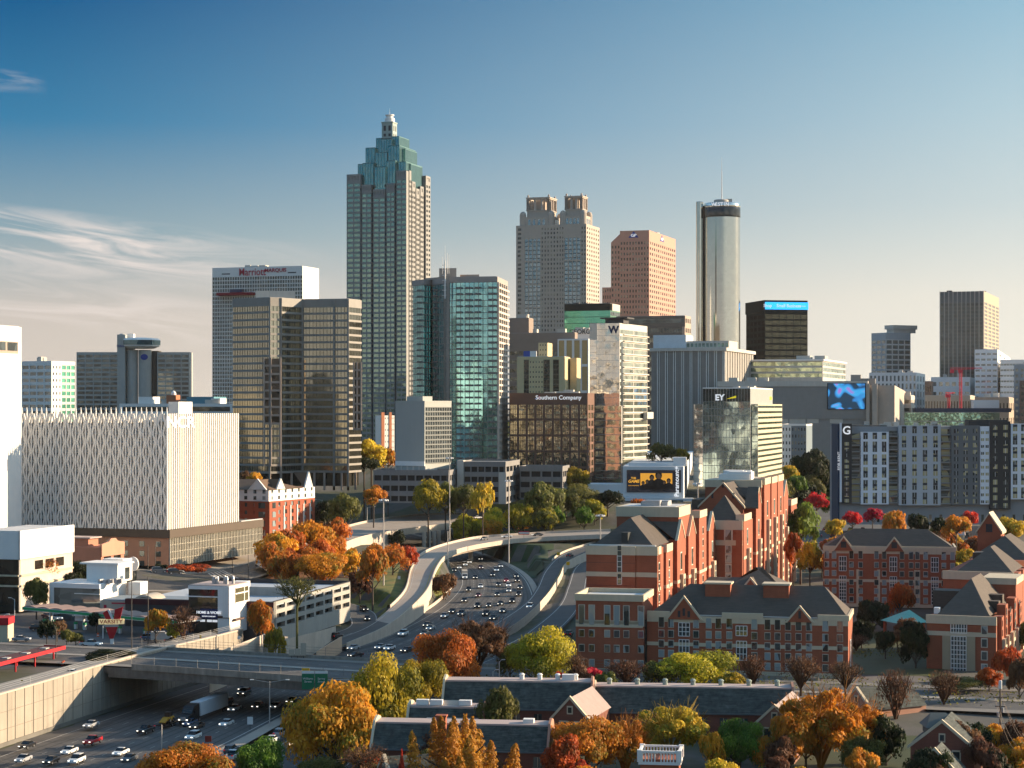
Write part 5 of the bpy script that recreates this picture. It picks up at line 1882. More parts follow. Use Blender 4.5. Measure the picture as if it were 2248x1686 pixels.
for q in (.42, .44, .46, .48, .50, .52):
 a_, c_ = ST.at(q, .05), ST.at(q, .95)
 mb.add([(a_.x - .35, a_.y, a_.z + .04), (a_.x + .35, a_.y, a_.z + .04), (c_.x + .35, c_.y, c_.z + .04), (c_.x - .35, c_.y, c_.z + .04)], [(0, 1, 2, 3)])
mb.build('crosswalk', paint, bpy.data.objects['street'])
for sd_ in (0, 1):
 mb = MB()
 ST.rail(mb, sd_, 3.5, -1, .14)
 mb.build('sidewalk', mat('sidewalk_concrete', (.30, .27, .23)), kind='structure')
drape('street', [(95, 700), (160, 700), (175, 1150), (120, 1150)], asph2, .15, step=8)
drape('street', [(-60, 960), (140, 930), (140, 948), (-60, 980)], asph, .15, step=6)
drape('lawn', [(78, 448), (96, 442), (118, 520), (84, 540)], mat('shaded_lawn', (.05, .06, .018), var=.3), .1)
drape('pavement', ppoly([(1640, 1502, 0), (2040, 1478, 0), (2040, 1498, 0), (1640, 1520, 0)]), mat('dark_paving', (.13, .115, .10), var=.25), .08)
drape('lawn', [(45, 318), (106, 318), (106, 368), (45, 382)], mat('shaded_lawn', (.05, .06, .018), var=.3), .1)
drape('street', [(108, 330), (185, 330), (185, 392), (108, 405)], asph, .12, step=5)
r = random.Random(21)
mb = MB()
for i in range(150):  # unseen blocks behind the camera, added for the tower glass to reflect
 y = -r.uniform(120, 1900)
 x = r.uniform(-900, 1100)
 a, c, h_ = r.uniform(12, 45), r.uniform(12, 45), r.choice([10, 14, 18, 24, 30, 45]) * r.uniform(.8, 1.2) + (r.choice([0, 30, 70, 95]) if y < -900 else 0)
 mb.mi = r.choice([0, 2, 3, 2, 0, 1])
 mb.box(x, x + a, y - c, y, -2, h_)
for i in range(46):  # unseen row, mostly dark, added to darken what the towers mirror
 x = -1500 + i * 50 + r.uniform(-12, 12)
 mb.mi = r.choice([4, 4, 2, 4])
 mb.box(x, x + r.uniform(30, 55), -1130, -1050 - r.uniform(0, 40), -2, r.uniform(60, 150))
for i in range(34):  # unseen dark blocks off the left side, added for mirrored facets
 x, y = -r.uniform(480, 1500), r.uniform(150, 1000)
 mb.mi = r.choice([4, 4, 2, 2])
 mb.box(x, x + r.uniform(25, 60), y, y + r.uniform(25, 60), -2, r.uniform(40, 115))
mb.mi = 5  # unseen dark sheets, added so glass mirrors dark below the horizon
mb.box(-1600, 1300, -1040, -160, -2, 7)
mb.box(-1700, -470, -100, 1000, -2, 9)
mb.build('unseen_reflected_blocks', [whitec, mat('brick_red', (.27, .085, .045), var=.15), conc, mat('tan_brick', (.40, .30, .20)), mat('dark_reflected_block', (.025, .028, .026), rough=.5), mat('dark_reflected_sheet', (.02, .022, .012), var=.5, scale=.05)], kind='stuff')
# ================================================================ MIDDLE GROUND
brick = mat('red_brick', (.31, .088, .042), var=.2, scale=.35, streak=.14, rows=.16)
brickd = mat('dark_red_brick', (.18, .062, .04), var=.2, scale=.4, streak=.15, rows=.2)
lime = mat('limestone_trim', (.56, .47, .33), var=.08, streak=.1)
slate = mat('charcoal_shingle', (.088, .068, .052), var=.18, scale=.6, rows=.3)
tanroof = slate
slateo = mat('old_slate', (.050, .058, .050), var=.9, scale=.9, rows=.8)
memb = mat('pinkish_membrane', (.46, .36, .32), var=.15, scale=.15)
gl_d = glass('dorm_window_glass', (.07, .085, .085), metal=.25, var=.6, warm=(.27, .32, .32, .38))
wframe = mat('cream_frame', (.60, .55, .45))
bluefl = mat('blue_flashing', (.10, .16, .27), rough=.4)
b = Bld('blank_white_tower', 'blank white tower cut by the left edge, with one strip of windows near its top', 'tower building', -330, -120, 47, 706, 640, 3, t=17)
v = b.V()
b.core(v, whitec, 0)
yy0, yy1 = b.y(-40), b.y(40)
fr_ = b.part('window_strip_frame', mat('tan_concrete', (.40, .31, .25)))
v.fbox(fr_, 'R', yy0, yy1, b.z(780, 60), b.z(754, 60), -.3, .03)
for k in range(3):
 u = yy0 + (yy1 - yy0) * (k + .5) / 3
 b.pane(v, 'R', u, b.z(780, 60) + 1.0, (yy1 - yy0) / 3.6, b.z(756, 60) - b.z(780, 60) - 1.0, gl_dark, out=.08)
roof(b, v, roofl)
b.done()
b = Bld('white_podium_block', 'low white block with a sunlit blank wall above dark glass storeys, left edge', 'commercial building', -60, 42, 158, 1169, 575, 1, t=16)
v = b.V()
H = b.h
zb_ = b.z(1228)
b.core(v, whitec, 0)
wbx = b.part('white_band', whitec)
v.fbox(wbx, 'F', 0, b.w + .6, zb_, H + .5, 0, .8)
v.fbox(wbx, 'R', -.8, b.D, zb_, H + .5, 0, .8)
low = b.part('dark_glass_storey', gl_blk)
v.fbox(low, 'F', 0, b.w, 0, zb_ - .1, .01, .2)
v.fbox(b.part('window_wall', mat('cream_concrete', (.60, .50, .42))), 'R', .3, b.D, 0, zb_ - .1, .01, .2)
for k in range(3):
 b.pane(v, 'R', b.D * (.35 + k * .2), zb_ - 3.6, b.D * .15, 2.6, gl_blk, out=.24, name='strip_window')
for z in (zb_ - 5, zb_ - 8):
 v.fbox(b.part('cream_ledge', lime), 'F', 0, b.w, z, z + .5, .2, .6)
 v.fbox(b.part('cream_ledge', lime), 'R', .3, b.D, z, z + .5, .2, .6)
roof(b, v, roofl)
b.done()
b = Bld('lattice_clad_office', 'white office block wrapped in a pointed vertical lattice, its west side sunlit', 'office building', 48, 366, 522, 908, 690, 5, t=20)
v = b.V()
H = b.h
zl = b.z(1163)
fins = mat('sun_toned_white_fin', (.66, .63, .58), var=.06, streak=.06)  # west fins: same white, toned down in colour for the sunlit side
core_ = b.part('glass_core', glass('core_dark_glass', (.045, .045, .042), metal=.3, var=.4))
core_.box(-b.w + .1, -1.0, 1.0, b.D, zl, b.z(925, 20))
sp = b.part('floor_edge', mat('pale_grey_edge', (.60, .57, .52), var=.1))
nl = 12
for k in range(nl + 1):
 z = zl + (H - zl) * k / nl
 if k < nl - 1:
  v.fbox(sp, 'F', 0, b.w, z - .5, z + .9, -.95, -.5)
wv = b.part('wall', fins)
sl_ = b.part('lattice_slat', mat('shade_lifted_white_fin', (.80, .77, .72), var=.06, streak=.08))  # front slats: whiter copy, colour lifted because this side is in shade
nc = 29
ze = H - 1.5
for i in range(nc + 1):
 u = b.w * i / nc
 px_ = b.w / nc
 x = -b.w + u
 sl_.box(x - .13 * px_, x + .13 * px_, -.3, .1, zl, H)
 for k in range(nl if i < nc else 0):
  za, zb2 = zl + (H - zl) * k / nl, zl + (H - zl) * (k + 1) / nl
  a = (.20 if (k + i) % 2 else -.20) * px_
  x0, x1, ww_ = x + px_ / 2 + a, x + px_ / 2 - a, .19 * px_
  if r.random() < .03:
   ww_ *= 1.3
  sl_.loft([[(x0 - ww_, -.1, za), (x0 + ww_, -.1, za), (x0 + ww_, .25, za), (x0 - ww_, .25, za)], [(x1 - ww_, -.1, zb2), (x1 + ww_, -.1, zb2), (x1 + ww_, .25, zb2), (x1 - ww_, .25, zb2)]], False)
 x = -b.w + u
 tip = H + 2.2
 sl_.loft([[(x - .3, -.1, H), (x + .3, -.1, H), (x + .3, .25, H), (x - .3, .25, H)], [(x - .08, 0, tip), (x + .08, 0, tip), (x + .08, .15, tip), (x - .08, .15, tip)]])
for k, (u0, u1) in enumerate(((.12, .30), (.36, .52), (.56, .72))):
 b.part('roof_terrace', whitec).box(-b.w + b.w * u0, -b.w + b.w * u1, 3, 10, H - 4.5, H - 3.9)
b.part('roof', roofl).box(-b.w + .2, -1.2, 1.5, b.D - 1, H - 6, H - 4.6)
v.fbox(b.part('west_wall', mat('pale_ivory_wall', (.50, .44, .35), var=.06, streak=.1)), 'R', .3, b.D, zl, H - .3, -1.0, -.25)
nf_ = 34
for i in range(nf_ + 1):
 u = .1 + (b.D - .3) * i / nf_
 v.fbox(b.part('west_fin', fins), 'R', u - .38, u + .38, zl, H, -.25, .35)
for k in range(1, 12):
 v.fbox(b.part('west_joint', mat('joint_grey', (.55, .5, .46))), 'R', .3, b.D, zl + (H - zl) * k / 12, zl + (H - zl) * k / 12 + .2, -.25, .1)
on_face(b, 'NCR', v, 'R', b.D * .17, b.z(928, 8), 5.6, white_s, out=.42, bold=.04, sx=1.7)
D2 = b.y(578, 1.5)
zp = b.z(1181)
bp = b.part('podium_fascia', mat('dark_bronze_fascia', (.10, .075, .055)))
P2 = Vol(-b.w, 1.6, -.6, D2, 0, zl)
bp.box(-b.w, 1.6, -.6, D2, zp, zl - .05)
b.part('podium_roof', roofl).box(.2, 1.4, b.D + .2, D2 - .3, zl, zl + .3)
bw = b.part('brick_base', mat('pink_brick', (.46, .235, .145), var=.12))
bw.box(-b.w, .8, 0, D2 - .2, 0, zp - .01)
P3 = Vol(-b.w, .8, 0, D2 - .2, 0, zp)
for i in range(9):
 for k in range(4):
  if i > 1:
   b.pane(P3, 'F', b.w * (i + .5) / 9, zp - 3.2 - k * 3.4, 1.9, 1.9, gl_dark, out=.05)
b.grid(Vol(-b.w, .8, -.02, D2 - .2, 0, zp), 'F', 10, 4, dark, gl_dark, u0=0, u1=b.w * .26, wf=.85, hf=.85, inset=.04, name='base_window', wall='base_frame')
cwm = mat('pale_curtain_mullion', (.68, .62, .50), rough=.4)
b.grid(P3, 'R', 1, 4, cwm, glass('storefront_glass', (.30, .29, .25), metal=.7, var=.5, wob=.03), u0=.3, u1=D2 - .3, wf=.99, hf=.9, inset=-.15, name='storefront_band', wall='storefront_frame')
for i in range(60):
 u = .3 + (D2 - .8) * i / 59
 P3.fbox(b.part('storefront_mullion', cwm), 'R', u, u + .16, 0, zp - .05, .15, .45)
b.mech(Vol(-b.w * .6, -4, 20, b.D - 2, 0, H - 4.6), concl, 5, 4, (2, 5))
b.part('roof_box', whitec).box(b.x(370, 20) , b.x(392, 20), 20, 30, H - 4.6, b.z(882, 20))
b.done()
def hip(mb, x0, x1, y0, y1, z, h, rx=None, ry=None, ov=.5):
 """hip roof; ridge along x (rx = length cut at each end) or along y"""
 x0, x1, y0, y1 = x0 - ov, x1 + ov, y0 - ov, y1 + ov
 if rx is not None:
  a, c = (x0 + rx[0], (y0 + y1) / 2, z + h), (x1 - rx[1], (y0 + y1) / 2, z + h)
  vs = [(x0, y0, z), (x1, y0, z), (x1, y1, z), (x0, y1, z), a, c]
  mb.add(vs, [(0, 1, 5, 4), (1, 2, 5), (2, 3, 4, 5), (3, 0, 4), (3, 2, 1, 0)])
 else:
  a, c = ((x0 + x1) / 2, y0 + ry[0], z + h), ((x0 + x1) / 2, y1 - ry[1], z + h)
  vs = [(x0, y0, z), (x1, y0, z), (x1, y1, z), (x0, y1, z), a, c]
  mb.add(vs, [(0, 1, 4), (1, 2, 5, 4), (2, 3, 5), (3, 0, 4, 5), (3, 2, 1, 0)])
def gable_bay(b, v, side, u, wd, z0, h, deep, proud=.6, wall=None, rf=None, trim=None):
 """wall gable rising through the eaves with its own small roof running back"""
 wall, rf, trim = wall or brick, rf or slate, trim or lime
 mb, mr, mt = b.part('gable', wall), b.part('gable_roof', rf), b.part('gable_coping', trim)
 k = h / (wd / 2)
 def pt(q, o, z):
  return (v.x0 + u + q, v.y0 - o, z) if side == 'F' else (v.x1 + o, v.y0 + u + q, z)
 w2 = wd / 2
 a = [pt(-w2, proud, z0), pt(w2, proud, z0), pt(0, proud, z0 + h)]
 c = [pt(-w2, proud - .5, z0), pt(w2, proud - .5, z0), pt(0, proud - .5, z0 + h)]
 mb.add(a + c, [(0, 1, 2), (5, 4, 3), (0, 3, 4, 1), (1, 4, 5, 2), (2, 5, 3, 0)])
 o1 = -deep
 for sg in (-1, 1):
  p = [pt(sg * (w2 + .1), proud - .5, z0 - .1), pt(0, proud - .5, z0 + h - .05), pt(0, o1, z0 + h - .05), pt(sg * (w2 + .1), -.3, z0 - .1)]
  mr.add(p, [(0, 1, 2, 3)])
 for sg in (-1, 1):
  p0, p1 = pt(sg * (w2 + .35), 0, z0 - .15), pt(0, 0, z0 + h + .35)
  q0, q1 = pt(sg * (w2 - .25), 0, z0 - .15), pt(0, 0, z0 + h - .25)
  f_, g_ = proud + .15, proud - .55
  def sh(p, o):
   return (p[0], v.y0 - o, p[2]) if side == 'F' else (v.x1 + o, p[1], p[2])
  mt.loft([[sh(p0, f_), sh(p1, f_), sh(q1, f_), sh(q0, f_)], [sh(p0, g_), sh(p1, g_), sh(q1, g_), sh(q0, g_)]])
def dorm_front(b, v, cols, floors, top, brick_=None, hb=3.05, band_after=3, tall_top=False):
 """rows of sash windows with cream sills, string course; cols = (u, width)"""
 tr = b.part('stone_band', lime)
 sp_ = v.span('F')
 zb2 = top - hb * (floors - band_after)
 for z, h_ in ((zb2 - .55, .8), (top - 1.3, 1.4), (v.z0, 1.0)):
  v.fbox(tr, 'F', -.02, sp_ + .02, z, z + h_, .01, .14)
 fr = b.part('window_frame', wframe)
 for u, ww in cols:
  for k in range(floors):
   z = v.z0 + 1.2 + k * (top - 1.6 - v.z0) / floors
   hh = 1.5
   if tall_top and k == floors - 1:
    hh = 2.2
   b.pane(v, 'F', u, z + .2, ww, hh, gl_d, out=.10)
   v.fbox(fr, 'F', u - ww / 2 - .1, u + ww / 2 + .1, z + .08, z + hh + .32, .01, .07)
def bay_glass(b, v, side, u, wd, z0, z1, nx=3, nz=6, m=None):
 """stair or lounge window: white grid over dark glass, one part with its grid as a sub-part"""
 g_, pn = MB(), MB()
 v.fbox(g_, side, u - wd / 2, u + wd / 2, z0, z1, .01, .12)
 for i in range(nx + 1):
  q = u - wd / 2 + wd * i / nx
  v.fbox(pn, side, q - .07, q + .07, z0, z1, .12, .24)
 for k in range(nz + 1):
  q = z0 + (z1 - z0) * k / nz
  v.fbox(pn, side, u - wd / 2, u + wd / 2, q - .07, q + .07, .12, .23)
 pn.build('window_grid', m or white, g_.build('bay_window', gl_dark, b.o))
b = Bld('brick_dormitory_wing', 'long red brick dormitory wing with dark hip roof and two front gables, facing the street', 'dormitory', 1421, 1862, 1878, 1362, 441, 0, t=13)
v = b.V()
b.D = v.y1 = 17
H = b.h
b.core(v, brick, 0)
U = lambda p: b.x(p) + b.w
cols = [(U(p), 1.15) for p in (1452, 1473, 1528, 1556, 1577, 1601, 1656, 1685, 1707, 1730, 1753, 1776, 1812, 1844)]
dorm_front(b, v, cols, 5, H, tall_top=True)
for p0, p1 in ((1470, 1546), (1585, 1675), (1715, 1795)):
 v.fbox(b.part('projecting_bay', brick), 'F', U(p0), U(p1), 0, H - 1.4, -.2, .008)
par = b.part('parapet', lime)
for p0, p1 in ((1421, 1470), (1585, 1675), (1795, 1862)):
 v.fbox(par, 'F', U(p0), U(p1), H - .2, H + 1.1, -.3, .25)
v.fbox(par, 'R', 0, b.D, H - .2, H + 1.0, -.3, .25)
b.part('gutter', white).box(-b.w, .1, .4, .8, H + .1, H + .4)
rf = b.part('roof', slate)
hip(rf, -b.w + .5, -.3, .8, b.D, H + .2, b.z(1291, 8) - H, rx=(8.5, 6.0))
for p in (1502, 1756):
 wd = abs(U(p + 39) - U(p - 39)) if p == 1502 else abs(U(p + 30) - U(p - 30))
 gable_bay(b, v, 'F', U(p), wd, H - .6, b.z(1318 if p == 1502 else 1334) - H + .6, 6.5, .45)
 v.fbox(b.part('gable_slit', dark), 'F', U(p) - .3, U(p) + .3, H + .2, H + 1.9, .45, .5)
 if p == 1502:
  for q in (-1.1, 1.1):
   v.fbox(b.part('gable_slit', dark), 'F', U(p) + q - .3, U(p) + q + .3, H - .1, H + 1.3, .45, .5)
bay_glass(b, v, 'F', U(1502), 2.5, H - 4.4, H - 1.4, 3, 3)
bay_glass(b, v, 'F', U(1502), 2.3, H - 9.5, H - 5.2, 3, 3)
bay_glass(b, v, 'F', U(1628), 2.5, H - 4.0, H - 1.8, 3, 2)
bay_glass(b, v, 'F', U(1628), 2.3, H - 9.5, H - 5.2, 3, 3)
bay_glass(b, v, 'R', 6, 2.2, 1, H - 5, 3, 6)
for p0, p1 in ((1551, 1606), (1678, 1734)):
 x0, x1 = b.x(p0, 8), b.x(p1, 8)
 b.part('roof_box', brick).box(x0, x1, 5.5, 10, H + 1, b.z(1288, 6))
 b.part('roof_box_cap', lime).box(x0 - .25, x1 + .25, 5.25, 10.25, b.z(1288, 6), b.z(1284, 6))
b.part('dark_link_glazing', gl_dark).box(-b.w - 1.8, -b.w, .6, 6, 0, H - 1)
b.part('link_mullion', mat('pale_mullion2', (.4, .4, .36))).box(-b.w - 1.0, -b.w - .85, .5, .6, 0, H - 1)
b.done()
b = Bld('brick_dormitory_pavilion', 'flat roofed red brick dormitory pavilion with tall slit windows, left of the long wing', 'dormitory', 1264, 1411, 1424, 1321, 449, 0, t=12)
v = b.V()
b.D = v.y1 = 16
H = b.h
b.core(v, brick, 0)
U = lambda p: b.x(p) + b.w
dorm_front(b, v, [(U(p), 1.15) for p in (1277, 1299, 1333, 1354, 1375, 1407)], 3, H - 4.6, band_after=3)
for p in (1277, 1299, 1333, 1354, 1375, 1407):
 b.pane(v, 'F', U(p), H - 5.4, 1.15, 4.4, gl_d, out=.1, name='tall_window')
 v.fbox(b.part('window_frame', wframe), 'F', U(p) - .75, U(p) + .75, H - 5.6, H - .9, .01, .07)
pr_ = b.part('projecting_bay', brick)
v.fbox(pr_, 'F', U(1284), U(1396), 0, H, -.2, .008)
b.parapet(v, lime, 1.5, .5, out=.25)
b.part('roof', mat('pale_blue_membrane', (.50, .54, .55), var=.1)).box(v.x0 + .5, v.x1 - .5, .5, b.D - .5, H + .01, H + .5)
b.done()
def dorm_tower(name, label, xl, xc, xr, ytop, d, zb, t, rbays, floors, ridge, tower, front_fn):
 """tall dormitory slab seen end-on: narrow shaded north end, long sunlit west side of bays"""
 b = Bld(name, label, 'dormitory', xl, xc, xr, ytop, d, zb, t=t)
 v = b.V()
 H = b.h
 b.core(v, brick, 0)
 wall = b.part('west_bay', brick)
 trim = b.part('stone_band', lime)
 for (pa, pb, out, top, kind) in rbays:
  y0, y1 = b.y(pa), b.y(pb)
  zt = b.z(top, y0)
  wall.box(-2, out, y0, y1, 0, zt)
  vb = Vol(-2, out, y0, y1, 0, zt)
  um = (y1 - y0) / 2
  if kind == 'gable':
   gable_bay(b, vb, 'R', um, (y1 - y0), zt, 4.6, 8, .02)
  else:
   vb.fbox(trim, 'R', -.05, y1 - y0 + .05, zt - 1.6, zt + .3, .01, .2)
   trim.box(-2, out, y0 - .12, y0 - .01, zt - 1.6, zt + .3)
  zm = H * .62
  vb.fbox(trim, 'R', 0, y1 - y0, zm, zm + .8, .01, .12)
  trim.box(0, out, y0 - .1, y0 - .01, zm, zm + .8)
  if kind in ('gable', 'bay'):
   zo = zt * .70
   vb.fbox(b.part('cream_oriel', lime), 'R', um - 1.5, um + 1.5, 1, zo - .6, .01, .9)
   for k in range(9):
    b.pane(vb, 'R', um, 1.6 + k * (zo - 3) / 9, 1.6, 1.5, gl_d, out=.94, name='oriel_window')
   b.pane(vb, 'R', um, zo + .6, 1.6, 4.0, gl_d, out=.1, name='tall_window')
   vb.fbox(b.part('window_frame', wframe), 'R', um - 1.1, um + 1.1, zo + .3, zo + 4.9, .01, .06)
  else:
   for k in range(floors):
    b.pane(vb, 'R', um, 1.2 + k * (zt - 4) / floors, 1.2, 1.6, gl_d, out=.08)
    vb.fbox(b.part('window_frame', wframe), 'R', um - .8, um + .8, 1.0 + k * (zt - 4) / floors, 3.0 + k * (zt - 4) / floors, .01, .05)
 front_fn(b, v, H)
 return b
def frontA(b, v, H):
 U = lambda p: b.x(p) + b.w
 v.fbox(b.part('projecting_bay', brick), 'F', 0, U(1395), 0, H - 1.5, -.2, .5)
 tr = b.part('stone_band', lime)
 v.fbox(tr, 'F', -.1, U(1395) + .1, H - 1.6, H + .5, -.2, .65)
 v.fbox(tr, 'F', U(1395) + .1, b.w + .1, H - 1.6, H + .5, -.2, .2)
 zm = b.z(1263)
 v.fbox(tr, 'F', -.02, U(1395) + .02, zm - .5, zm + .6, .5, .62)
 v.fbox(tr, 'F', U(1395) + .05, b.w + .02, zm - .5, zm + .6, .01, .12)
 for z in (b.z(1288), b.z(1238)):
  v.fbox(b.part('brick_course', brickd), 'F', 0, U(1395), z, z + .15, .5, .52)
 for yb_, n in ((1258, 5), (1285, 2)):
  z = b.z(yb_)
  v.fbox(b.part('stair_window_frame', white), 'F', U(1361) - .6, U(1361) + .6, z, z + 1.28 * n + .15, .5, .6)
  for k in range(n):
   b.pane(v, 'F', U(1361), z + .15 + 1.28 * k, .85, 1.1, gl_dark, out=.64, name='stair_window')
 b.part('service_door', steel).box(b.x(1381) - .5, b.x(1381) + .5, -.62, -.5, b.z(1312), b.z(1294))
 rf = b.part('roof', slate)
 zr = b.z(1140, 10)
 x0, x1 = -b.w + 1.2, -1.2
 hip(rf, x0, x1, 1.2, 44, H + .3, zr - H, ry=(9.5, 6), ov=.3)
 b.part('gutter', white).box(-b.w + .5, -.5, .6, 1.0, H + .5, H + .8)
 b.part('dormer', mat('dark_louvre', (.03, .035, .035))).box(b.x(1364, 2), b.x(1378, 2), 2.2, 6, H + .4, H + 3.6)
 yA = 26
 xa, xb = b.x(1354, yA), b.x(1527, yA)
 zt_ = b.z(1135, yA)
 b.part('crown_block', brick).box(xa, .4, yA, yA + 16, H - 4, zt_)
 b.part('crown_parapet', lime).box(xa - .2, .6, yA - .2, yA + 16.2, zt_, b.z(1113, yA))
 b.part('crown_roof', roofl).box(xa + 1, -.5, yA + 1, yA + 15, b.z(1113, yA) + .01, b.z(1113, yA) + .06)
 b.mech(Vol(xa + 2, -2, yA + 2, yA + 14, 0, b.z(1113, yA)), steel, 5, 7, (.8, 2))
b = dorm_tower('brick_dormitory_block', 'red brick dormitory block with cream cornice and a long sunlit west side of gabled bays',
    1288, 1443, 1592, 1205, 472, 0, 15,
    [(1444, 1450, .0, 1203, 'plain'), (1457, 1470, .6, 1198, 'plain'), (1478, 1495, 1.0, 1185, 'gable'), (1503, 1519, 1.0, 1175, 'gable'),
    (1525, 1541, 1.2, 1123, 'plain'), (1548, 1563, 1.0, 1163, 'gable'), (1572, 1591, 1.2, 1158, 'bay')], 9, None, None, frontA)
b.done()
def frontB(b, v, H):
 U = lambda p: b.x(p) + b.w
 tr = b.part('stone_band', lime)
 v.fbox(tr, 'F', -.1, b.w + .1, H - 2.2, H + .4, -.2, .25)
 zm = b.z(1193)
 v.fbox(tr, 'F', -.02, b.w + .02, zm - .6, zm + .8, .01, .15)
 fr = b.part('window_frame', wframe)
 for p in (1599,):
  b.pane(v, 'F', U(p), b.z(1186), 1.6, 5.6, gl_d, out=.12, name='tall_window')
  v.fbox(fr, 'F', U(p) - 1.2, U(p) + 1.2, b.z(1188), b.z(1150), .01, .08)
  for k in range(6):
   b.pane(v, 'F', U(p), b.z(1214 + 21 * k), 1.3, 1.9, gl_d, out=.12)
   v.fbox(fr, 'F', U(p) - .9, U(p) + .9, b.z(1216 + 21 * k), b.z(1196 + 21 * k), .01, .08)
 v.fbox(b.part('projecting_bay', brick), 'F', U(1616), b.w, 0, H - 2.2, -.2, .5)
 rf = b.part('roof', slate)
 x0, x1 = b.x(1545, 1), b.x(1622, 1)
 hip(rf, x0, x1, .6, 13, H + .2, b.z(1089, 7) - H, ry=(6.6, 5.5), ov=.2)
 yg = 13
 xa, xb = b.x(1535, yg), b.x(1632, yg)
 xm = b.x(1587, yg)
 zg, zp = b.z(1110, yg), b.z(1062, yg)
 b.part('gable', brick).loft([[(xa, yg, H - 2), (xb, yg, H - 2), (xb, yg, zg), (xm, yg, zp), (xa, yg, zg)], [(xa, yg + .6, H - 2), (xb, yg + .6, H - 2), (xb, yg + .6, zg), (xm, yg + .6, zp), (xa, yg + .6, zg)]][::-1])
 cp = b.part('gable_coping', lime)
 for q in (xa - .4, xb + .4):
  cp.loft([[(q, yg - .3, zg - .2), (xm, yg - .3, zp + .6), (xm, yg - .3, zp + .0), (q, yg - .3, zg - .8)], [(q, yg + .7, zg - .2), (xm, yg + .7, zp + .6), (xm, yg + .7, zp), (q, yg + .7, zg - .8)]])
 rf.add([(xb + .3, yg + .6, zg), (xm, yg + .6, zp), (xm, yg + 20, zp), (xb + .3, yg + 20, zg)], [(0, 1, 2, 3)])
 rf.add([(xa, yg + .6, zg), (xm, yg + .6, zp), (xm, yg + 20, zp), (xa, yg + 20, zg)], [(3, 2, 1, 0)])
 for q in (-1.5, 1.5, 0):
  b.part('gable_slit', dark).box(xm + q * 2 - .3, xm + q * 2 + .3, yg - .06, yg, zg + (2 if q else 5), zg + (3.6 if q else 7))
 rf.box(b.x(1520, yg + 2), xa, yg + 1, yg + 12, H - 1, zg + 1.5)
 rf.slab([(xb, yg + 1, zg - .5), (b.x(1665, yg + 1), yg + 1, zg - .5), (b.x(1665, yg + 9), yg + 9, zg + 5), (xb, yg + 9, zg + 5)], .4)
 yA = 34
 xa = b.x(1548, yA)
 zt_ = b.z(1070, yA)
 b.part('crown_block', brick).box(xa, .4, yA, yA + 30, H - 4, zt_)
 b.part('crown_parapet', lime).box(xa - .2, .6, yA - .2, yA + 30.2, zt_, b.z(1054, yA))
 b.mech(Vol(xa + 2, -2, yA + 2, yA + 20, 0, b.z(1054, yA)), white, 12, 17, (1, 2.6))
b = dorm_tower('brick_dormitory_tower', 'tallest red brick dormitory, with a big front gable and sunlit western bays',
    1553, 1630, 1742, 1146, 548, 1, 15,
    [(1631, 1647, .2, 1132, 'bay'), (1653, 1664, .9, 1107, 'gable'), (1669, 1682, 1.2, 1052, 'bay'), (1685, 1697, 1.2, 1049, 'bay'), (1699, 1711, 1.2, 1045, 'bay'),
    (1714, 1724, .9, 1088, 'gable'), (1728, 1741, 1.2, 1098, 'bay')], 10, None, None, frontB)
b.done()
b = Bld('brick_dormitory_annex', 'low brick annex with brown hip roof and a small gable, behind the long dormitory wing', 'dormitory', 1535, 1715, 1738, 1298, 478, 0, t=13)
v = b.V()
b.D = v.y1 = 20
H = b.h
b.core(v, brick, 0)
hip(b.part('roof', slate), b.x(1588), b.x(1718), 0, 20, H, b.z(1246, 10) - H, rx=(9, 8))
hip(b.part('roof', slate), b.x(1530), b.x(1640), 6, 18, H, b.z(1269, 12) - H, rx=(2, 2))
gable_bay(b, v, 'F', b.x(1648) + b.w, 5.6, H - .4, b.z(1270) - H + .3, 6, .5)
b.done()
def right_dorm(name, label, xl, xc, xr, ytop, d, zb, t, ridge, floors, cols, gabs, rx, D=17):
 b = Bld(name, label, 'dormitory', xl, xc, xr, ytop, d, zb, t=t)
 v = b.V()
 b.D = v.y1 = D
 H = b.h
 b.core(v, brick, 0)
 U = lambda p: b.x(p) + b.w
 dorm_front(b, v, [(U(p), 1.15) for p in cols], floors, H, tall_top=True)
 v.fbox(b.part('parapet', lime), 'F', -.1, b.w + .1, H - .2, H + .9, -.3, .25)
 v.fbox(b.part('parapet', lime), 'R', 0, D, H - .2, H + .9, -.3, .25)
 hip(b.part('roof', slate), -b.w + .4, -.4, .8, D, H + .2, b.z(ridge, 8) - H, rx=rx)
 for p, wd, hp_ in gabs:
  gable_bay(b, v, 'F', U(p), wd, H - .5, b.z(hp_) - H + .5, 6, .5)
  v.fbox(b.part('gable_slit', dark), 'F', U(p) - .8, U(p) + .8, H + .4, H + 2.2, .5, .55)
 return b, v, U
b, v, U = right_dorm('brick_dormitory_hall', 'wide red brick dormitory with two front gables, between the tower and the right edge', 1807, 2098, 2112, 1208, 585, 1, 10, 1164, 6,
      (1815, 1831, 1869, 1889, 1924, 1941, 1980, 2000, 2014, 2032, 2072, 2091), [(1852, 6.2, 1181), (1963, 6.2, 1182)], (9, 8))
H = b.h
for p, n in ((1850, 0), (1961, 0), (2052, 0)):
 bay_glass(b, v, 'F', U(p), 2.1, H - 6.5, H - 2.2, 3, 3)
 bay_glass(b, v, 'F', U(p), 2.0, 1.0, H - 8, 3, 8)
for p0, p1 in ((1880, 1932), (2007, 2020)):
 v.fbox(b.part('cream_panel', lime), 'F', U(p0), U(p0) + .8, 1, H - 6, .01, .1)
 v.fbox(b.part('cream_panel', lime), 'F', U(p1) - .8, U(p1), 1, H - 6, .01, .1)
b.done()
b = Bld('brick_dormitory_end', 'red brick dormitory end with broad cream bay and tall gridded window, right foreground', 'dormitory', 2034, 2187, 2242, 1360, 452, 0, t=21)
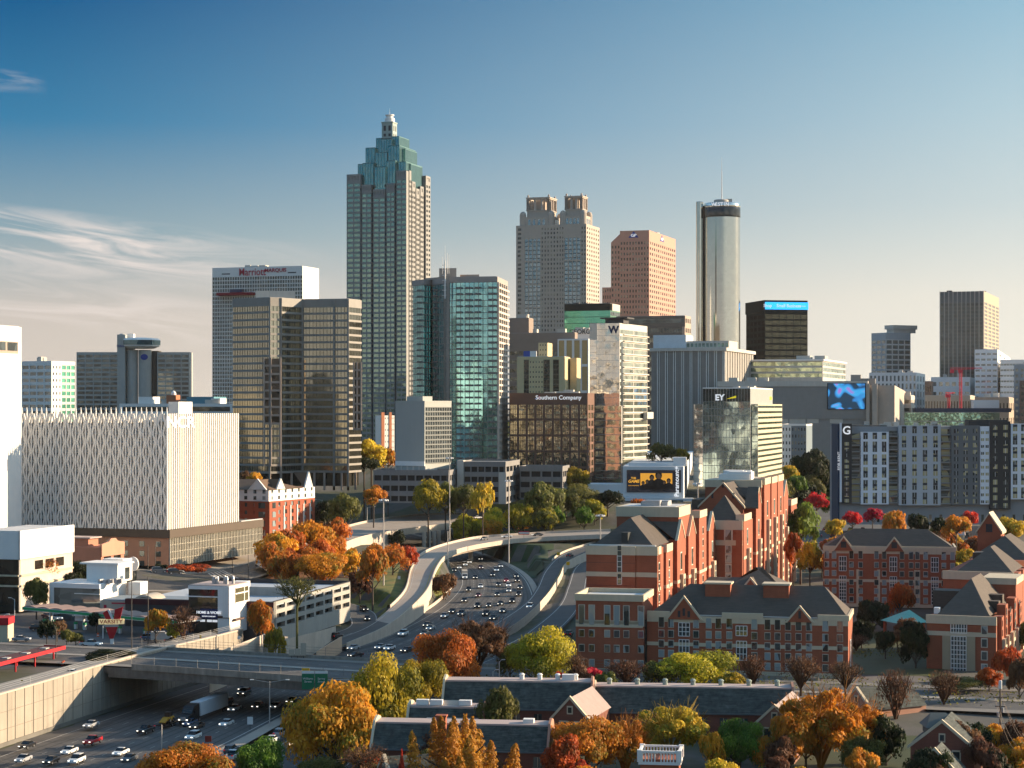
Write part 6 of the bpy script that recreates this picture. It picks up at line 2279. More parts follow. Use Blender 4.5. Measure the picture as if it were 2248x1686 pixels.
v = b.V()
H = b.h
b.core(v, brick, 0)
U = lambda p: b.x(p) + b.w
tr = b.part('stone_band', lime)
v.fbox(tr, 'F', -.1, b.w + .1, H - 1.4, H + .6, -.2, .3)
zm = b.z(1396)
v.fbox(tr, 'F', -.05, b.w + .05, zm - .4, zm + .6, .01, .15)
v.fbox(b.part('cream_bay', mat('buff_panel', (.38, .31, .20), var=.08)), 'F', U(2069), U(2141), 0, zm - .4, .01, .3)
bay_glass(b, v, 'F', U(2105), 3.6, b.z(1393), b.z(1373), 6, 2)
pv = Vol(v.x0, v.x1, v.y0 - .3, v.y1, 0, H)
bay_glass(b, pv, 'F', U(2105), 3.4, b.z(1480), b.z(1400), 5, 8)
for k in range(5):
 for p in (2161,):
  b.pane(v, 'F', U(p), b.z(1393 + 28 * k), 1.1, 1.7, gl_d, out=.1)
  v.fbox(b.part('window_frame', wframe), 'F', U(p) - .75, U(p) + .75, b.z(1395 + 28 * k), b.z(1374 + 28 * k), .01, .07)
rf = b.part('roof', slate)
hip(rf, b.x(2060, 2), b.x(2172, 2), 1.5, 34, H + .5, b.z(1276, 14) - H, ry=(13, 4), ov=.2)
rf.box(b.x(2048, 16), b.x(2110, 16), 16, 22, H + .4, b.z(1300, 16))
rf.box(b.x(2150, 10), -1, 12, 15, H + .4, b.z(1320, 12))
rf.box(b.x(2150, 18), -1, 19, 22, H + .4, b.z(1306, 18))
yA = 34
b.part('crown_block', brick).box(b.x(2157, yA), .3, yA, yA + 14, H - 3, b.z(1282, yA))
b.part('crown_parapet', lime).box(b.x(2155, yA), .5, yA - .2, yA + 14.2, b.z(1282, yA), b.z(1268, yA))
b.part('roof_plant', white).box(b.x(2050, 2), b.x(2062, 2), 2, 4, H + .6, H + 2)
for i, (y0, y1) in enumerate(((2, 6), (9, 13), (17, 22), (26, 31), (36, 42))):
 b.part('west_bay', brick).box(-1, 1.0, y0, y1, 0, H + (2.5 if i % 2 else .4))
 vb = Vol(-1, 1.0, y0, y1, 0, H)
 vb.fbox(b.part('cream_oriel', lime), 'R', .6, y1 - y0 - .6, 1, zm - 1, .01, .8)
 for k in range(6):
  b.pane(vb, 'R', (y1 - y0) / 2, 1.5 + k * 2.2, 1.6, 1.4, gl_d, out=.84, name='oriel_window')
b.done()
b = Bld('brick_dormitory_sawtooth', 'red brick dormitory with sawtooth slate roofs and a steep brick gable tower, right edge', 'dormitory', 2070, 2225, 2290, 1262, 520, 0, t=21)
v = b.V()
H = b.h
b.core(v, brick, 0)
v.fbox(b.part('stone_band', lime), 'F', -.1, b.w + .1, H - 1.6, H + .6, -.2, .3)
v.fbox(b.part('stone_band', lime), 'F', -.1, b.w + .1, H * .55, H * .55 + .8, .01, .15)
rf = b.part('roof', slate)
hip(rf, b.x(2102, 2), b.x(2222, 2), 1.5, 24, H + .4, b.z(1205, 12) - H, ry=(12, 3), ov=.2)
hip(rf, b.x(2128, 26), b.x(2262, 26), 26, 52, H + 2, b.z(1176, 36) - H - 2, ry=(11, 3), ov=.2)
rf.box(b.x(2138, 20), b.x(2175, 20), 18, 24, H, b.z(1215, 18))
x0, x1 = b.x(2146, 44), b.x(2197, 44)
zg = b.z(1165, 44)
b.part('gable_tower', brick).box(x0, x1, 44, 52, H, zg)
xm = (x0 + x1) / 2
b.part('gable_tower', brick).add([(x0, 44, zg), (x1, 44, zg), (xm, 44, b.z(1127, 44)), (x0, 52, zg), (x1, 52, zg), (xm, 52, b.z(1127, 44))], [(0, 1, 2), (5, 4, 3)])
for q in (x0 - .5, x1 + .5):
 b.part('gable_coping', lime).loft([[(q, 43.6, zg - .3), (xm, 43.6, b.z(1125, 44)), (xm, 43.6, b.z(1129, 44)), (q, 43.6, zg - 1)], [(q, 52.4, zg - .3), (xm, 52.4, b.z(1125, 44)), (xm, 52.4, b.z(1129, 44)), (q, 52.4, zg - 1)]])
b.part('louvre', dark).box(xm - .9, xm + .9, 43.95, 44, zg - .5, zg + 1.8)
for i, (y0, y1) in enumerate(((2, 8), (12, 18), (22, 28))):
 b.part('west_bay', brick).box(-1, 1.0, y0, y1, 0, H + .4)
b.done()
d, zb = 800, 13
o = empty('panelled_apartment_block', 'long grey, white and charcoal panelled apartment block with a round white letter on its corner', 'apartment building', (PX(1843, d), d, zb))
Xp = lambda p: PX(p, d) - PX(1843, d)
Zp = lambda y: PZ(y, d) - zb
gry = mat('mid_grey_panel', (.26, .27, .275), var=.05)
gryl = mat('light_grey_panel', (.48, .50, .52), var=.05)
whp = mat('bluish_white_panel', (.78, .80, .83), var=.04)
chp = mat('charcoal_panel', (.035, .037, .04), var=.1)
nav = mat('navy_panel', (.012, .035, .075), var=.1)
gl_apt = glass('apartment_glass', (.10, .11, .10), metal=.3, var=.6, warm=(.46, .40, .22, .42))
mb = MB()
mb.box(0, Xp(2290), .8, 24, 0, Zp(936))
mb.build('wall', gry, o)
mb = MB()
mb.box(-.6, 0, .3, 16, -3, Zp(931))
mb.build('navy_end_wall', nav, o)
text('FOR RENT', 'lettering', o, (-.1, .2, Zp(1012)), 1.6, white_s, rot=(R(90), R(-90), 0))
lay = [(1847, 1869, 930, 1105, chp, 1, 'w', 1.0), (1869, 1889, 946, 1105, gry, 1, 'b', 0), (1889, 1950, 948, 1107, whp, 3, 'w', 1.0), (1951, 1972, 940, 1105, gry, 1, 'b', 0),
  (1972, 2064, 934, 1109, gryl, 4, 'w', 1.0), (2065, 2087, 936, 1107, gry, 1, 'b', 0), (2088, 2150, 934, 1108, mat('steel_grey_panel', (.15, .16, .165), var=.05), 3, 'w', .6),
  (2151, 2171, 936, 1107, whp, 2, 's', .8), (2172, 2217, 925, 1118, chp, 2, 'w', 1.1), (2218, 2290, 930, 1096, whp, 4, 'w', 1.0)]
FL = 11
nwin, rest = 0, MB()
for (xa, xb, yt, yb, m_, n, kd, proud) in lay:
 x0, x1, z1, z0 = Xp(xa), Xp(xb), Zp(yt), Zp(yb)
 mb = MB()
 y_ = -proud if kd != 'b' else .6
 mb.box(x0, x1, y_, .8, z0, z1)
 mb.build('wall_panel', m_, o)
 if yt == 930 and xa == 1847:
  zt = Zp(968)
 else:
  zt = z1 - .8
 for k in range(FL):
  fh_ = (zt - z0) / FL
  za = z0 + fh_ * k + fh_ * .18
  if kd == 'b':
   mb = MB()
   mb.box(x0, x1, -.9, .6, za - .4, za - .15)
   for q in range(9):
    xx = x0 + (x1 - x0 - .06) * q / 8
    mb.box(xx, xx + .06, -.9, -.84, za - .15, za + .8)
   mb.box(x0, x1, -.92, -.82, za + .8, za + .9)
   mb.build('balcony', mat('balcony_pale_metal', (.32, .33, .32)), o)
   key = ('bal', round(x1 - x0, 2))
   if key not in PANES:
    q = MB()
    q.box(-(x1 - x0) * .42, (x1 - x0) * .42, 0, .05, 0, fh_ * .72)
    PANES[key] = q.mesh('window', gl_apt)
   link(bpy.data.objects.new('balcony_door', PANES[key]), o, None, ((x0 + x1) / 2, .54, za))
   continue
  for i in range(n):
   xc_ = x0 + (x1 - x0) * (i + .5) / n
   ww_ = 1.75 if kd == 'w' else 1.2
   hh_ = fh_ * (.62 if kd == 'w' else .4)
   key = ('apt', ww_, round(hh_, 2))
   if key not in PANES:
    q = MB()
    q.box(-ww_ / 2, ww_ / 2, 0, .07, 0, hh_)
    q.mi = 1
    q.box(-.06, .06, -.04, 0, 0, hh_)
    PANES[key] = q.mesh('window', [gl_apt, whp])
   nwin += 1
   if nwin <= 100:
    link(bpy.data.objects.new('window', PANES[key]), o, None, (xc_, y_ - .07, za))
   else:
    for fm, mi_ in (((-ww_ / 2, ww_ / 2, 0, .07, 0, hh_), 0), ((-.06, .06, -.04, 0, 0, hh_), 1)):
     rest.mi = mi_
     rest.box(xc_ + fm[0], xc_ + fm[1], y_ - .07 + fm[2], y_ - .07 + fm[3], za + fm[4], za + fm[5])
mb = MB()
for (xa, xb, yt, yb, m_, n, kd, proud) in lay:
 if m_ in (whp, gryl) and n >= 3:
  for i in range(n):
   xc_ = Xp(xa) + (Xp(xb) - Xp(xa)) * (i + .5) / n
   for k in range(0, FL, 2):
    z = Zp(yb) + (Zp(yt) - .8 - Zp(yb)) / FL * (k + 1)
    mb.box(xc_ - .88, xc_ + .88, -proud - .05, -proud - .01, z - .5, z + .5)
mb.build('dark_infill_panel', chp, o)
rest.build('window_field', [gl_apt, whp], o, kind='stuff')
text('G', 'lettering', o, (Xp(1857.5), -1.25, Zp(945.5)), 4.6, white_s, bold=.08)
mb = MB()
mb.box(Xp(1843.5), Xp(1847), -1.0, .8, Zp(1102), Zp(928))
mb.build('white_corner_blade', whp, o)
mb = MB()
mb.box(Xp(1869), Xp(1950), 3, 20, Zp(936), Zp(934))
mb.box(Xp(2135), Xp(2220), 6, 14, Zp(936), Zp(922))
mb.build('roof_deck', chp, o)
mb = MB()
r = random.Random(5)
for i in range(14):
 x = r.uniform(Xp(1900), Xp(2150))
 mb.box(x, x + r.uniform(1, 2.5), 8, 11, Zp(936), Zp(936) + r.uniform(.8, 2))
mb.build('roof_plant', concl, o)
mb = MB()
for i in range(18):
 x = Xp(1880) + i * 4.2
 mb.box(x, x + 1.0, .70, .79, 1, 4)
mb.build('base_window', gl_dark, o)
for (px, py, wd, lb, rm) in ((1912, 1118, 12, 'small house with a brown gabled roof among the autumn trees', mat('brown_shingle', (.20, .14, .10))),
        (2092, 1098, 8, 'small white cupola house in front of the panelled apartment block', white),
        (2200, 1108, 26, 'long pale flat roofed shed at the foot of the apartment block, right edge', memb),
        (1872, 1124, 10, 'pale roofed cottage behind the yellow tree and the brick dormitory hall', memb)):
 p = at(px, py, 10)
 o = empty('small_house', lb, 'house', (p.x, 742, 8.5), -R(15))
 mb = MB()
 hh = 4 if wd != 26 else 3
 mb.box(-wd / 2, wd / 2, 0, 9, 0, hh)
 mb.build('wall', concl, o)
 mb = MB()
 if wd == 26:
  mb.box(-wd / 2 - .5, wd / 2 + .5, -.5, 9.5, hh + .01, hh + .5)
 else:
  hip(mb, -wd / 2, wd / 2, 0, 9, hh, 3, rx=(.8, .8))
 mb.build('roof', rm, o)
 if wd == 8:
  mb = MB()
  mb.box(-1, 1, 3, 5, hh + 2, hh + 5)
  mb.loft([[(-1.3, 2.7, hh + 5), (1.3, 2.7, hh + 5), (1.3, 5.3, hh + 5), (-1.3, 5.3, hh + 5)], [(-.1, 3.9, hh + 7), (.1, 3.9, hh + 7), (.1, 4.1, hh + 7), (-.1, 4.1, hh + 7)]])
  mb.build('cupola', white, o)
 else:
  mb = MB()
  for q in (-.3, .0, .3):
   mb.box(wd * q - .6, wd * q + .6, -.05, 0, 1, 2.6)
  mb.build('window', gl_dark, o)
b = Bld('brick_and_white_hotel', 'brick hotel with white gabled upper floors between the lattice office and the orange trees', 'hotel building', 490, 590, 691, 1076, 770, 9, t=24)
v = b.V()
H = b.h
zw = b.z(1101)
bk = mat('orange_red_brick', (.30, .075, .035), var=.14, scale=.4)
b.core(v, bk, .3)
mb = b.part('wall', bk)
b.grid(v, 'F', 5, 5, bk, gl_d, z1=zw, wf=.3, hf=.5)
b.grid(v, 'R', 7, 5, bk, gl_d, z1=zw, wf=.34, hf=.55)
uw = b.part('white_upper_floor', whitec)
v.fbox(uw, 'F', 0, b.w, zw, H, -.3, .02)
v.fbox(uw, 'R', .3, b.D, zw, H, -.3, .02)
for i in range(7):
 v.fbox(b.part('white_strip', white), 'R', b.D * (i + .2) / 7 - .25, b.D * (i + .2) / 7 + .3, 0, zw - 2, .01, .3)
for k in range(2):
 for i in range(5):
  b.pane(v, 'F', b.w * (i + .5) / 5, zw + .6 + k * 2.4, 1.3, 1.4, gl_d, out=.06)
 for i in range(7):
  b.pane(v, 'R', b.D * (i + .5) / 7, zw + .6 + k * 2.4, 1.3, 1.4, gl_d, out=.06)
rf_ = b.part('roof', mat('brown_roof_shingle', (.14, .085, .05), var=.2, scale=.5))
hip(rf_, -b.w, 0, .2, b.D * .7, H, b.z(1053, 12) - H, rx=(0, 10))
gable_bay(b, v, 'F', b.w - 5, 8, H, 4, 8, .1, whitec, rf_ and MATS['brown_roof_shingle'], white)
gable_bay(b, v, 'R', b.D * .86, 6, H, 6, 7, .1, whitec, MATS['brown_roof_shingle'], white)
gable_bay(b, v, 'R', b.D * .25, 6, H, 4, 7, .1, whitec, MATS['brown_roof_shingle'], white)
b.part('corner_tower', bk).box(-6, .8, -.8, 6, 0, zw)
tv = Vol(-6, .8, -.8, 6, 0, zw)
for k in range(4):
 b.pane(tv, 'F', 3.4, 1.5 + k * zw / 4.2, 3.0, 2.2, gl_d, out=.05, name='bay_window')
 b.pane(tv, 'R', 3.4, 1.5 + k * zw / 4.2, 2.4, 2.2, gl_d, out=.05, name='bay_window')
b.done()
b = Bld('open_parking_garage', 'grey open parking garage with pale blue top deck beside the orange trees', 'parking garage', 275, 601, 769, 1322, 536, 0, t=14)
v = b.V()
H = b.h
gc = mat('garage_concrete', (.36, .345, .31), var=.12, streak=.15)
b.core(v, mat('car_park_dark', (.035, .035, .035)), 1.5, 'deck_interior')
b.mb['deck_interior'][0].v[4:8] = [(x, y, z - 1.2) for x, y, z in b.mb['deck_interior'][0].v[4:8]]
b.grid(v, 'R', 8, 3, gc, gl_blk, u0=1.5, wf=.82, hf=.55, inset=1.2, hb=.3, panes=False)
v.fbox(b.part('wall', gc), 'R', 0, 1.5, -4, H, -1.2, 0)
v.fbox(b.part('wall', gc), 'R', 0, b.D, -4, 0, -1.2, -.02)
v.fbox(b.part('dark_front_wall', mat('dark_garage_wall', (.05, .05, .052))), 'F', 0, b.w, -3, H, -1.5, -.02)
v.fbox(b.part('red_band', mat('maroon_fascia', (.06, .012, .015))), 'F', 0, b.w, H - 1.5, H - .1, 0, .2)
b.part('top_deck', mat('pale_blue_deck', (.40, .44, .48), var=.15, scale=.1)).box(v.x0 + .3, v.x1 - .3, 1.0, b.D - .4, H - 1.19, H - .9)
rail_ = b.part('top_rail', dark)
rail_.box(v.x0, v.x1, b.D - .3, b.D, H - .9, H + .35)
rail_.box(v.x1 - .2, v.x1 - .01, 0, b.D - .3, H + .002, H + .3)
b.part('stair_head', whitec).box(b.x(282, 20), b.x(308, 20), 20, 25, H - .9, H + 2.6)
b.part('stair_head', whitec).box(b.x(505, 28), b.x(535, 28), 28, 33, H - .9, H + 2.6)
b.part('ramp_wall', gc).box(b.x(535, 26), -2, 25.4, 26, H - .9, H + 1.6)
b.done()
b = Bld('white_glass_showroom', 'white flat roofed glass fronted showroom behind the green petrol canopy', 'shop', 108, 218, 278, 1283, 556, 0, t=20)
v = b.V()
H = b.h
b.core(v, whitec, .4)
v.fbox(b.part('wall', whitec), 'F', 0, 1.4, 0, H, -.4, 0)
v.fbox(b.part('wall', whitec), 'F', 1.4, b.w, H - 1.3, H, -.4, 0)
v.fbox(b.part('wall', whitec), 'F', b.w * .5, b.w, 1.5, 2.4, -.4, .1)
v.fbox(b.part('wall', whitec), 'R', .4, b.D, 0, H, -.4, 0)
v.fbox(b.part('shop_glass', gl_clear), 'F', 1.4, b.w * .5, 0, H - 1.3, -.38, -.3)
v.fbox(b.part('shop_glass', gl_dark), 'F', b.w * .5, b.w, 2.4, H - 1.3, -.38, -.3)
v.fbox(b.part('transom', whitec), 'F', b.w * .5, b.w, H - 2.9, H - 2.7, -.3, 0)
for q in (.35, .65):
 v.fbox(b.part('wall_joint', dark), 'R', b.D * q, b.D * q + .1, 0, H, 0, .03)
ub = Vol(b.x(190, 8), b.x(258, 8), 8, 16, H, b.z(1240, 8))
b.part('upper_box', whitec).box(ub.x0, ub.x1, 8, 16, H, ub.z1)
b.part('upper_slab', white).box(ub.x0 - 2, ub.x1 + .4, 7.6, 16.4, ub.z1 + .01, ub.z1 + .5)
b.part('lift_box', whitec).box(b.x(225, 18), b.x(270, 18), 18, 23, H, b.z(1228, 18))
ub.fbox(b.part('upper_window', gl_dark), 'R', 4, 6.5, H + .5, ub.z1 - 1, .01, .05)
r = random.Random(3)
for i in range(7):
 x = b.x(200) + i * 1.1
 b.part('roof_plant', steel).box(x, x + .7, 3 + r.random() * 2, 4.2 + r.random() * 2, H, H + r.uniform(.8, 1.6))
b.done()
b = Bld('arched_storefront', 'grey-beige storefront with a barrel vaulted entrance arch behind the petrol canopy', 'shop', 222, 405, 412, 1322, 548, 0, t=12)
v = b.V()
b.D = v.y1 = 14
H = b.h
bg2 = mat('beige_stucco', (.42, .37, .30), var=.08, streak=.1)
b.core(v, bg2, 0)
xa = b.x(317)
pts = [(xa + 3.4 * math.cos(a), H - .8 + 2.6 * math.sin(a)) for a in [i * math.pi / 14 for i in range(15)]]
vt = b.part('barrel_vault', bg2)
vt.loft([[(x, -.6, z) for x, z in [(xa + 3.4, 0)] + pts + [(xa - 3.4, 0)]], [(x, 8, z) for x, z in [(xa + 3.4, 0)] + pts + [(xa - 3.4, 0)]]][::-1])
b.part('arch_glass', gl_dark).loft([[(xa + (x - xa) * .8, -.66, z * .93) for x, z in [(xa + 3.4, 0)] + pts + [(xa - 3.4, 0)]], [(xa + (x - xa) * .8, -.6, z * .93) for x, z in [(xa + 3.4, 0)] + pts + [(xa - 3.4, 0)]]][::-1])
b.part('arch_glass_bar', bg2).box(xa - 2.7, xa + 2.7, -.72, -.66, H - 1.2, H - .8)
b.part('red_band', red_s).box(b.x(245), xa - 4, -.06, 0, H - .9, H - .5)
b.part('pharmacy_sign', red_s).box(b.x(228), b.x(234), -.06, 0, H - 2.4, H - 1.2)
b.part('roof', mat('blue_grey_roof', (.22, .27, .31), var=.15)).box(v.x0 + .3, v.x1 - .3, .4, 13.6, H + .01, H + .3)
for q in (.1, .25, .62, .75, .9):
 b.pane(v, 'F', b.w * q, .5, 2.6, 1.8, gl_d, out=.05)
b.done()
b = Bld('white_corner_shop', 'white two storey corner shop with dark glazing and a lit blue and white sign', 'shop', 413, 504, 547, 1288, 527, 0, t=16)
v = b.V()
H = b.h
b.core(v, whitec, .5)
F_ = lambda a, c, z0, z1, o0, o1, nm, m: v.fbox(b.part(nm, m), 'F', a, c, z0, z1, o0, o1)
U = lambda p: b.x(p) + b.w
F_(0, U(478), H - .9, H, -.5, 0, 'wall', whitec)
F_(U(478), b.w, 0, H, -.5, 0, 'wall', whitec)
F_(U(490), b.w, 4.4, H + .1, 0, .3, 'white_pier', white)
F_(0, U(478), H - 3.0, H - 2.7, -.5, 0, 'wall', whitec)
F_(0, U(478), 0, H - .9, -.48, -.3, 'shop_glass', gl_blk)
F_(0, b.w, 4.2, 4.8, 0, .2, 'brown_fascia', mat('brown_fascia', (.08, .045, .03)))
F_(U(441), U(478), 4.0, 6.6, .01, .25, 'sign_board', mat('navy_sign_board', (.02, .03, .10)))
on_face(b, 'HOME & WORK', v, 'F', U(459.5), 5.6, 1.0, white_s, out=.3, bold=.02)
on_face(b, 'GOODS COMPANY', v, 'F', U(459.5), 4.6, .45, white_s, out=.3)
for p in (445, 460, 472):
 F_(U(p) - .7, U(p) + .7, 3.1, 3.7, .01, .1, 'lit_panel', white_s)
v.fbox(b.part('wall', whitec), 'R', .5, b.D, 0, H, -.5, 0)
v.fbox(b.part('side_glass', glass('warm_side_glass', (.20, .18, .10), metal=.5, var=.4)), 'R', b.D * .28, b.D * .95, H - 4.8, H - .8, .01, .05)
for z in (H - 2.4, H - .8, H - 4.9):
 v.fbox(b.part('side_bar', white), 'R', b.D * .28, b.D * .95, z, z + .35, .05, .15)
v.fbox(b.part('side_bar', white), 'R', b.D * .72, b.D * .75, H - 4.8, H - .8, .05, .14)
v.fbox(b.part('side_canopy', mat('brown_awning', (.10, .06, .05))), 'R', b.D * .15, b.D * .6, 3.4, 3.8, 0, 1)
b.part('roof', memb).box(v.x0 + .2, -.2, .2, b.D - .2, H + .01, H + .25)
r = random.Random(9)
for i in range(7):
 x = b.x(450) + i * .9
 b.part('roof_plant', steel).lathe(x, 4 + r.random() * 3, [(.4, H + .2), (.4, H + r.uniform(1, 2.2)), (.2, H + 2.3)], 8)
b.done()
b = Bld('pink_brick_church_house', 'small pink brick building with a scalloped gable behind the white showroom', 'house', 155, 222, 272, 1202, 640, 2, t=20)
v = b.V()
H = b.h
pb = mat('salmon_brick', (.45, .19, .12), var=.12)
b.core(v, pb, 0)
xx = .3
b.part('scalloped_gable', mat('pale_salmon', (.55, .26, .17))).loft([[(xx, q, z) for q, z in ((0, H - 3), (b.D, H - 3), (b.D, H + 1), (b.D * .7, H + 1.6), (b.D * .6, H + 2.6), (b.D * .4, H + 2.6), (b.D * .3, H + 1.6), (0, H + 1))], [(xx - .6, q, z) for q, z in ((0, H - 3), (b.D, H - 3), (b.D, H + 1), (b.D * .7, H + 1.6), (b.D * .6, H + 2.6), (b.D * .4, H + 2.6), (b.D * .3, H + 1.6), (0, H + 1))]][::-1])
for q in (.27, .70):
 b.pane(v, 'R', b.D * q, H - 5.5, b.D * .3, 3.2, gl_blk, out=.06)
b.part('roof_pavilion', pb).box(-14, -6, 2, 8, H, H + 2.6)
b.part('pavilion_roof', memb).box(-15, -5, 1.4, 8.6, H + 2.61, H + 3)
b.done()
def slate_hall(name, label, x0, x1, d, ze, zr, t, depth, flat=2.2, gx=(), zb=-3, wins=True, wing=None):
 """two storey brick range with slate slopes cut off by a flat pale ridge strip and stone-coped end gables"""
 ct, st = math.cos(R(t)), math.sin(R(t))
 xr_ = PX(x1, d)
 k = (x0 - 1124) / F
 L_ = (xr_ - k * d) / (ct + k * st)
 o = empty(name, label, 'hall', (xr_, d, zb), -R(t))
 e, rz = ze - zb, zr - zb
 mb = MB()
 mb.box(-L_, 0, 0, depth, 0, e)
 y0, y1, ym0, ym1 = -.4, depth + .4, depth / 2 - flat, depth / 2 + flat
 mb.build('wall', brickd, o)
 mb = MB()
 mb.add([(-L_ + .3, y0, e - .1), (-.3, y0, e - .1), (-.3, ym0, rz), (-L_ + .3, ym0, rz)], [(0, 1, 2, 3)])
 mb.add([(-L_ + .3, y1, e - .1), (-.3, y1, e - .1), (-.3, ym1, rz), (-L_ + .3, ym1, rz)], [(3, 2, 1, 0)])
 mb.build('roof', slateo, o)
 mb = MB()
 mb.box(-L_ + .3, -.3, ym0 - .15, ym1 + .15, rz - .3, rz + .12)
 mb.build('flat_roof_strip', memb, o)
 for xx in (-L_, -.4):
  mb = MB()
  pr = [(y0 - .2, e - 1.4), (y1 + .2, e - 1.4), (y1 + .2, e + .2), (ym1 + .3, rz + .35), (ym1 - flat + .2, rz + .9), (ym0 + flat - .2, rz + .9), (ym0 - .3, rz + .35), (y0 - .2, e + .2)]
  mb.loft([[(xx + .4, a, c) for a, c in pr], [(xx, a, c) for a, c in pr]][::-1])
  mb.build('end_gable', mat('sunlit_end_brick', (.42, .21, .14), var=.12) if xx > -1 else lime, o)  # right end: lighter pink copy of the brick, sunlight put into its colour
 mb = MB()
 mb.box(-L_, 0, -.45, -.3, e - .25, e)
 mb.build('gutter', mat('grey_gutter', (.12, .13, .13)), o)
 if wins:
  n = int(L_ / 3.6)
  for i in range(n):
   for z in (.8, e - 2.6):
    if z > e - 2:
     continue
    q = MB()
    q.box(-.72, .72, -.02, .05, -.1, 1.7)
    q.mi = 1
    q.box(-.85, .85, -.12, .02, -.32, -.1)
    q.box(-.04, .04, -.05, -.02, 0, 1.7)
    key = 'hallwin'
    if key not in PANES:
     PANES[key] = q.mesh('window', [gl_dark, lime])
    link(bpy.data.objects.new('window', PANES[key]), o, None, (-L_ + L_ * (i + .5) / n, -.06, z))
 return o, L_, e, rz
o, L_, e, rz = slate_hall('slate_roofed_hall', 'near brick hall with mottled slate roof and a chimney, behind the golden conifer', 812, 1205, 333, 2.4, 6.3, 7, 11)
mb = MB()
mb.box(-L_ * .60 - 1, -L_ * .60 + .6, 1.0, 2.6, e, rz + 1.4)
mb.box(-L_ * .60 - 1.15, -L_ * .60 + .75, .85, 2.75, rz + 1.4, rz + 1.7)
mb.build('chimney', brick, o)
v = Vol(-L_, 0, 0, 11, 0, e)
class _B:
 pass
def hall_gable(o, L_, e, u, wd, h, deep, proud, wm):
 fb = _B()
 st_ = {}
 fb.part = lambda nm, m: st_.setdefault(nm, (MB(), m))[0]
 vv = Vol(-L_, 0, 0, 11, 0, e)
 gable_bay(fb, vv, 'F', u, wd, e, h, deep, proud, wm, slateo, lime)
 vv.fbox(fb.part('gable_wall', wm), 'F', u - wd / 2, u + wd / 2, 0, e, -.1, proud)
 fb.part('gable_window', gl_dark).box(-L_ + u - .6, -L_ + u + .6, -proud - .05, -proud, e - 1.4, e + .6)
 for nm, (mb, m) in st_.items():
  mb.build(nm, m, o)
hall_gable(o, L_, e, L_ * .46, 4.2, 2.6, 4, .8, brick)
mb = MB()
mb.box(-L_ * .16, -L_ * .16 + 1.8, 4.4, 6, rz + .12, rz + .8)
mb.build('roof_plant', white, o)
o, L_, e, rz = slate_hall('pale_roofed_hall', 'short hall with pinkish flat and hipped roof behind the near slate hall', 890, 1062, 352, 3.0, 6.6, 7, 9, wins=False)
mb = MB()
hip(mb, -L_ * .75, -.5, .5, 8.5, rz - 2.5, 3.4, rx=(3, 5))
mb.build('hipped_roof', mat('pale_pink_metal', (.50, .41, .33), var=.1), o)
mb = MB()
for q in (.9, .72, .35):
 mb.box(-L_ * q, -L_ * q + 2.2, 3, 4.2, rz + .2, rz + 1.1)
mb.build('roof_plant', white, o)
o, L_, e, rz = slate_hall('slate_roofed_hall', 'long brick hall with dark slate slope and pale flat ridge, centre foreground', 1300, 1745, 372, 2.7, 7.0, 5, 12)
mb = MB()
for i in range(7):
 x = -L_ * (.08 + .14 * i)
 mb.lathe(x, 6, [(.45, rz + .1), (.45, rz + .9), (.6, rz + 1.0), (.3, rz + 1.3)], 8)
mb.build('roof_vent', mat('green_grey_vent', (.28, .33, .28)), o)
o, L_, e, rz = slate_hall('slate_roofed_hall', 'dark slate hall with a front wing under the oak red tree, left of the long hall', 968, 1300, 374, 3.2, 7.9, 5, 12)
mb = MB()
for i in range(4):
 x = -L_ * (.12 + .12 * i)
 mb.lathe(x, 6, [(.45, rz + .1), (.45, rz + .9), (.6, rz + 1.0), (.3, rz + 1.3)], 8)
mb.box(-6, -3.6, 5, 6.4, rz + .1, rz + 1.2)
mb.build('roof_vent', white, o)
def cross_wing(name, label, px, d, wd, ze, zr, t, ln, wm, rm, zb=-3):
 o = empty(name, label, 'hall', (PX(px, d), d, zb), -R(t))
 e, rz = ze - zb, zr - zb
 w2 = wd / 2
 mb = MB()
 mb.loft([[(-w2, 0, 0), (w2, 0, 0), (w2, 0, e), (0, 0, rz), (-w2, 0, e)], [(-w2, ln, 0), (w2, ln, 0), (w2, ln, e), (0, ln, rz), (-w2, ln, e)]][::-1])
 mb.build('wall', wm, o)
 mb = MB()
 for sg in (-1, 1):
  p = [(sg * (w2 + .4), .35, e - .25), (sg * (w2 + .4), ln, e - .25), (0, ln, rz + .12), (0, .35, rz + .12)]
  mb.add(p, [(0, 1, 2, 3)] if sg > 0 else [(3, 2, 1, 0)])
 mb.build('roof', rm, o)
 mb = MB()
 for sg in (-1, 1):
  a, c = (sg * (w2 + .5), e - .2), (0, rz + .5)
  mb.loft([[(a[0], -.2, a[1]), (c[0], -.2, c[1]), (c[0], -.2, c[1] - .6), (a[0], -.2, a[1] - .6)], [(a[0], .4, a[1]), (c[0], .4, c[1]), (c[0], .4, c[1] - .6), (a[0], .4, a[1] - .6)]])
 mb.build('gable_coping', lime, o)
 for x, z, ww, hh in ((-w2 * .35, e - 3.4, 1.3, 2.6), (w2 * .45, e - 2.6, 1.1, 1.8), (0, e + .9, .7, 1.0)):
  q = MB()
  q.box(x - ww / 2, x + ww / 2, -.1, -.03, z, z + hh)
  q.mi = 1
  q.box(x - ww / 2 - .2, x + ww / 2 + .2, -.08, -.01, z - .25, z + hh + .25)
  q.build('window', [gl_dark, lime], o)
 return o
pinkr = mat('sunlit_pink_slate', (.33, .255, .225), var=.15, scale=.5)  # pale pink copy of the slate, sunlight put into its colour
cross_wing('gabled_hall_wing', 'brick gabled wing with an arched window and a rosy sunlit roof slope', 1251, 360, 6.6, 3.9, 7.4, 17, 16, brickd, pinkr)
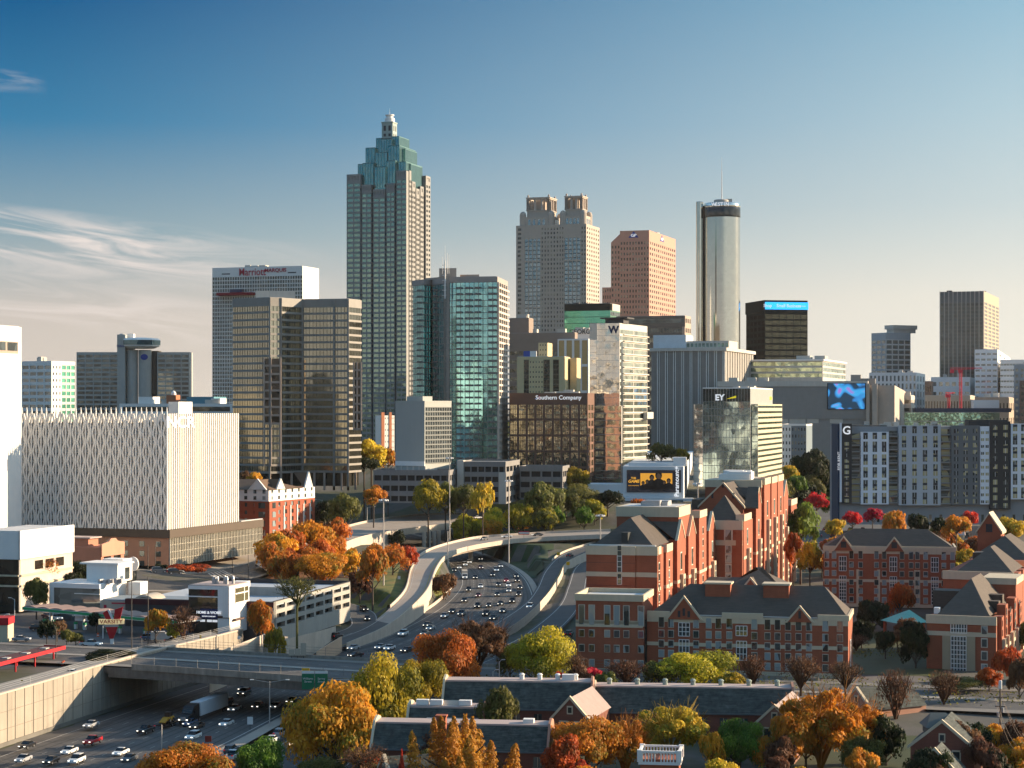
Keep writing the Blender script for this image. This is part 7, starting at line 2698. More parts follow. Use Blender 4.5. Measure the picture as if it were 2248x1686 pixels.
cross_wing('gabled_hall_wing', 'brick gabled wing half hidden by the golden yellow tree at the end of the long hall', 1700, 352, 7, 4.0, 7.1, 17, 20, mat('rosy_brown_brick', (.27, .13, .09), var=.14), pinkr)
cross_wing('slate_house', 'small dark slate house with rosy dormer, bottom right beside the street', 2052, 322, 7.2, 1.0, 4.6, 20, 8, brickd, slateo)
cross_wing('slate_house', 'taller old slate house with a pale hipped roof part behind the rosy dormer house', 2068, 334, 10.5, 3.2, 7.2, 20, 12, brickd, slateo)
cross_wing('slate_house', 'small slate roofed house end lit pink beside the bare tree, right of the golden tree', 1880, 392, 9, 1.2, 4.6, 60, 14, mat('sunlit_end_brick', (.36, .13, .08)), slateo)
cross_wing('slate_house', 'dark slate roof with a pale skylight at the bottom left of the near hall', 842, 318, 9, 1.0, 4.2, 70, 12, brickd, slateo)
o = empty('pale_roof_lantern', 'pale hipped metal roof on top of the old slate house, bottom right', 'roof', (PX(2078, 336), 339, 5.2))
mb = MB()
mb.box(-2.4, 2.4, 0, 5, -1, .3)
hip(mb, -2.4, 2.4, 0, 5, .3, 2.2, rx=(1.4, 1.8))
mb.build('hipped_roof', mat('pale_grey_metal', (.13, .135, .12), var=.2), o)
o = empty('balustraded_tower', 'brick tower top with white balustrade at the bottom edge of the picture', 'tower', (PX(1448, 300), 300, -3), -R(8))
mb = MB()
mb.box(-2.9, 2.9, 0, 5, 0, 10)
mb.build('wall', brick, o)
mb = MB()
mb.box(-3.2, 3.2, -.3, 5.3, 9.2, 9.6)
for x in (-3, 3):
 for y in (-.1, 5.1):
  mb.box(x - .35, x + .35, y - .35, y + .35, 9.6, 11.4)
mb.box(-3, 3, -.3, .1, 11.0, 11.3)
mb.box(2.8, 3.2, 0, 5, 11.0, 11.3)
mb.box(-3.2, -2.8, 0, 5, 11.0, 11.3)
for i in range(12):
 x = -2.6 + i * .47
 if not 4 < i < 6:
  mb.box(x - .1, x + .1, -.2, 0, 9.6, 11.0)
 mb.box(x - .1, x + .1, 5, 5.2, 9.6, 11.0)
mb.box(-3, 3, 4.9, 5.3, 11.0, 11.3)
mb.build('balustrade', white, o)
o = empty('teal_roofed_pavilion', 'small courtyard pavilion with a pale teal tent roof', 'pavilion', (PX(1985, 520), 520, ground(PX(1985, 520), 520)), R(20))
mb = MB()
mb.add([(-4.5, -4.5, 4.2), (4.5, -4.5, 4.2), (4.5, 4.5, 4.2), (-4.5, 4.5, 4.2), (1.5, 0, 7.2)], [(0, 1, 4), (1, 2, 4), (2, 3, 4), (3, 0, 4), (3, 2, 1, 0)])
mb.build('roof', mat('teal_copper', (.16, .45, .38), var=.1), o)
for x in (-3.6, 3.6):
 for y in (-3.6, 3.6):
  mb = MB()
  mb.box(x - .3, x + .3, y - .3, y + .3, -.5, 4.2)
  mb.build('post', brick, o)
# ================================================================ TREES
PAL = {
 'orange': ((.30, .085, .012), (.44, .17, .02), (.16, .12, .02)), 'amber': ((.36, .135, .012), (.50, .22, .018), (.15, .14, .018)),
 'yellow': ((.36, .23, .018), (.52, .34, .03), (.15, .16, .02)), 'lime': ((.20, .165, .012), (.33, .24, .018), (.09, .09, .012)),
 'rust': ((.26, .045, .010), (.40, .10, .016), (.14, .05, .012)), 'crimson': ((.35, .012, .016), (.48, .03, .02), (.2, .02, .015)),
 'green': ((.055, .10, .012), (.11, .16, .016), (.035, .06, .01)), 'dark': ((.018, .03, .010), (.035, .05, .014), (.010, .018, .008)),
 'olive': ((.075, .08, .018), (.13, .12, .028), (.05, .05, .014)), 'brown': ((.17, .075, .035), (.23, .12, .06), (.10, .05, .03)),
 'pine': ((.07, .11, .018), (.13, .17, .02), (.035, .05, .012)), 'gold': ((.46, .20, .02), (.58, .32, .04), (.34, .12, .015))}
PAL = {k: tuple(tuple(min(.8, c * (1.0 if k in ('dark', 'brown', 'gold') else 1.75)) for c in q) for q in v_) for k, v_ in PAL.items()}
ADJ = {'orange': 'orange', 'amber': 'amber orange', 'yellow': 'golden yellow', 'lime': 'yellow-green', 'rust': 'rust red', 'crimson': 'crimson', 'green': 'fresh green',
  'dark': 'dark green', 'olive': 'olive green', 'brown': 'brown half-bare', 'pine': 'bright green', 'gold': 'gold'}
bark = mat('bark', (.075, .055, .042), var=.3, scale=2)
def lmat(k):
 a, b_, c = PAL[k]
 return leafmat('leaf_' + k, (c, a, b_))
def leaf_quads(pts, me_name, m):
 """pts: (position, normal-ish, size, tone) -> mesh of small pointed leaf-clump faces"""
 vs, fs, tn = [], [], []
 for p, n, s_, t_ in pts:
  a = n.orthogonal().normalized()
  a.rotate(Matrix.Rotation(rnd.uniform(0, 6.28), 3, n))
  b_ = n.cross(a).normalized()
  o = len(vs)
  j = rnd.uniform(.7, 1.25)
  vs += [p - a * s_ * j, p + b_ * s_ * .62, p + a * s_ * j, p - b_ * s_ * .62]
  fs.append((o, o + 1, o + 2, o + 3))
  tn.append(t_)
 me = bpy.data.meshes.new(me_name)
 me.from_pydata([tuple(v_) for v_ in vs], [], fs)
 at_ = me.attributes.new('tone', 'FLOAT', 'FACE')
 at_.data.foreach_set('value', tn)
 me.materials.append(m)
 return me
def rv():
 while True:
  v_ = Vector((rnd.uniform(-1, 1), rnd.uniform(-1, 1), rnd.uniform(-1, 1)))
  if .05 < v_.length < 1:
   return v_.normalized()
def crown_mesh(shape, n, leaf):
 """crown in a unit frame: radius 1 across, z from 0 to 1"""
 pts, lobes = [], []
 if shape in ('round', 'spread', 'tall', 'shrub', 'airy'):
  nl = {'round': 26, 'spread': 30, 'tall': 26, 'shrub': 14, 'airy': 60}[shape]
  for i in range(nl):
   d_ = rv()
   if d_.z < -.55:
    d_.z *= -.5
   r_ = rnd.uniform(.45, .80)
   zc = {'round': .47, 'spread': .42, 'tall': .45, 'shrub': .36, 'airy': .46}[shape]
   c = Vector((d_.x * r_, d_.y * r_, zc + d_.z * .40 * r_ / .8))
   if shape == 'tall':
    k = 1.05 - .75 * max(0, c.z - .35)
    c.x *= k
    c.y *= k
   lobes.append((c, rnd.uniform(.10, .22) if shape == 'airy' else rnd.uniform(.20, .40), rnd.uniform(.15, .85)))
  per = n // nl
  for c, r_, tone in lobes:
   for _ in range(per):
    d_ = rv()
    if d_.z < -.3 and rnd.random() < .6:
     d_.z = -d_.z
    q = rnd.uniform(.55, 1.1)
    p = c + Vector((d_.x * r_ * q, d_.y * r_ * q, d_.z * r_ * q * .62))
    p.z = max(.0, min(p.z, 1.02))
    nn = (d_ + rv() * .55).normalized()
    pts.append((p, nn, leaf * rnd.uniform(.6, 1.4), min(1, max(0, tone + rnd.uniform(-.28, .28)))))
 elif shape == 'cone':
  for _ in range(n):
   z = rnd.random() ** 1.5
   a = rnd.uniform(0, 6.28)
   rr = (1 - z) * (.75 + .25 * math.sin(a * 5 + z * 31)) * rnd.uniform(.5, 1.05) + .03
   nn = (Vector((math.cos(a), math.sin(a), .4)) + rv() * .6).normalized()
   pts.append((Vector((rr * math.cos(a), rr * math.sin(a), z)), nn, leaf * rnd.uniform(.6, 1.3), rnd.random()))
 elif shape == 'plume':
  for k in range(15):
   a, r_ = rnd.uniform(0, 6.28), rnd.uniform(.0, .95)
   bx, by, top = r_ * math.cos(a), r_ * math.sin(a), 1.03 - .50 * r_ * r_ * rnd.uniform(.8, 1.5)
   tone = rnd.uniform(.3, .8)
   for _ in range(n // 15):
    z = rnd.random()
    w_ = .20 * (1 - z) ** .6 * (.6 + .5 * abs(math.sin(z * 26))) + .015
    a2 = rnd.uniform(0, 6.28)
    q = rnd.uniform(.4, 1.1)
    p = Vector((bx * (1 + .12 * z) + w_ * q * math.cos(a2), by * (1 + .12 * z) + w_ * q * math.sin(a2), z * top))
    nn = (Vector((math.cos(a2), math.sin(a2), .8)) + rv() * .7).normalized()
    pts.append((p, nn, leaf * rnd.uniform(.6, 1.3), min(1, max(0, tone + rnd.uniform(-.25, .25)))))
 return pts
def trunk_mesh(kind):
 """tapered trunk with limbs in a frame where the crown spans z 0..1, radius 1; the trunk reaches below to z=-1.2"""
 mb = MB()
 if kind == 'vase':
  mb.tube((0, 0, -1.5), (0, 0, .02), .07, .05, 6)
  for i in range(75):
   a, t_ = rnd.uniform(0, 6.28), rnd.uniform(.05, 1) ** .7
   p0 = Vector((0, 0, rnd.uniform(-.1, .12)))
   p1 = Vector((math.cos(a) * t_ * .45, math.sin(a) * t_ * .45, rnd.uniform(.30, .5)))
   p2 = Vector((math.cos(a) * t_ * rnd.uniform(.8, 1), math.sin(a) * t_ * rnd.uniform(.8, 1), 1 - .45 * t_ ** 2 * rnd.uniform(.5, 1)))
   mb.tube(p0, p1, .022, .015, 3)
   mb.tube(p1, p2, .015, .006, 3)
   for _ in range(3):
    q = p1.lerp(p2, rnd.uniform(.1, .8))
    mb.tube(q, q + Vector((rnd.uniform(-.18, .18), rnd.uniform(-.18, .18), rnd.uniform(.08, .22))), .010, .004, 3)
 elif kind == 'bare':
  mb.tube((0, 0, -1.5), (0, 0, .15), .055, .045, 6)
  for i in range(12):
   a, t_ = i * .55 + rnd.uniform(-.2, .2), rnd.uniform(.35, 1)
   p1 = Vector((math.cos(a) * t_ * .5, math.sin(a) * t_ * .5, rnd.uniform(.3, .6)))
   mb.tube((0, 0, rnd.uniform(-.1, .2)), p1, .032, .02, 4)
   for _ in range(6):
    p2 = p1 + Vector((math.cos(a) * rnd.uniform(0, .4) + rnd.uniform(-.3, .3), math.sin(a) * rnd.uniform(0, .4) + rnd.uniform(-.3, .3), rnd.uniform(.08, .42)))
    mb.tube(p1, p2, .014, .006, 3)
    for _ in range(4):
     mb.tube(p1.lerp(p2, rnd.uniform(.3, 1)), p2 + Vector((rnd.uniform(-.18, .18), rnd.uniform(-.18, .18), rnd.uniform(-.02, .18))), .006, .003, 3)
 else:
  mb.tube((0, 0, -1.5), (.02, 0, .05), .055, .042, 7)
  mb.tube((.02, 0, .05), (0, .02, .6), .042, .015, 6)
  for i in range(9):
   a, z = i * 2.4, rnd.uniform(-.02, .35)
   mb.tube((0, 0, z), (math.cos(a) * .55, math.sin(a) * .55, z + rnd.uniform(.2, .4)), .024, .008, 4)
 return mb
CR, TRK = {}, {}
NV = {'round': 3, 'spread': 2, 'tall': 2, 'shrub': 2, 'cone': 1, 'plume': 1, 'airy': 2}
def get_crown(shape, pal, near, i):
 k = (shape, pal, near, i % NV[shape])
 if k not in CR:
  base = (shape, near, i % NV[shape])
  if base not in CR:
   n, lf = (15000 if shape == 'airy' else 19000, .029) if near == 2 else (5200, .056) if near == 1 else (2000, .085)
   CR[base] = crown_mesh(shape, n, lf * (.8 if shape == 'plume' else 1))
  CR[k] = leaf_quads(CR[base], 'crown', lmat(pal))
 return CR[k]
def tree(px, ytop, ybot, wpx, d, shape, pal, where, group=None, i=[0]):
 i[0] += 1
 x = PX(px, d)
 s_ = d / F
 rad, hgt = wpx * s_ / 2, (ybot - ytop) * s_
 zc = PZ(ybot, d)
 zg = ground(x, d)
 rad *= 1.14
 gap = zc - zg
 if gap > 2.2 and shape not in ('shrub', 'bare', 'vase'):
  cut = min(gap - 2.0, (.55 if d < 560 else .2) * hgt)
  zc -= cut
  hgt += cut
 if zc < zg:
  zc = zg + (.1 if shape in ('shrub',) else .6)
  hgt = max(2, PZ(ytop, d) - zc)
 noun = {'shrub': 'bush', 'cone': 'conifer', 'plume': 'feathery conifer', 'vase': 'vase-shaped tree', 'bare': 'bare tree'}.get(shape, 'tree')
 nm = {'shrub': 'shrub', 'cone': 'conifer', 'plume': 'conifer', 'vase': 'bare_tree', 'bare': 'bare_tree'}.get(shape, 'broadleaf_tree')
 o = empty(nm, '%s %s %s' % (ADJ[pal], noun, where), 'bush' if shape == 'shrub' else 'tree', (x, d, zc), rnd.uniform(0, 6.28), group)
 near = 2 if wpx > 100 else 1 if wpx > 55 else 0
 kind = 'bare' if shape == 'airy' else shape if shape in ('vase', 'bare') else 'leafy'
 v_ = i[0] % 3
 if (kind, v_) not in TRK:
  TRK[(kind, v_)] = trunk_mesh(kind)
 src = TRK[(kind, v_)]
 bot = (zg - .3 - zc) / hgt
 mk = ('m', kind, v_, round(bot, 1), pal if kind != 'leafy' else '')
 if mk not in TRK:
  q = MB()
  q.f, q.m = src.f, src.m
  q.v = [(a, b_, bot if c <= -1.4 else c) for a, b_, c in src.v]
  TRK[mk] = q.mesh('trunk', bark if kind == 'leafy' else mat('twig_' + pal, tuple(c * .55 for c in PAL[pal][0]), var=.3, scale=2))
 if shape != 'shrub':
  t_ = bpy.data.objects.new('trunk', TRK[mk])
  link(t_, o)
  t_.scale = (rad, rad, hgt)
  if kind == 'leafy':
   k = min(1.0, .5 / (.05 * rad))
   t_.scale = (rad * k, rad * k, hgt)
 if kind == 'leafy' or shape == 'airy':
  c = bpy.data.objects.new('crown', get_crown(shape, pal, near, i[0]))
  link(c, o)
  c.scale = (rad, rad, hgt)
 else:
  if ('sparse', pal) not in CR:
   CR[('sparse', pal)] = leaf_quads(rnd.sample(crown_mesh('round', 2400, .030), 1100), 'sparse_leaves', lmat(pal))
  c = bpy.data.objects.new('sparse_leaves', CR[('sparse', pal)])
  link(c, o)
  c.scale = (rad, rad, hgt)
 return o
T = '''605 1170 1238 98 690 round amber left end of the orange grove by the street corner
640 1160 1222 74 706 round orange second from the left in the orange grove
690 1140 1212 96 722 round amber in the back row of the orange grove
738 1138 1196 66 742 round orange at the back right of the orange grove
706 1206 1262 116 648 spread amber in front of the orange grove behind the garage
655 1212 1258 70 655 round orange at the front left of the orange grove behind the garage
768 1205 1262 64 662 round amber between the grove and the far connector wall
818 1192 1278 76 622 round orange with a dark trunk on the lawn by the tall mast
862 1192 1258 74 690 round orange behind the mast on the lawn beside the ramp
897 1198 1250 48 700 round rust next to the left edge of the flyover ramp
790 1252 1306 62 640 round brown low beside the garage corner
973 1256 1318 56 672 round brown between flyover wall and highway
1024 1130 1186 70 885 round lime left of a pair behind the flyover ramp
1074 1138 1184 68 890 round amber right of a pair behind the flyover ramp
940 1050 1118 74 862 tall lime left of the row before the parking garage
978 1060 1120 60 874 round olive second in the row before the parking garage
1018 1062 1120 58 868 round olive third in the row before the parking garage
1060 1054 1122 52 858 tall yellow right end of the row before the parking garage
820 1066 1104 56 880 round amber left of the row by the car park deck
756 1082 1150 82 802 round olive large beside the street lamps near the brick hotel
714 1094 1142 52 812 round dark beside the brick and white hotel
1196 1060 1128 92 884 round olive left of the pale willow-like tree
1262 1064 1160 112 905 round olive tall pale and willow-like beyond the flyover
1334 1074 1122 72 905 round dark in front of the white annex of the billboard block
1262 1026 1068 62 968 round lime below the brown glass corporate block
1196 1054 1078 36 960 shrub rust small below the pale two level garage
1405 1092 1118 46 842 round rust above the flat roof of the dormitory block
816 966 1022 82 1002 round yellow left of the grey slab hotel
852 984 1026 44 1010 round amber next to the plinth of the grey slab hotel
800 1000 1034 70 990 round dark beneath the golden tree by the grey slab hotel
560 1036 1062 34 900 round amber behind the roof of the brick hotel
540 1034 1060 30 905 round brown behind the brick hotel roof at the lattice office
156 1226 1264 62 618 round dark beside the white podium block
88 1218 1272 84 592 bare orange in front of the white podium block
80 1266 1328 62 562 round olive left of the white glass showroom
410 1232 1258 92 628 shrub rust long and low behind the garage deck
356 1236 1254 34 632 shrub dark next to the round white sign
342 1338 1398 54 506 round amber in front of the petrol canopy
384 1366 1402 40 504 round lime small at the street before the petrol canopy
402 1326 1412 60 502 bare brown dark branched in front of the corner shop
572 1314 1374 62 524 round amber right of the white corner shop
605 1372 1424 46 488 round lime by the sunlit wall end
652 1260 1332 98 512 bare olive large before the open parking garage
246 1424 1478 116 466 shrub dark hedge-like on top of the highway wall
166 1386 1428 42 500 round olive small on the street corner before the letter sign
735 1480 1700 214 370 tall amber large at the highway edge left of the halls
842 1434 1604 156 394 round lime large behind the amber tree at the highway
975 1386 1540 160 424 round rust large beside the street bridge
1050 1350 1462 140 440 airy brown wide beyond the rust red tree
1182 1378 1502 142 428 round lime with dark inner leaves before the dormitory pavilion
1120 1420 1500 70 436 round olive between the rust red and yellow-green trees
1292 1456 1500 58 414 shrub crimson glowing in front of the dormitory pavilion
1232 1472 1500 26 412 shrub crimson small beside the slate roof
1268 1436 1486 56 424 vase brown left of the crimson bush
1376 1446 1502 98 408 vase brown broad in front of the dormitory link
1520 1416 1512 186 416 spread lime broad in front of the long dormitory wing
1446 1448 1512 76 412 round olive left shoulder of the broad yellow-green tree
1606 1476 1516 70 404 round lime small right of the broad yellow-green tree
1652 1434 1506 64 416 vase brown first of the street row before the long wing
1758 1436 1508 90 414 vase brown second of the street row before the long wing
1856 1450 1510 84 412 vase brown third of the street row at the end of the long wing
1966 1464 1578 84 388 vase brown tall beside the pavement of the courtyard
2072 1470 1560 76 402 vase brown in front of the dormitory end with the gridded window
2010 1368 1490 66 458 round dark tall and narrow left of the dormitory end
1916 1316 1386 82 532 round dark in the dormitory courtyard
1975 1276 1362 64 548 round rust in front of the wide dormitory hall
1990 1356 1400 50 510 round brown beside the teal pavilion
1880 1392 1440 60 490 vase brown low in the courtyard lawn
1758 1100 1192 84 642 tall pine right of the sunlit dormitory tower
1778 1182 1250 58 602 tall yellow beside the dormitory hall corner
1742 1170 1240 44 610 round rust between tower and dormitory hall
1832 1136 1172 50 690 round yellow front left of the panelled apartment block
1872 1122 1152 44 720 round crimson left of the pair before the apartment block
1916 1116 1144 44 728 round crimson darker in the middle before the apartment block
1962 1116 1166 54 700 round orange before the middle of the apartment block
2016 1128 1170 50 690 round dark left of the white cupola house
2062 1136 1172 44 690 round dark right of the white cupola house
2100 1128 1176 62 680 round amber in front of the right half of the apartment block
2132 1122 1150 34 720 round crimson small by the white cupola house
2216 1134 1192 78 640 round yellow right of the brick gable tower
1736 1018 1052 42 905 round yellow beside the mirrored office wing
1782 988 1064 92 952 round dark large behind the parking lot
1712 1052 1096 54 860 round olive at the foot of the mirrored office
1752 1040 1076 44 890 round green beside the parking lot
1792 1082 1116 52 730 round crimson by the parking lot entrance
1820 1016 1060 60 960 round dark at the left end wall of the apartment block
1452 970 1012 64 1055 round olive between the silver tower and the billboard
1495 984 1014 42 1060 round lime behind the billboard roof box
2100 1486 1562 104 420 round olive left of the utility pole
2216 1418 1502 72 424 round rust beside the dormitory end at the right edge
2172 1466 1520 60 420 round rust darker behind the utility pole
2238 1440 1530 60 410 round brown cut by the right edge
410 1634 1722 190 344 round amber bottom left before the highway
573 1620 1722 112 350 round green bottom left of the large amber tree
1000 1572 1724 230 316 plume gold in front of the near slate hall
1094 1500 1578 88 352 tall olive between the near slate hall and the long hall
1286 1574 1702 156 336 round orange bottom centre left of the balustraded tower
1240 1610 1700 80 330 round rust beside the near hall gable
1372 1568 1700 124 340 airy amber behind the balustraded tower
1470 1540 1660 186 346 airy yellow in front of the long hall windows
1562 1604 1692 62 338 round amber small right of the balustraded tower
1626 1578 1692 116 344 round green dark in front of the gabled wing
1800 1496 1704 216 346 airy amber large and airy before the end of the long hall
1736 1560 1680 90 340 round amber at the left foot of the large airy tree
1884 1530 1664 120 352 airy amber right of the large airy tree
1946 1572 1690 96 350 round dark between the bare tree and the old slate house
2182 1640 1700 70 330 round dark bottom right at the street
800 1636 1700 120 308 bare brown bottom left of the near hall
882 1648 1700 26 308 cone crimson slim at the bottom edge before the near hall
700 1660 1730 120 350 round olive low below the large amber tree'''
for ln in T.split('\n'):
 a = ln.split(' ', 7)
 w_ = a[7].split(' ')
 tree(float(a[0]), float(a[1]), float(a[2]), float(a[3]), float(a[4]), a[5], a[6], a[7])
FILL = [('on the slope behind the flyover ramp', (1120, 1330), (1072, 1150), 22, (36, 60), (872, 925), 'olive dark lime olive green amber'),
  ('in the orange grove', (565, 735), (1185, 1250), 22, (54, 82), (650, 740), 'orange amber orange rust amber'),
  ('on the bank between the brick hotel and the far connector', (690, 900), (1085, 1128), 14, (36, 58), (810, 930), 'olive dark amber brown dark'),
  ('in the row before the parking garage', (900, 1100), (1075, 1120), 12, (40, 60), (850, 900), 'lime amber olive yellow'),
  ('among the houses before the panelled apartment block', (1800, 2240), (1135, 1175), 30, (36, 60), (640, 740), 'orange amber olive dark rust yellow brown'),
  ('round the parking lot and mirrored office', (1690, 1830), (1010, 1090), 14, (36, 60), (860, 980), 'dark olive yellow green dark'),
  ('in the shaded courtyard', (1890, 2030), (1350, 1450), 5, (44, 66), (470, 545), 'dark olive brown dark'),
  ('along the street before the long dormitory wing', (1240, 2060), (1478, 1520), 20, (40, 66), (400, 425), 'brown brown olive lime brown dark'),
  ('beside the highway under the street bridge', (690, 960), (1480, 1570), 12, (70, 110), (385, 425), 'lime olive amber lime'),
  ('between the slate halls', (760, 1320), (1590, 1680), 18, (50, 86), (318, 345), 'olive orange amber brown rust'),
  ('along the bottom right edge', (1560, 2240), (1600, 1700), 22, (60, 100), (318, 350), 'amber olive dark yellow orange brown'),
  ('beyond the brick dormitories at the right border', (2250, 2420), (1300, 1450), 10, (50, 80), (430, 720), 'amber olive dark brown'),
  ('by the petrol station street', (10, 470), (1380, 1440), 9, (30, 46), (480, 530), 'olive amber brown dark'),
  ('behind the white podium block', (100, 240), (1225, 1275), 8, (40, 60), (585, 630), 'dark amber olive brown')]
for wh, xr, yr, n, wr, dr_, pals in FILL:
 ps = pals.split()
 for _ in range(n):
  d_ = rnd.uniform(*dr_)
  px = rnd.uniform(*xr)
  x = PX(px, d_)
  zg = ground(x, d_)
  if any(abs((r_.at(q / 60, .5) - Vector((x, d_, 0))).to_2d().length) < 13 for r_ in (HW, RAMP, RR, LR, SIDE, FAR) for q in range(61)) or (BR0[0][1] - .36 * (x + 135) - 4 < d_ < BR1[0][1] - .32 * (x + 135) + 4):
   continue
  w_ = rnd.uniform(*wr)
  h_ = w_ * rnd.uniform(.8, 1.15)
  yb_ = HZ + (CH - zg - 1.5) * F / d_
  tree(px, yb_ - h_, yb_, w_, d_, rnd.choice(['round', 'round', 'tall', 'spread']), rnd.choice(ps), wh, 'trees ' + wh)
mb_pts = []
for (px, py, n, sp, z) in ((1330, 1500, 900, 34, 0), (1560, 1512, 800, 46, 0), (1930, 1440, 500, 20, 0), (740, 1350, 300, 12, -2), (1180, 1240, 260, 9, -1), (2100, 1560, 600, 18, -2), (640, 1640, 700, 16, -6), (1150, 1125, 700, 40, 7), (860, 1115, 500, 40, 8), (1800, 1130, 700, 60, 9)):
 c = at(px, py, z)
 for _ in range(n):
  x, y = c.x + rnd.gauss(0, sp), c.y + rnd.gauss(0, 5)
  zz = ground(x, y)
  if zz < g0(x, y) - 4:
   continue
  mb_pts.append((Vector((x, y, zz + rnd.uniform(0, 1.4))), rv(), rnd.uniform(.15, .38), rnd.random()))
me = leaf_quads(mb_pts, 'ground_cover', lmat('olive'))
link(bpy.data.objects.new('ground_cover', me), kind='stuff')
pts = []
for _ in range(5200):
 x, y = rnd.uniform(-1500, 1900), rnd.uniform(2700, 4200)
 pts.append((Vector((x, y, g0(x, y) + rnd.uniform(0, 16) + 8 * math.sin(x * .006))), (rv() + Vector((0, -1, .5))).normalized(), rnd.uniform(4, 9), rnd.random()))
link(bpy.data.objects.new('far_woods', leaf_quads(pts, 'far_woods', lmat('olive'))), kind='stuff')
# ================================================================ VEHICLES
cglass = mat('car_glass', (.012, .014, .016), rough=.08, var=.05, spec=.6)
tyre = mat('tyre_rubber', (.015, .015, .015), rough=.8)
rimm = mat('wheel_rim', (.35, .35, .36), rough=.35, metal=.8)
headl = mat('headlamp', (1.0, .93, .78), emis=1.2, var=0)
taill = mat('tail_lamp', (.45, .008, .008), emis=.35, var=0)
PAINT = {k: mat('paint_' + k, c, rough=.28, var=.03, spec=.6) for k, c in dict(white=(.72, .72, .70), silver=(.36, .37, .38), black=(.012, .012, .014), grey=(.09, .095, .10), red=(.42, .015, .02),
                     blue=(.05, .10, .19), tan=(.28, .22, .16), brown=(.07, .045, .03), maroon=(.13, .012, .015)).items()}
PROF = {
 'sedan': ([(-2.3, .35), (-2.35, .75), (-2.2, .98), (-1.3, 1.02), (.75, .98), (1.9, .86), (2.25, .68), (2.3, .35)], [(-1.55, 1.0), (-.85, 1.42), (.25, 1.44), (1.05, .96)], .90),
 'suv': ([(-2.3, .42), (-2.38, .9), (-2.3, 1.15), (-1.3, 1.15), (.85, 1.12), (2.0, 1.0), (2.3, .8), (2.32, .42)], [(-2.2, 1.13), (-1.95, 1.72), (.2, 1.75), (1.05, 1.1)], .95),
 'pickup': ([(-2.75, .5), (-2.8, 1.1), (-.75, 1.12), (-.7, 1.15), (1.1, 1.15), (2.4, 1.05), (2.7, .85), (2.72, .5)], [(-.75, 1.13), (-.6, 1.78), (.5, 1.8), (1.25, 1.13)], .98)}
def car_bits(kind):
 bo, gh, hw = PROF[kind]
 body, gl, roofb = MB(), MB(), MB()
 n = len(bo)
 rings = []
 for y, k in ((-hw, .93), (-hw * .92, 1), (hw * .92, 1), (hw, .93)):
  rings.append([(x * (1 if k == 1 else .985), y, .45 + (z - .45) * (1 if k == 1 else .92)) for x, z in bo])
 body.loft(rings[::-1])
 g0_, g1_ = hw * .90, hw * .72
 rings = [[(x, y * (1 if z < 1.2 else 0) + (math.copysign(g1_, y) if z >= 1.2 else 0), z) for x, z in gh] for y in (-g0_, g0_)]
 gl.loft(rings[::-1])
 a, c = gh[1], gh[2]
 body.loft([[(a[0] + .05, y, a[1] - .02), (c[0] - .05, y, c[1] - .02), (c[0] - .1, y * .96, c[1] + .05), (a[0] + .1, y * .96, a[1] + .05)] for y in (g1_ + .02, -g1_ - .02)])
 if kind == 'pickup':
  gl.box(-2.65, -.85, -hw * .8, hw * .8, 1.121, 1.125)
 wl = []
 fx = bo[-1][0] - .95
 rx = bo[0][0] + .95
 rr = .34 if kind == 'sedan' else .39
 for x in (fx, rx):
  for y in (-hw + .1, hw - .1):
   wl.append((x, y, rr))
 return body, gl, wl, bo, hw
def wheel_mesh(rr):
 m = MB()
 n = 14
 ring = lambda y, r_: [(r_ * math.cos(2 * math.pi * i / n), y, r_ * math.sin(2 * math.pi * i / n)) for i in range(n)]
 m.loft([ring(-.11, rr), ring(.11, rr)])
 m.mi = 1
 m.loft([ring(-.125, rr * .6), ring(.125, rr * .6)])
 return m.mesh('wheel', [tyre, rimm])
NEAR, FARM = {}, {}
for kind in PROF:
 body, gl, wl, bo, hw = car_bits(kind)
 lamp = MB()
 lamp.box(bo[-2][0] - .06, bo[-2][0] + .06, -.18, .18, bo[-2][1] - .06, bo[-2][1] + .08)
 tl = MB()
 tl.box(bo[1][0] - .04, bo[1][0] + .08, -.16, .16, bo[1][1] - .05, bo[1][1] + .13)
 NEAR[kind] = (body.mesh('body', PAINT['white']), gl.mesh('windows', cglass), wheel_mesh(wl[0][2]), wl, lamp.mesh('headlight', headl), tl.mesh('tail_light', taill), hw)
 for col in PAINT:
  m = MB()
  m.v, m.f, m.m = list(body.v), [list(f) for f in body.f], [0] * len(body.f)
  m.mi = 1
  m.add(gl.v, gl.f)
  m.mi = 2
  for x, y, r_ in wl:
   m.loft([[(x + r_ * math.cos(i * .785), yy, r_ + r_ * math.sin(i * .785)) for i in range(8)] for yy in (y - .11, y + .11)])
  m.mi = 3
  for s_ in (-1, 1):
   m.add([(x, y + s_ * hw * .68, z) for x, y, z in lamp.v], lamp.f)
  m.mi = 4
  for s_ in (-1, 1):
   m.add([(x, y + s_ * hw * .75, z) for x, y, z in tl.v], tl.f)
  FARM[(kind, col)] = m.mesh('car', [PAINT[col], cglass, tyre, headl, taill])
def surf(px, py, roads, z=-4.0):
 """place on one of the given roads under an image point: position and driving direction"""
 for _ in range(5):
  p = at(px, py, z)
  best = None
  for r_ in roads:
   for i in range(len(r_.L) - 1):
    a, c = (r_.L[i] + r_.R[i]) / 2, (r_.L[i + 1] + r_.R[i + 1]) / 2
    e = c - a
    t = max(0, min(1, ((p - a).x * e.x + (p - a).y * e.y) / max(1e-6, e.x ** 2 + e.y ** 2)))
    q = a + e * t
    dd = (q - p).to_2d().length
    if best is None or dd < best[0]:
     best = (dd, q.z, e)
  z = best[1]
 p = at(px, py, z)
 return p, best[2]
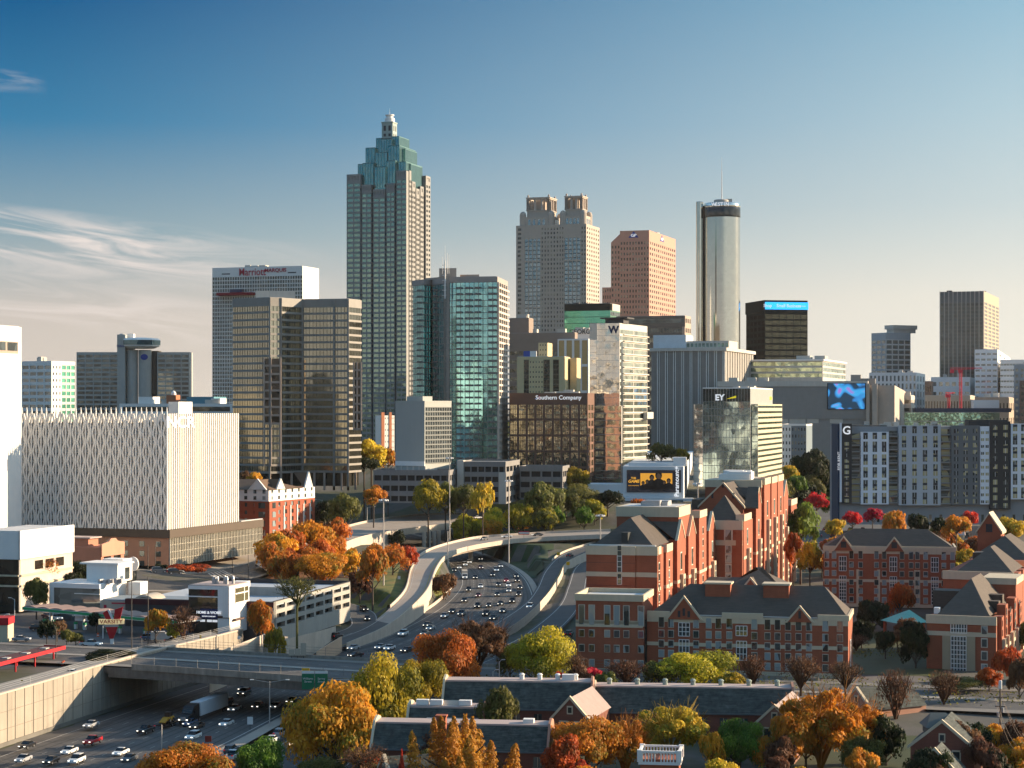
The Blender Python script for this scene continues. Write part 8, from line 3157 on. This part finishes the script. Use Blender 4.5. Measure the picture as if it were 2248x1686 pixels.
def car(kind, col, p, ang, label, group, near=False):
 nm = {'sedan': 'car', 'suv': 'car', 'pickup': 'pickup_truck'}[kind]
 cat = 'pickup truck' if kind == 'pickup' else 'car'
 if not near:
  o = bpy.data.objects.new(nm, FARM[(kind, col)])
  link(o, None, None, (p.x, p.y, p.z + .06), ang)
  return tag(o, label, cat, group)
 bm_, gm_, wm_, wl, lm_, tm_, hw = NEAR[kind]
 o = empty(nm, label, cat, (p.x, p.y, p.z + .06), ang, group)
 b_ = link(bpy.data.objects.new('body', bm_), o)
 b_.material_slots[0].link = 'OBJECT'
 b_.material_slots[0].material = PAINT[col]
 link(bpy.data.objects.new('windows', gm_), o)
 for x, y, r_ in wl:
  link(bpy.data.objects.new('wheel', wm_), o, None, (x, y, r_))
 for s_ in (-1, 1):
  link(bpy.data.objects.new('headlight', lm_), o, None, (0, s_ * hw * .68, 0))
  link(bpy.data.objects.new('tail_light', tm_), o, None, (0, s_ * hw * .75, 0))
 return o
KN = {'s': 'sedan', 'u': 'suv', 'p': 'pickup'}
CN = {'sedan': 'sedan', 'suv': 'SUV', 'pickup': 'pickup truck'}
def fleet(txt, roads, sign, group, near):
 for ln in txt.split('\n'):
  px, py, k, col, wh = ln.split(' ', 4)
  p, e = surf(float(px), float(py), roads)
  kind = KN[k]
  car(kind, col, p, math.atan2(e.y * sign, e.x * sign), '%s %s %s' % (col, CN[kind], wh), group, near)
fleet('''200 1597 s silver alone on the shoulder under the tall retaining wall
203 1634 p red beside the white road markings near the retaining wall
59 1643 s black half in shadow at the foot of the retaining wall
152 1655 s white behind the red pickup and left of it
51 1673 s silver at the bottom left corner
112 1677 s black second along the bottom left edge
168 1676 u white third along the bottom left edge
265 1658 s white in the middle lane near the bottom edge
284 1672 s grey lowest one left of the lamp pole
320 1610 p black towing a trailer with a yellow digger
417 1593 s blue beside the brown one ahead of the lorry
432 1600 s brown beside the blue one ahead of the lorry
497 1594 s white in the lane right of the blue one
424 1624 u white beside the small red road sign
515 1561 s white beside the front of the lorry trailer
497 1549 u grey in the shade just right of the lorry trailer
537 1517 s black deepest under the street bridge, left one
536 1527 u black just in front of the deepest one under the bridge
567 1555 s grey left of the double armed street lamp
606 1555 s silver right of the double armed street lamp
642 1544 s black with lamps lit beside the amber tree, under the bridge''', [HW], -1, 'cars coming out from under the street bridge', True)
fleet('''616 1617 u silver beyond the median beside the amber tree
598 1630 s white beyond the median above the fresh green tree
511 1667 p white beyond the median left of the fresh green tree
508 1654 u grey just ahead of the white pickup beyond the median''', [HW2], 1, 'cars on the far carriageway beyond the median', True)
fleet('''996 1255 s black first on the left under the flyover parapet
1007 1249 s white leftmost pale one below the flyover
1020 1243 u white second pale one below the flyover
1029 1237 s white third pale one below the flyover
1055 1249 s maroon with its lamps lit in the second lane below the flyover
1053 1230 s grey farthest one, right under the flyover
1098 1246 s silver in the outer lane at the head of the curve
1089 1255 u white behind the silver one at the head of the curve
1081 1265 s black in the middle of the curve, upper rows
1043 1271 s black beside the box truck
1133 1268 s black outermost on the curve, upper of a close pair
1135 1278 u black outermost on the curve, lower of a close pair
1111 1278 s red the only bright red one on the curve
1094 1287 s black centre of the curve left of the white one
1116 1289 u white centre of the curve below the red one
1055 1291 s white alone in the inner lanes of the curve
1141 1293 s black on the outer shoulder line, right of the white one
1029 1299 u black inner lane by the brown roadside bush
1117 1300 s silver directly below the white one under the red one
1139 1309 u black outer lane, below the shoulder line one
1092 1309 s black middle of the curve, fourth row from the flyover
1050 1311 s maroon inner middle lane, fourth row from the flyover
1020 1322 s black innermost lane beside the low barrier
1125 1324 u black large one nearest the slip road merge
1099 1329 s black left of the large one nearest the merge
1074 1333 s black between two others in the fifth row
1049 1335 u black fifth row from the flyover, inner side
1104 1345 s grey under the fifth row on the outer side
1163 1336 u white alone in the merging slip lane
1067 1352 u black sixth row, left of a pair
1083 1361 s black sixth row, right of a pair
993 1346 s black by the low barrier end, left of two
1013 1352 u grey by the low barrier end, right of two
976 1356 s silver above the bare tree crown
938 1376 s black beside the silver one over the rust red tree
945 1383 s silver touching the top of the rust red tree
933 1395 s tan half hidden by the rust red tree
885 1396 u white alone in the wide lanes beyond the bridge
835 1425 s silver left of the pair just beyond the bridge
855 1427 s white right of the pair just beyond the bridge
776 1427 s silver beside the tan wall end beyond the bridge
893 1432 s black between the pair and the rust red tree
780 1443 s black in the shade behind the bridge parapet''', [HW], -1, 'cars on the highway curve', False)
fleet('''1251 1223 s black on the upper slip road beside the dormitory''', [RR], -1, 'cars on the ramps', False)
fleet('''1249 1397 u black on the lower road beside the dormitory pavilion''', [LR], -1, 'cars on the ramps', False)
fleet('''1063 1186 s grey crossing the highway on the flyover ramp
1113 1181 s white on the sunlit crest of the flyover ramp
1180 1177 s grey far end of the flyover ramp''', [RAMP], -1, 'cars on the ramps', False)
fleet('''799 1342 u black where the side road meets the ramp, upper one
806 1362 s black where the side road meets the ramp, lower one
738 1402 u black on the ramp beside the sunlit wall end''', [SIDE, RAMP], 1, 'cars on the ramps', False)
fleet('''1048 1139 s white on the elevated connector bridge''', [FAR], 1, 'cars on the ramps', False)
for px, py, k, col, hd, wh in ((85, 1385, 'u', 'black', 8, 'crossing in front of the petrol canopy'), (47, 1408, 's', 'silver', 3, 'waiting at the left edge by the petrol station'),
        (137, 1396, 's', 'black', 70, 'stopped by the street corner sapling'), (200, 1420, 'p', 'white', -12, 'parked right of the street corner sapling'),
        (125, 1362, 'p', 'white', -60, 'filling up under the petrol canopy'), (105, 1357, 's', 'maroon', -50, 'at the first pump under the petrol canopy'),
        (188, 1355, 's', 'silver', 80, 'leaving the far end of the petrol canopy'), (330, 1406, 'u', 'blue', 15, 'behind the white van at the street'),
        (382, 1412, 's', 'black', 8, 'parked right of the white van'), (355, 1248, 's', 'black', 30, 'parked behind the round white sign'),
        (2195, 1626, 's', 'silver', 5, 'on the street at the right edge'), (160, 1484, 's', 'white', -20, 'behind the fence of the highway wall')):
 z = 0
 for _ in range(4):
  p = at(px, py, z)
  z = ground(p.x, p.y) + .12
 p = at(px, py, z)
 car(KN[k], col, p, R(hd), '%s %s %s' % (col, CN[KN[k]], wh), None, True)
z = 9
for px, py, col, wh in ((350, 1254, 'grey', 'left one on the garage deck'), (385, 1257, 'black', 'right one on the garage deck')):
 p = Vector((PX(px, 568), 568, PZ(py + 4, 568)))
 car('suv', col, p, R(20), col + ' SUV ' + wh, None, True)
r = random.Random(8)
n = 0
for j in range(3):
 for i in range(8):
  x, y = 122 + i * 5.2 + j, 770 + j * 26
  if r.random() < .8:
   col = r.choice(['black', 'grey', 'white', 'silver', 'red', 'black'])
   p = Vector((x, y, ground(x, y) + .2))
   car('sedan', col, p, R(85), 'small %s car in the parking lot left of the panelled apartment block' % col, 'cars in the parking lot beside the apartment block, %s ones' % col, False)
p, e = surf(437, 1580, [HW])
ang = math.atan2(-e.y, -e.x)
o = empty('articulated_lorry', 'black tractor unit pulling a long white box trailer on the highway', 'lorry', (p.x, p.y, p.z + .05), ang)
mb = MB()
mb.box(-13.5, 2.0, -1.28, 1.28, 1.15, 4.1)
mb.build('trailer', mat('trailer_white', (.62, .64, .66), var=.05, rough=.5), o)
mb = MB()
mb.loft([[(2.6, y, .7), (8.6, y, .7), (8.7, y, 1.5), (8.5, y, 2.0), (6.5, y, 2.25), (6.1, y, 3.1), (5.4, y, 3.7), (3.0, y, 4.0), (2.6, y, 4.0)] for y in (1.22, -1.22)])
mb.build('cab', PAINT['black'], o)
mb = MB()
mb.loft([[(6.6, y, 2.3), (6.22, y, 3.05), (6.1, y, 3.05), (6.45, y, 2.3)] for y in (1.1, -1.1)])
mb.build('windscreen', cglass, o)
for s_ in (-1, 1):
 mb = MB()
 mb.box(8.6, 8.75, s_ * .9 - .2, s_ * .9 + .2, 1.1, 1.35)
 mb.build('headlight', headl, o)
 mb = MB()
 mb.box(5.6, 5.8, s_ * 1.5 - .12, s_ * 1.5 + .12, 2.2, 2.9)
 mb.build('mirror', PAINT['black'], o)
mb = MB()
mb.box(8.68, 8.76, -.6, .6, 1.0, 1.8)
mb.build('grille', steel, o)
wm = wheel_mesh(.5)
for x in (-12.5, -11.2, 2.4, 3.6, 7.4):
 for y in (-1.1, 1.1):
  link(bpy.data.objects.new('wheel', wm), o, None, (x, y, .5))
p, e = surf(366, 1596, [HW])
ang = math.atan2(-e.y, -e.x)
o = empty('flatbed_trailer', 'low flatbed trailer behind the black pickup', 'trailer', (p.x, p.y, p.z + .05), ang)
mb = MB()
mb.box(-4, 3, -1.1, 1.1, .6, .8)
mb.box(3, 5, -.1, .1, .6, .7)
mb.build('bed', PAINT['black'], o)
for x in (-1.6, -.6):
 for y in (-1.0, 1.0):
  link(bpy.data.objects.new('wheel', NEAR['suv'][2]), o, None, (x, y, .39))
o = empty('loader', 'small yellow loader tied on the flatbed trailer', 'digger', (p.x, p.y, p.z + .86), ang)
ym = mat('machine_yellow', (.42, .22, .02), var=.15)
mb = MB()
mb.box(-2.2, .6, -.8, .8, .5, 1.3)
mb.loft([[(.4, y, 1.0), (2.4, y, .3), (2.6, y, .5), (.5, y, 1.25)] for y in (.7, -.7)])
mb.build('body', ym, o)
mb = MB()
mb.box(-1.4, -.1, -.6, .6, 1.3, 2.3)
mb.build('cab', PAINT['black'], o)
for x in (-1.6, .1):
 for y in (-.8, .8):
  link(bpy.data.objects.new('wheel', wm), o, None, (x, y, .5))
for nm, lb, px, py, rd, ln, hh, cm in (('box_truck', 'small box truck with a cream body on the highway curve', 1020, 1271, HW, 6.5, 3.2, 'white'), ('delivery_van', 'white van parked at the street in front of the petrol station', 355, 1408, None, 5.5, 2.5, 'white')):
 if rd:
  p, e = surf(px, py, [rd])
  ang = math.atan2(-e.y, -e.x)
 else:
  p = at(px, py, .2)
  ang = R(12)
 o = empty(nm, lb, 'van', (p.x, p.y, p.z + .05), ang)
 mb = MB()
 mb.box(-ln / 2, ln / 2 - 1.9, -1.05, 1.05, .5, hh)
 mb.build('cargo_box', mat('cream_box', (.60, .52, .42), var=.05) if rd else PAINT['white'], o)
 mb = MB()
 a = ln / 2
 mb.loft([[(a - 1.9, y, .45), (a, y, .45), (a, y, 1.1), (a - .5, y, 1.3), (a - .9, y, 2.0), (a - 1.9, y, 2.1)] for y in (.98, -.98)])
 mb.build('cab', PAINT[cm], o)
 mb = MB()
 mb.loft([[(a - .46, y, 1.32), (a - .84, y, 1.95), (a - .94, y, 1.95), (a - .56, y, 1.32)] for y in (.85, -.85)])
 mb.build('windscreen', cglass, o)
 for x in (-ln / 2 + 1.1, a - .9):
  for y in (-.95, .95):
   link(bpy.data.objects.new('wheel', NEAR['suv'][2]), o, None, (x, y, .39))
 for s_ in (-1, 1):
  mb = MB()
  mb.box(a, a + .05, s_ * .7 - .15, s_ * .7 + .15, .8, .98)
  mb.build('headlight', headl, o)
# ================================================================ STREET FURNITURE
pole_m = mat('pole_grey', (.42, .40, .37), rough=.5, metal=.3)
dpole = mat('dark_pole', (.06, .055, .05), rough=.6)
signg = mat('sign_green', (.006, .16, .075), rough=.5, var=.05)
signw = mat('sign_white', (.7, .7, .68), var=.03)
signy = mat('sign_yellow', (.62, .36, .01), var=.03)
def gp(px, py, z=0.0):
 for _ in range(5):
  p = at(px, py, z)
  z = ground(p.x, p.y)
 return at(px, py, z)
for px, ytop, ybot, wh in ((842, 1096, 1284, 'on the lawn beside the flyover ramp'), (987, 1004, 1142, 'tallest, before the parking garages'), (1117, 1054, 1180, 'beyond the flyover crest'),
       (983, 1166, 1262, 'rising beside the flyover and the highway curve'), (1318, 1130, 1196, 'at the roof of the dormitory block'), (1532, 1060, 1108, 'left of the tallest dormitory')):
 d_ = {842: 660, 987: 860, 1117: 800, 983: 755, 1318: 690, 1532: 640}[px]
 x = PX(px, d_)
 zb = ground(x, d_)
 zt_ = PZ(ytop, d_)
 o = empty('high_mast_light', 'tall mast with a ring of floodlights, ' + wh, 'mast light', (x, d_, zb), 0, 'high mast lights round the interchange')
 mb = MB()
 mb.tube((0, 0, -.5), (0, 0, zt_ - zb), .30, .14, 8)
 mb.build('pole', mat('mast_pale', (.55, .50, .44), rough=.5), o)
 if px != 983:
  mb = MB()
  mb.lathe(0, 0, [(.9, zt_ - zb - .2), (1.0, zt_ - zb), (.2, zt_ - zb + .15)], 10)
  mb.build('lamp_ring', pole_m, o)
  for i in range(6):
   a = i * math.pi / 3
   mb = MB()
   mb.lathe(1.3 * math.cos(a), 1.3 * math.sin(a), [(.42, zt_ - zb - .55), (.40, zt_ - zb - .35), (.15, zt_ - zb)], 8)
   mb.build('floodlight', whitec, o)
def lamp(px, ytop, ybot, arms, lb, d=None, m=None, z=None):
 p = gp(px, ybot) if z is None else at(px, ybot, z)
 h_ = (ybot - ytop) * p.y / F
 o = empty('street_lamp', lb, 'street lamp', tuple(p))
 mb = MB()
 mb.tube((0, 0, 0), (0, 0, h_ - .4), .14, .09, 6)
 mb.build('pole', m or pole_m, o)
 for a in arms:
  mb = MB()
  mb.tube((0, 0, h_ - .6), (a, 0, h_), .06, .05, 5)
  mb.build('arm', m or pole_m, o)
  mb = MB()
  s_ = math.copysign(1, a)
  mb.box(min(a, a + s_ * .8), max(a, a + s_ * .8), -.15, .15, h_ - .08, h_ + .08)
  mb.build('lamp_head', whitec, o)
 return o
lamp(592, 1492, 1592, (-3.4, 3.4), 'double armed street lamp standing on the highway median', z=-8)
lamp(355, 1586, 1668, (), 'plain lamp pole at the highway shoulder left of the red road sign', z=-8.6)
lamp(32, 1312, 1352, (-1.0,), 'white lamp on a pole at the petrol station, upper left', m=signw)
lamp(6, 1348, 1390, (1.0,), 'white lamp on a pole at the left edge by the petrol station', m=signw)
lamp(117, 1356, 1400, (.9,), 'white lamp on a pole before the petrol pumps', m=signw)
lamp(226, 1370, 1402, (.8,), 'white lamp on a pole below the letter sign', m=signw)
lamp(452, 1362, 1396, (-1.2,), 'white lamp on a pole before the corner shop', m=signw)
lamp(709, 1096, 1140, (-3.0,), 'curved arm lamp by the brick hotel, left of two', m=pole_m, z=8)
lamp(806, 1112, 1150, (3.0,), 'curved arm lamp at the start of the far connector', m=pole_m, z=8)
lamp(968, 1108, 1140, (-3.2,), 'curved arm lamp beside the row of trees', m=pole_m, z=7.5)
lamp(123, 1375, 1450, (), 'dark pole beside the red walkway canopy', m=dpole)
lamp(149, 1386, 1492, (), 'thin red pole at the highway wall', m=mat('pole_red', (.30, .05, .03)))
for px, a, c in ((289, 1268, 1430), (325, 1262, 1416), (545, 1216, 1290), (510, 1185, 1262), (341, 1192, 1250), (325, 1196, 1248), (432, 1360, 1445)):
 lamp(px, a, c, (), 'slim dark utility pole, ' + {289: 'in front of the arched storefront', 325: 'beside the garage front', 545: 'on the garage deck edge', 510: 'at the street crossing', 341: 'left of the lattice office corner', 432: 'at the street before the corner shop'}[px if px != 325 or a > 1200 else 325] + ('' if a != 1196 else ', behind'), m=dpole)
p = at(690, 1512, -6.0)
o = empty('overhead_road_sign', 'green overhead road sign with two panels and a yellow exit tab, half hidden by the amber tree', 'road sign', (PX(690, 415), 415, -8))
z0, z1 = PZ(1513, 415) + 8, PZ(1473, 415) + 8
for a, c, nm in ((-2.6, 0.0, 'Williams\nStreet'), (.15, 2.8, 'Spring\nStreet')):
 mb = MB()
 mb.box(a, c, -.1, 0, z0, z1)
 mb.build('sign_panel', signg, o)
 mb = MB()
 mb.box(a, c, -.12, -.1, z1 - .55, z1)
 mb.build('sign_header', signw, o)
 text(nm, 'lettering', o, ((a + c) / 2, -.13, (z0 + z1) / 2), .62, signw, depth=.02)
mb = MB()
mb.box(-2.6, -1.0, -.1, 0, z1 + .1, z1 + .6)
mb.build('exit_tab', signy, o)
mb = MB()
mb.tube((2.4, .3, -1), (2.4, .3, z1), .25, .22, 8)
mb.tube((-2.6, .2, (z0 + z1) / 2), (9, .2, (z0 + z1) / 2), .12, .12, 6)
mb.build('gantry', pole_m, o)
for i, (xa, xb, ya, yb) in enumerate(((647, 660, 1424, 1441), (660, 673, 1412, 1441), (634, 647, 1426, 1441))):
 p = at(xa, yb, 1.2)
 o = empty('sign_board_back', 'grey back of a road sign board beyond the bridge, %s of the three' % ('middle', 'tallest', 'shortest')[i], 'road sign', tuple(p))
 w_, h_ = (xb - xa - .8) * p.y / F, (yb - ya) * p.y / F
 mb = MB()
 mb.box(0, w_, 0, .08, .2, h_)
 mb.build('board', mat('sign_back_tan', (.42, .36, .28), var=.08), o)
 mb = MB()
 mb.tube((w_ / 2, .2, -8), (w_ / 2, .2, h_), .08, .08, 5)
 mb.build('post', dpole, o)
for px, py, w_, h_, m_, lb, z in ((549, 1582, 1.2, 1.6, signw, 'white rectangular sign on the highway median', -8.2), (457, 1622, 1.3, 1.2, mat('sign_maroon', (.22, .03, .02)), 'small dark red road sign at the highway edge', -8.6),
         (1219, 1384, 1.6, 2.4, signg, 'small green exit sign beside the lower road', -4), (1226, 1216, 1.2, 1.2, signy, 'yellow chevron sign on the slip road wall, upper', 1.5), (1247, 1237, 1.2, 1.2, signy, 'yellow chevron sign on the slip road wall, lower', 1.2),
         (609, 1246, 1.2, 1.2, mat('stop_red', (.5, .01, .01)), 'red stop sign under the orange grove', 4), (876, 1268, .9, 1.1, signw, 'small sign on the lawn beside the ramp', 1), (1150, 1170, 4.6, 1.4, red_s, 'red and white low sign board on the flyover parapet', 5.5),
         (525, 1400, .7, .8, signw, 'small white sign before the corner shop', 0), (440, 1398, .5, .9, signy, 'yellow traffic signal before the corner shop', 0)):
 p = at(px, py, z + 2)
 o = empty('road_sign', lb, 'road sign', (p.x, p.y, z))
 mb = MB()
 mb.box(-w_ / 2, w_ / 2, -.05, .03, 2 - h_ / 2, 2 + h_ / 2)
 mb.build('sign_panel', m_, o)
 mb = MB()
 mb.tube((0, .08, -1.5), (0, .08, 2), .05, .05, 5)
 mb.build('post', dpole, o)
 if 'red and white' in lb:
  mb = MB()
  mb.box(-w_ / 2 + .2, w_ / 2 - .2, -.07, -.05, 1.7, 2.3)
  mb.build('white_strip', signw, o)
o = tag(MB().build('wall_end', barr), 'sunlit tan end of a concrete wall where the ramp passes the bridge', 'wall')
a, c = at(694, 1425, -3), at(748, 1400, -3)
mb = MB()
mb.loft([[(q.x, q.y, -8), (q.x + .3, q.y + .6, -8), (q.x + .3, q.y + .6, q.z - k), (q.x, q.y, q.z - k)] for q, k in ((a, .6), (c, -.3))])
o.data = mb.mesh('wall_end', mat('tan_wall', (.55, .38, .26), var=.1))
for pts, lb in ((((460, 1438, .8), (520, 1415, 1.2), (577, 1393, 1.8)), 'sloping concrete retaining wall in front of the corner shop'), (((632, 1402, -1), (690, 1388, -1), (735, 1375, -2)), 'low concrete parapet below the parking garage'),
    (((577, 1392, 2.2), (600, 1398, 2.2), (630, 1398, 1.5)), 'sunlit cream block wall behind the small yellow-green tree')):
 mb = MB()
 rings = []
 for q in pts:
  p = at(*q)
  rings.append([(p.x, p.y, p.z - 9), (p.x + .25, p.y + .5, p.z - 9), (p.x + .25, p.y + .5, p.z), (p.x, p.y, p.z)])
 mb.loft(rings)
 tag(mb.build('retaining_wall', barr), lb, 'wall')
o = empty('petrol_canopy', 'long low petrol station canopy with a green and white edge and wavy brown roof', 'canopy')
a, c = at(50, 1351, 4.4), at(425, 1351 + 6, 4.4)
a, c = Vector((PX(50, 548), 548, 4.5)), Vector((PX(388, 512), 512, 4.5))
e = (c - a).normalized()
nrm = Vector((-e.y, e.x, 0))
o.location = a
o.rotation_euler = (0, 0, math.atan2(e.y, e.x))
Lc = (c - a).length
mb = MB()
mb.box(0, Lc, 0, 9, 0, .25)
mb.build('roof_slab', whitec, o)
mb = MB()
mb.box(-.1, Lc + .1, -.12, 0, -.05, .65)
mb.build('green_fascia', mat('fascia_green', (.01, .22, .09), rough=.5, emis=.05), o)
for z in (-.14, .66):
 mb = MB()
 mb.box(-.1, Lc + .1, -.14, 0, z, z + .09)
 mb.build('white_edge', white, o)
mb = MB()
n = 11
wv = []
for i in range(n * 6 + 1):
 wv.append((Lc * i / (n * 6), .75 + .35 * abs(math.sin(i * math.pi / 6))))
mb.loft([[(x, .2, .26), (x, 8.8, .26), (x, 8.8, z), (x, .2, z)] for x, z in wv])
mb.build('wavy_roof', mat('rosy_shingle', (.33, .22, .18), var=.15), o)
for q in (.12, .34, .56, .80):
 mb = MB()
 mb.box(Lc * q - .25, Lc * q + .25, 3.6, 4.1, -4.6, 0)
 mb.build('post', whitec, o)
for q in (.10, .16, .31, .37, .52, .60, .76):
 pq = a + e * (Lc * q) + nrm * 2.6
 f_ = empty('fuel_pump', 'green and white fuel pump under the petrol canopy', 'fuel pump', (pq.x, pq.y, ground(pq.x, pq.y) + .1), math.atan2(e.y, e.x), 'fuel pumps in a row')
 mb = MB()
 mb.box(-.45, .45, -.3, .3, 0, 1.9)
 mb.build('body', signw, f_)
 mb = MB()
 mb.box(-.46, .46, -.31, .31, 1.3, 1.9)
 mb.box(-.46, -.30, -.31, .31, 0, 1.3)
 mb.build('green_panel', mat('fascia_green', (.01, .22, .09)), f_)
d_ = 505
o = empty('letter_sign', 'tall red V-shaped roadside sign with a lit cream name band', 'shop sign', (PX(246, d_), d_, ground(PX(246, d_), d_)), R(6))
zz = lambda y: PZ(y, d_) - o.location.z
redv = mat('sign_deep_red', (.45, .008, .015), rough=.4, var=.08)
k = d_ / F
for pts, nm in (([(-20, 1345), (-8, 1338), (3, 1362), (-10, 1366)], 'left_stroke'), ([(6, 1338), (24, 1332), (16, 1364), (3, 1366)], 'right_stroke'), ([(-14, 1376), (13, 1376), (3, 1402), (-5, 1402)], 'lower_stroke')):
 mb = MB()
 mb.loft([[(x * k, y_, zz(y)) for x, y in pts] for y_ in (.5, -.3)])
 mb.build('red_stroke', redv, o)
mb = MB()
mb.loft([[(x * k, y_, zz(y)) for x, y in [(-10, 1339), (-6, 1338), (4, 1360), (0, 1362)]] for y_ in (.4, -.36)])
mb.build('white_edge', signw, o)
mb = MB()
mb.box(-29 * k, 26 * k, -.45, .6, zz(1370), zz(1359))
mb.build('name_band', mat('lit_cream_band', (.72, .55, .28), emis=.25), o)
text('VARSITY', 'lettering', o, (-1.5 * k, -.5, zz(1364.5)), 1.35, redv, bold=.02, depth=.05, sx=1.12)
mb = MB()
mb.box(-16 * k, 14 * k, -.35, .55, zz(1376), zz(1371))
mb.build('grey_cap', pole_m, o)
mb = MB()
mb.box(-.45, .45, -.25, .25, 0, zz(1402))
mb.build('post', whitec, o)
d_ = 600
o = empty('round_sign_disc', 'large round white sign disc on a post above the garage deck', 'sign', (PX(292, d_), d_, ground(PX(292, d_), d_)), R(-25))
zc = PZ(1238, d_) - o.location.z
mb = MB()
mb.loft([[(2.05 * math.cos(a), y_, zc + 2.15 * math.sin(a)) for a in [i * math.pi / 14 for i in range(28)]] for y_ in (.2, -.2)])
mb.build('disc', whitec, o)
mb = MB()
mb.tube((0, .3, 0), (0, .3, zc), .18, .15, 6)
mb.build('post', dpole, o)
o = empty('red_walkway_canopy', 'red edged walkway canopy on red posts at the lower left', 'canopy')
a, c = at(-20, 1462, 3.6), at(143, 1420, 3.6)
redc = mat('canopy_red', (.42, .012, .02), var=.1)
o.location = a
e = (c - a)
o.rotation_euler = (0, 0, math.atan2(e.y, e.x))
Lc = e.length
mb = MB()
mb.box(0, Lc, .1, 5.5, -.2, .05)
mb.build('roof', mat('maroon_roof', (.10, .03, .028), var=.25), o)
mb = MB()
mb.box(-.1, Lc + .1, -.1, .1, -.55, .3)
mb.box(Lc, Lc + .1, .1, 5.5, -.55, .3)
mb.build('red_fascia', redc, o)
for q in (.08, .34, .60, .86):
 for y in (.5, 5):
  mb = MB()
  mb.box(Lc * q - .15, Lc * q + .15, y - .15, y + .15, -3.7, -.2)
  mb.build('post', redc, o)
 mb = MB()
 mb.box(Lc * q - .9, Lc * q + .9, 2, 3.6, .06, .3)
 mb.build('skylight', pole_m, o)
p = at(0, 1410, 0)
o = empty('cream_kiosk', 'cream kiosk with a red roof edge at the left border', 'kiosk', (p.x - 3, p.y, 0))
mb = MB()
mb.box(-3, 5.0, 0, 6, 0, 4.4)
mb.build('wall', lime, o)
mb = MB()
mb.box(-3.2, 5.2, -.2, 6.2, 4.4, 6.2)
mb.build('roof_band', redc, o)
for px, py in ((101, 1497), (97, 1499), (137, 1462), (215, 1398), (140, 1460)):
 p = gp(px, py)
 o = empty('traffic_barrel', 'small orange and white traffic barrel on the pavement behind the highway wall', 'traffic barrel', tuple(p), 0, 'orange traffic barrels')
 mb = MB()
 mb.lathe(0, 0, [(.32, 0), (.26, 1.0), (.1, 1.05)], 10)
 mb.build('body', mat('barrel_orange', (.55, .09, .02)), o)
 mb = MB()
 mb.lathe(0, 0, [(.32, .35), (.31, .55)], 10, False)
 mb.build('white_stripe', signw, o)
d_ = 352
o = empty('utility_pole', 'tall utility pole with white equipment cylinder and wires, bottom right', 'utility pole', (PX(2196, d_), d_, -3))
mb = MB()
zt_ = PZ(1512, d_) + 3
mb.tube((0, 0, 0), (0, 0, zt_), .22, .16, 8)
mb.build('pole', mat('weathered_wood', (.16, .13, .10), var=.3, scale=1), o)
mb = MB()
mb.lathe(0, 0, [(.28, zt_), (.3, zt_ + .1), (.3, zt_ + 1.4), (.1, zt_ + 1.5)], 12)
mb.build('antenna', signw, o)
for z, w_ in ((zt_ - 1.6, 1.2), (zt_ - 3.2, .9)):
 mb = MB()
 mb.box(-w_, w_, -.08, .08, z, z + .16)
 mb.build('crossarm', dpole, o)
for x, z in ((.4, zt_ - 4.2), (-.4, zt_ - 5)):
 mb = MB()
 mb.lathe(x, -.1, [(.22, z), (.24, z + .8), (.1, z + .9)], 10)
 mb.build('transformer', steel, o)
mb = MB()
mb.box(-1.0, 1.6, -.06, .06, zt_ - 6.2, zt_ - 6.0)
mb.box(1.3, 1.6, -.15, .1, zt_ - 7.0, zt_ - 6.2)
mb.build('signal_arm', pole_m, o)
for i in range(4):
 mb = MB()
 a, c = Vector((-1.0 + i * .65, 0, zt_ - 1.4 - (i % 2) * 1.6)), Vector((-9 + i * 1.2, -46, zt_ - 3))
 for k in range(10):
  p, q = a.lerp(c, k / 10), a.lerp(c, (k + 1) / 10)
  p.z -= 6 * (k / 10) * (1 - k / 10)
  q.z -= 6 * ((k + 1) / 10) * (1 - (k + 1) / 10)
  mb.tube(p, q, .025, .025, 3)
 mb.build('wire', mat('cable_tan', (.22, .15, .10)), o)
for px, a, c, lb in ((1096, 1448, 1508, 'white column of a tall lamp between rust red and yellow-green trees, right one'), (1082, 1470, 1506, 'white column of a tall lamp between rust red and yellow-green trees, left one')):
 lamp(px, a, c, (.5,), lb, m=whitec, z=0)
mb = MB()
mb.box(-31000, 31000, -9500, 46000, -12, 300)
hz = bpy.data.materials.new('haze')
hz.use_nodes = True
t = hz.node_tree
t.nodes.remove(t.nodes['Principled BSDF'])
pv = node(t, 'ShaderNodeVolumePrincipled')
pv.inputs['Color'].default_value = (1.0, .95, .88, 1)
pv.inputs['Density'].default_value = .000014
pv.inputs['Anisotropy'].default_value = .35
t.links.new(pv.outputs[0], t.nodes['Material Output'].inputs['Volume'])
mb.build('haze', hz, kind='stuff')
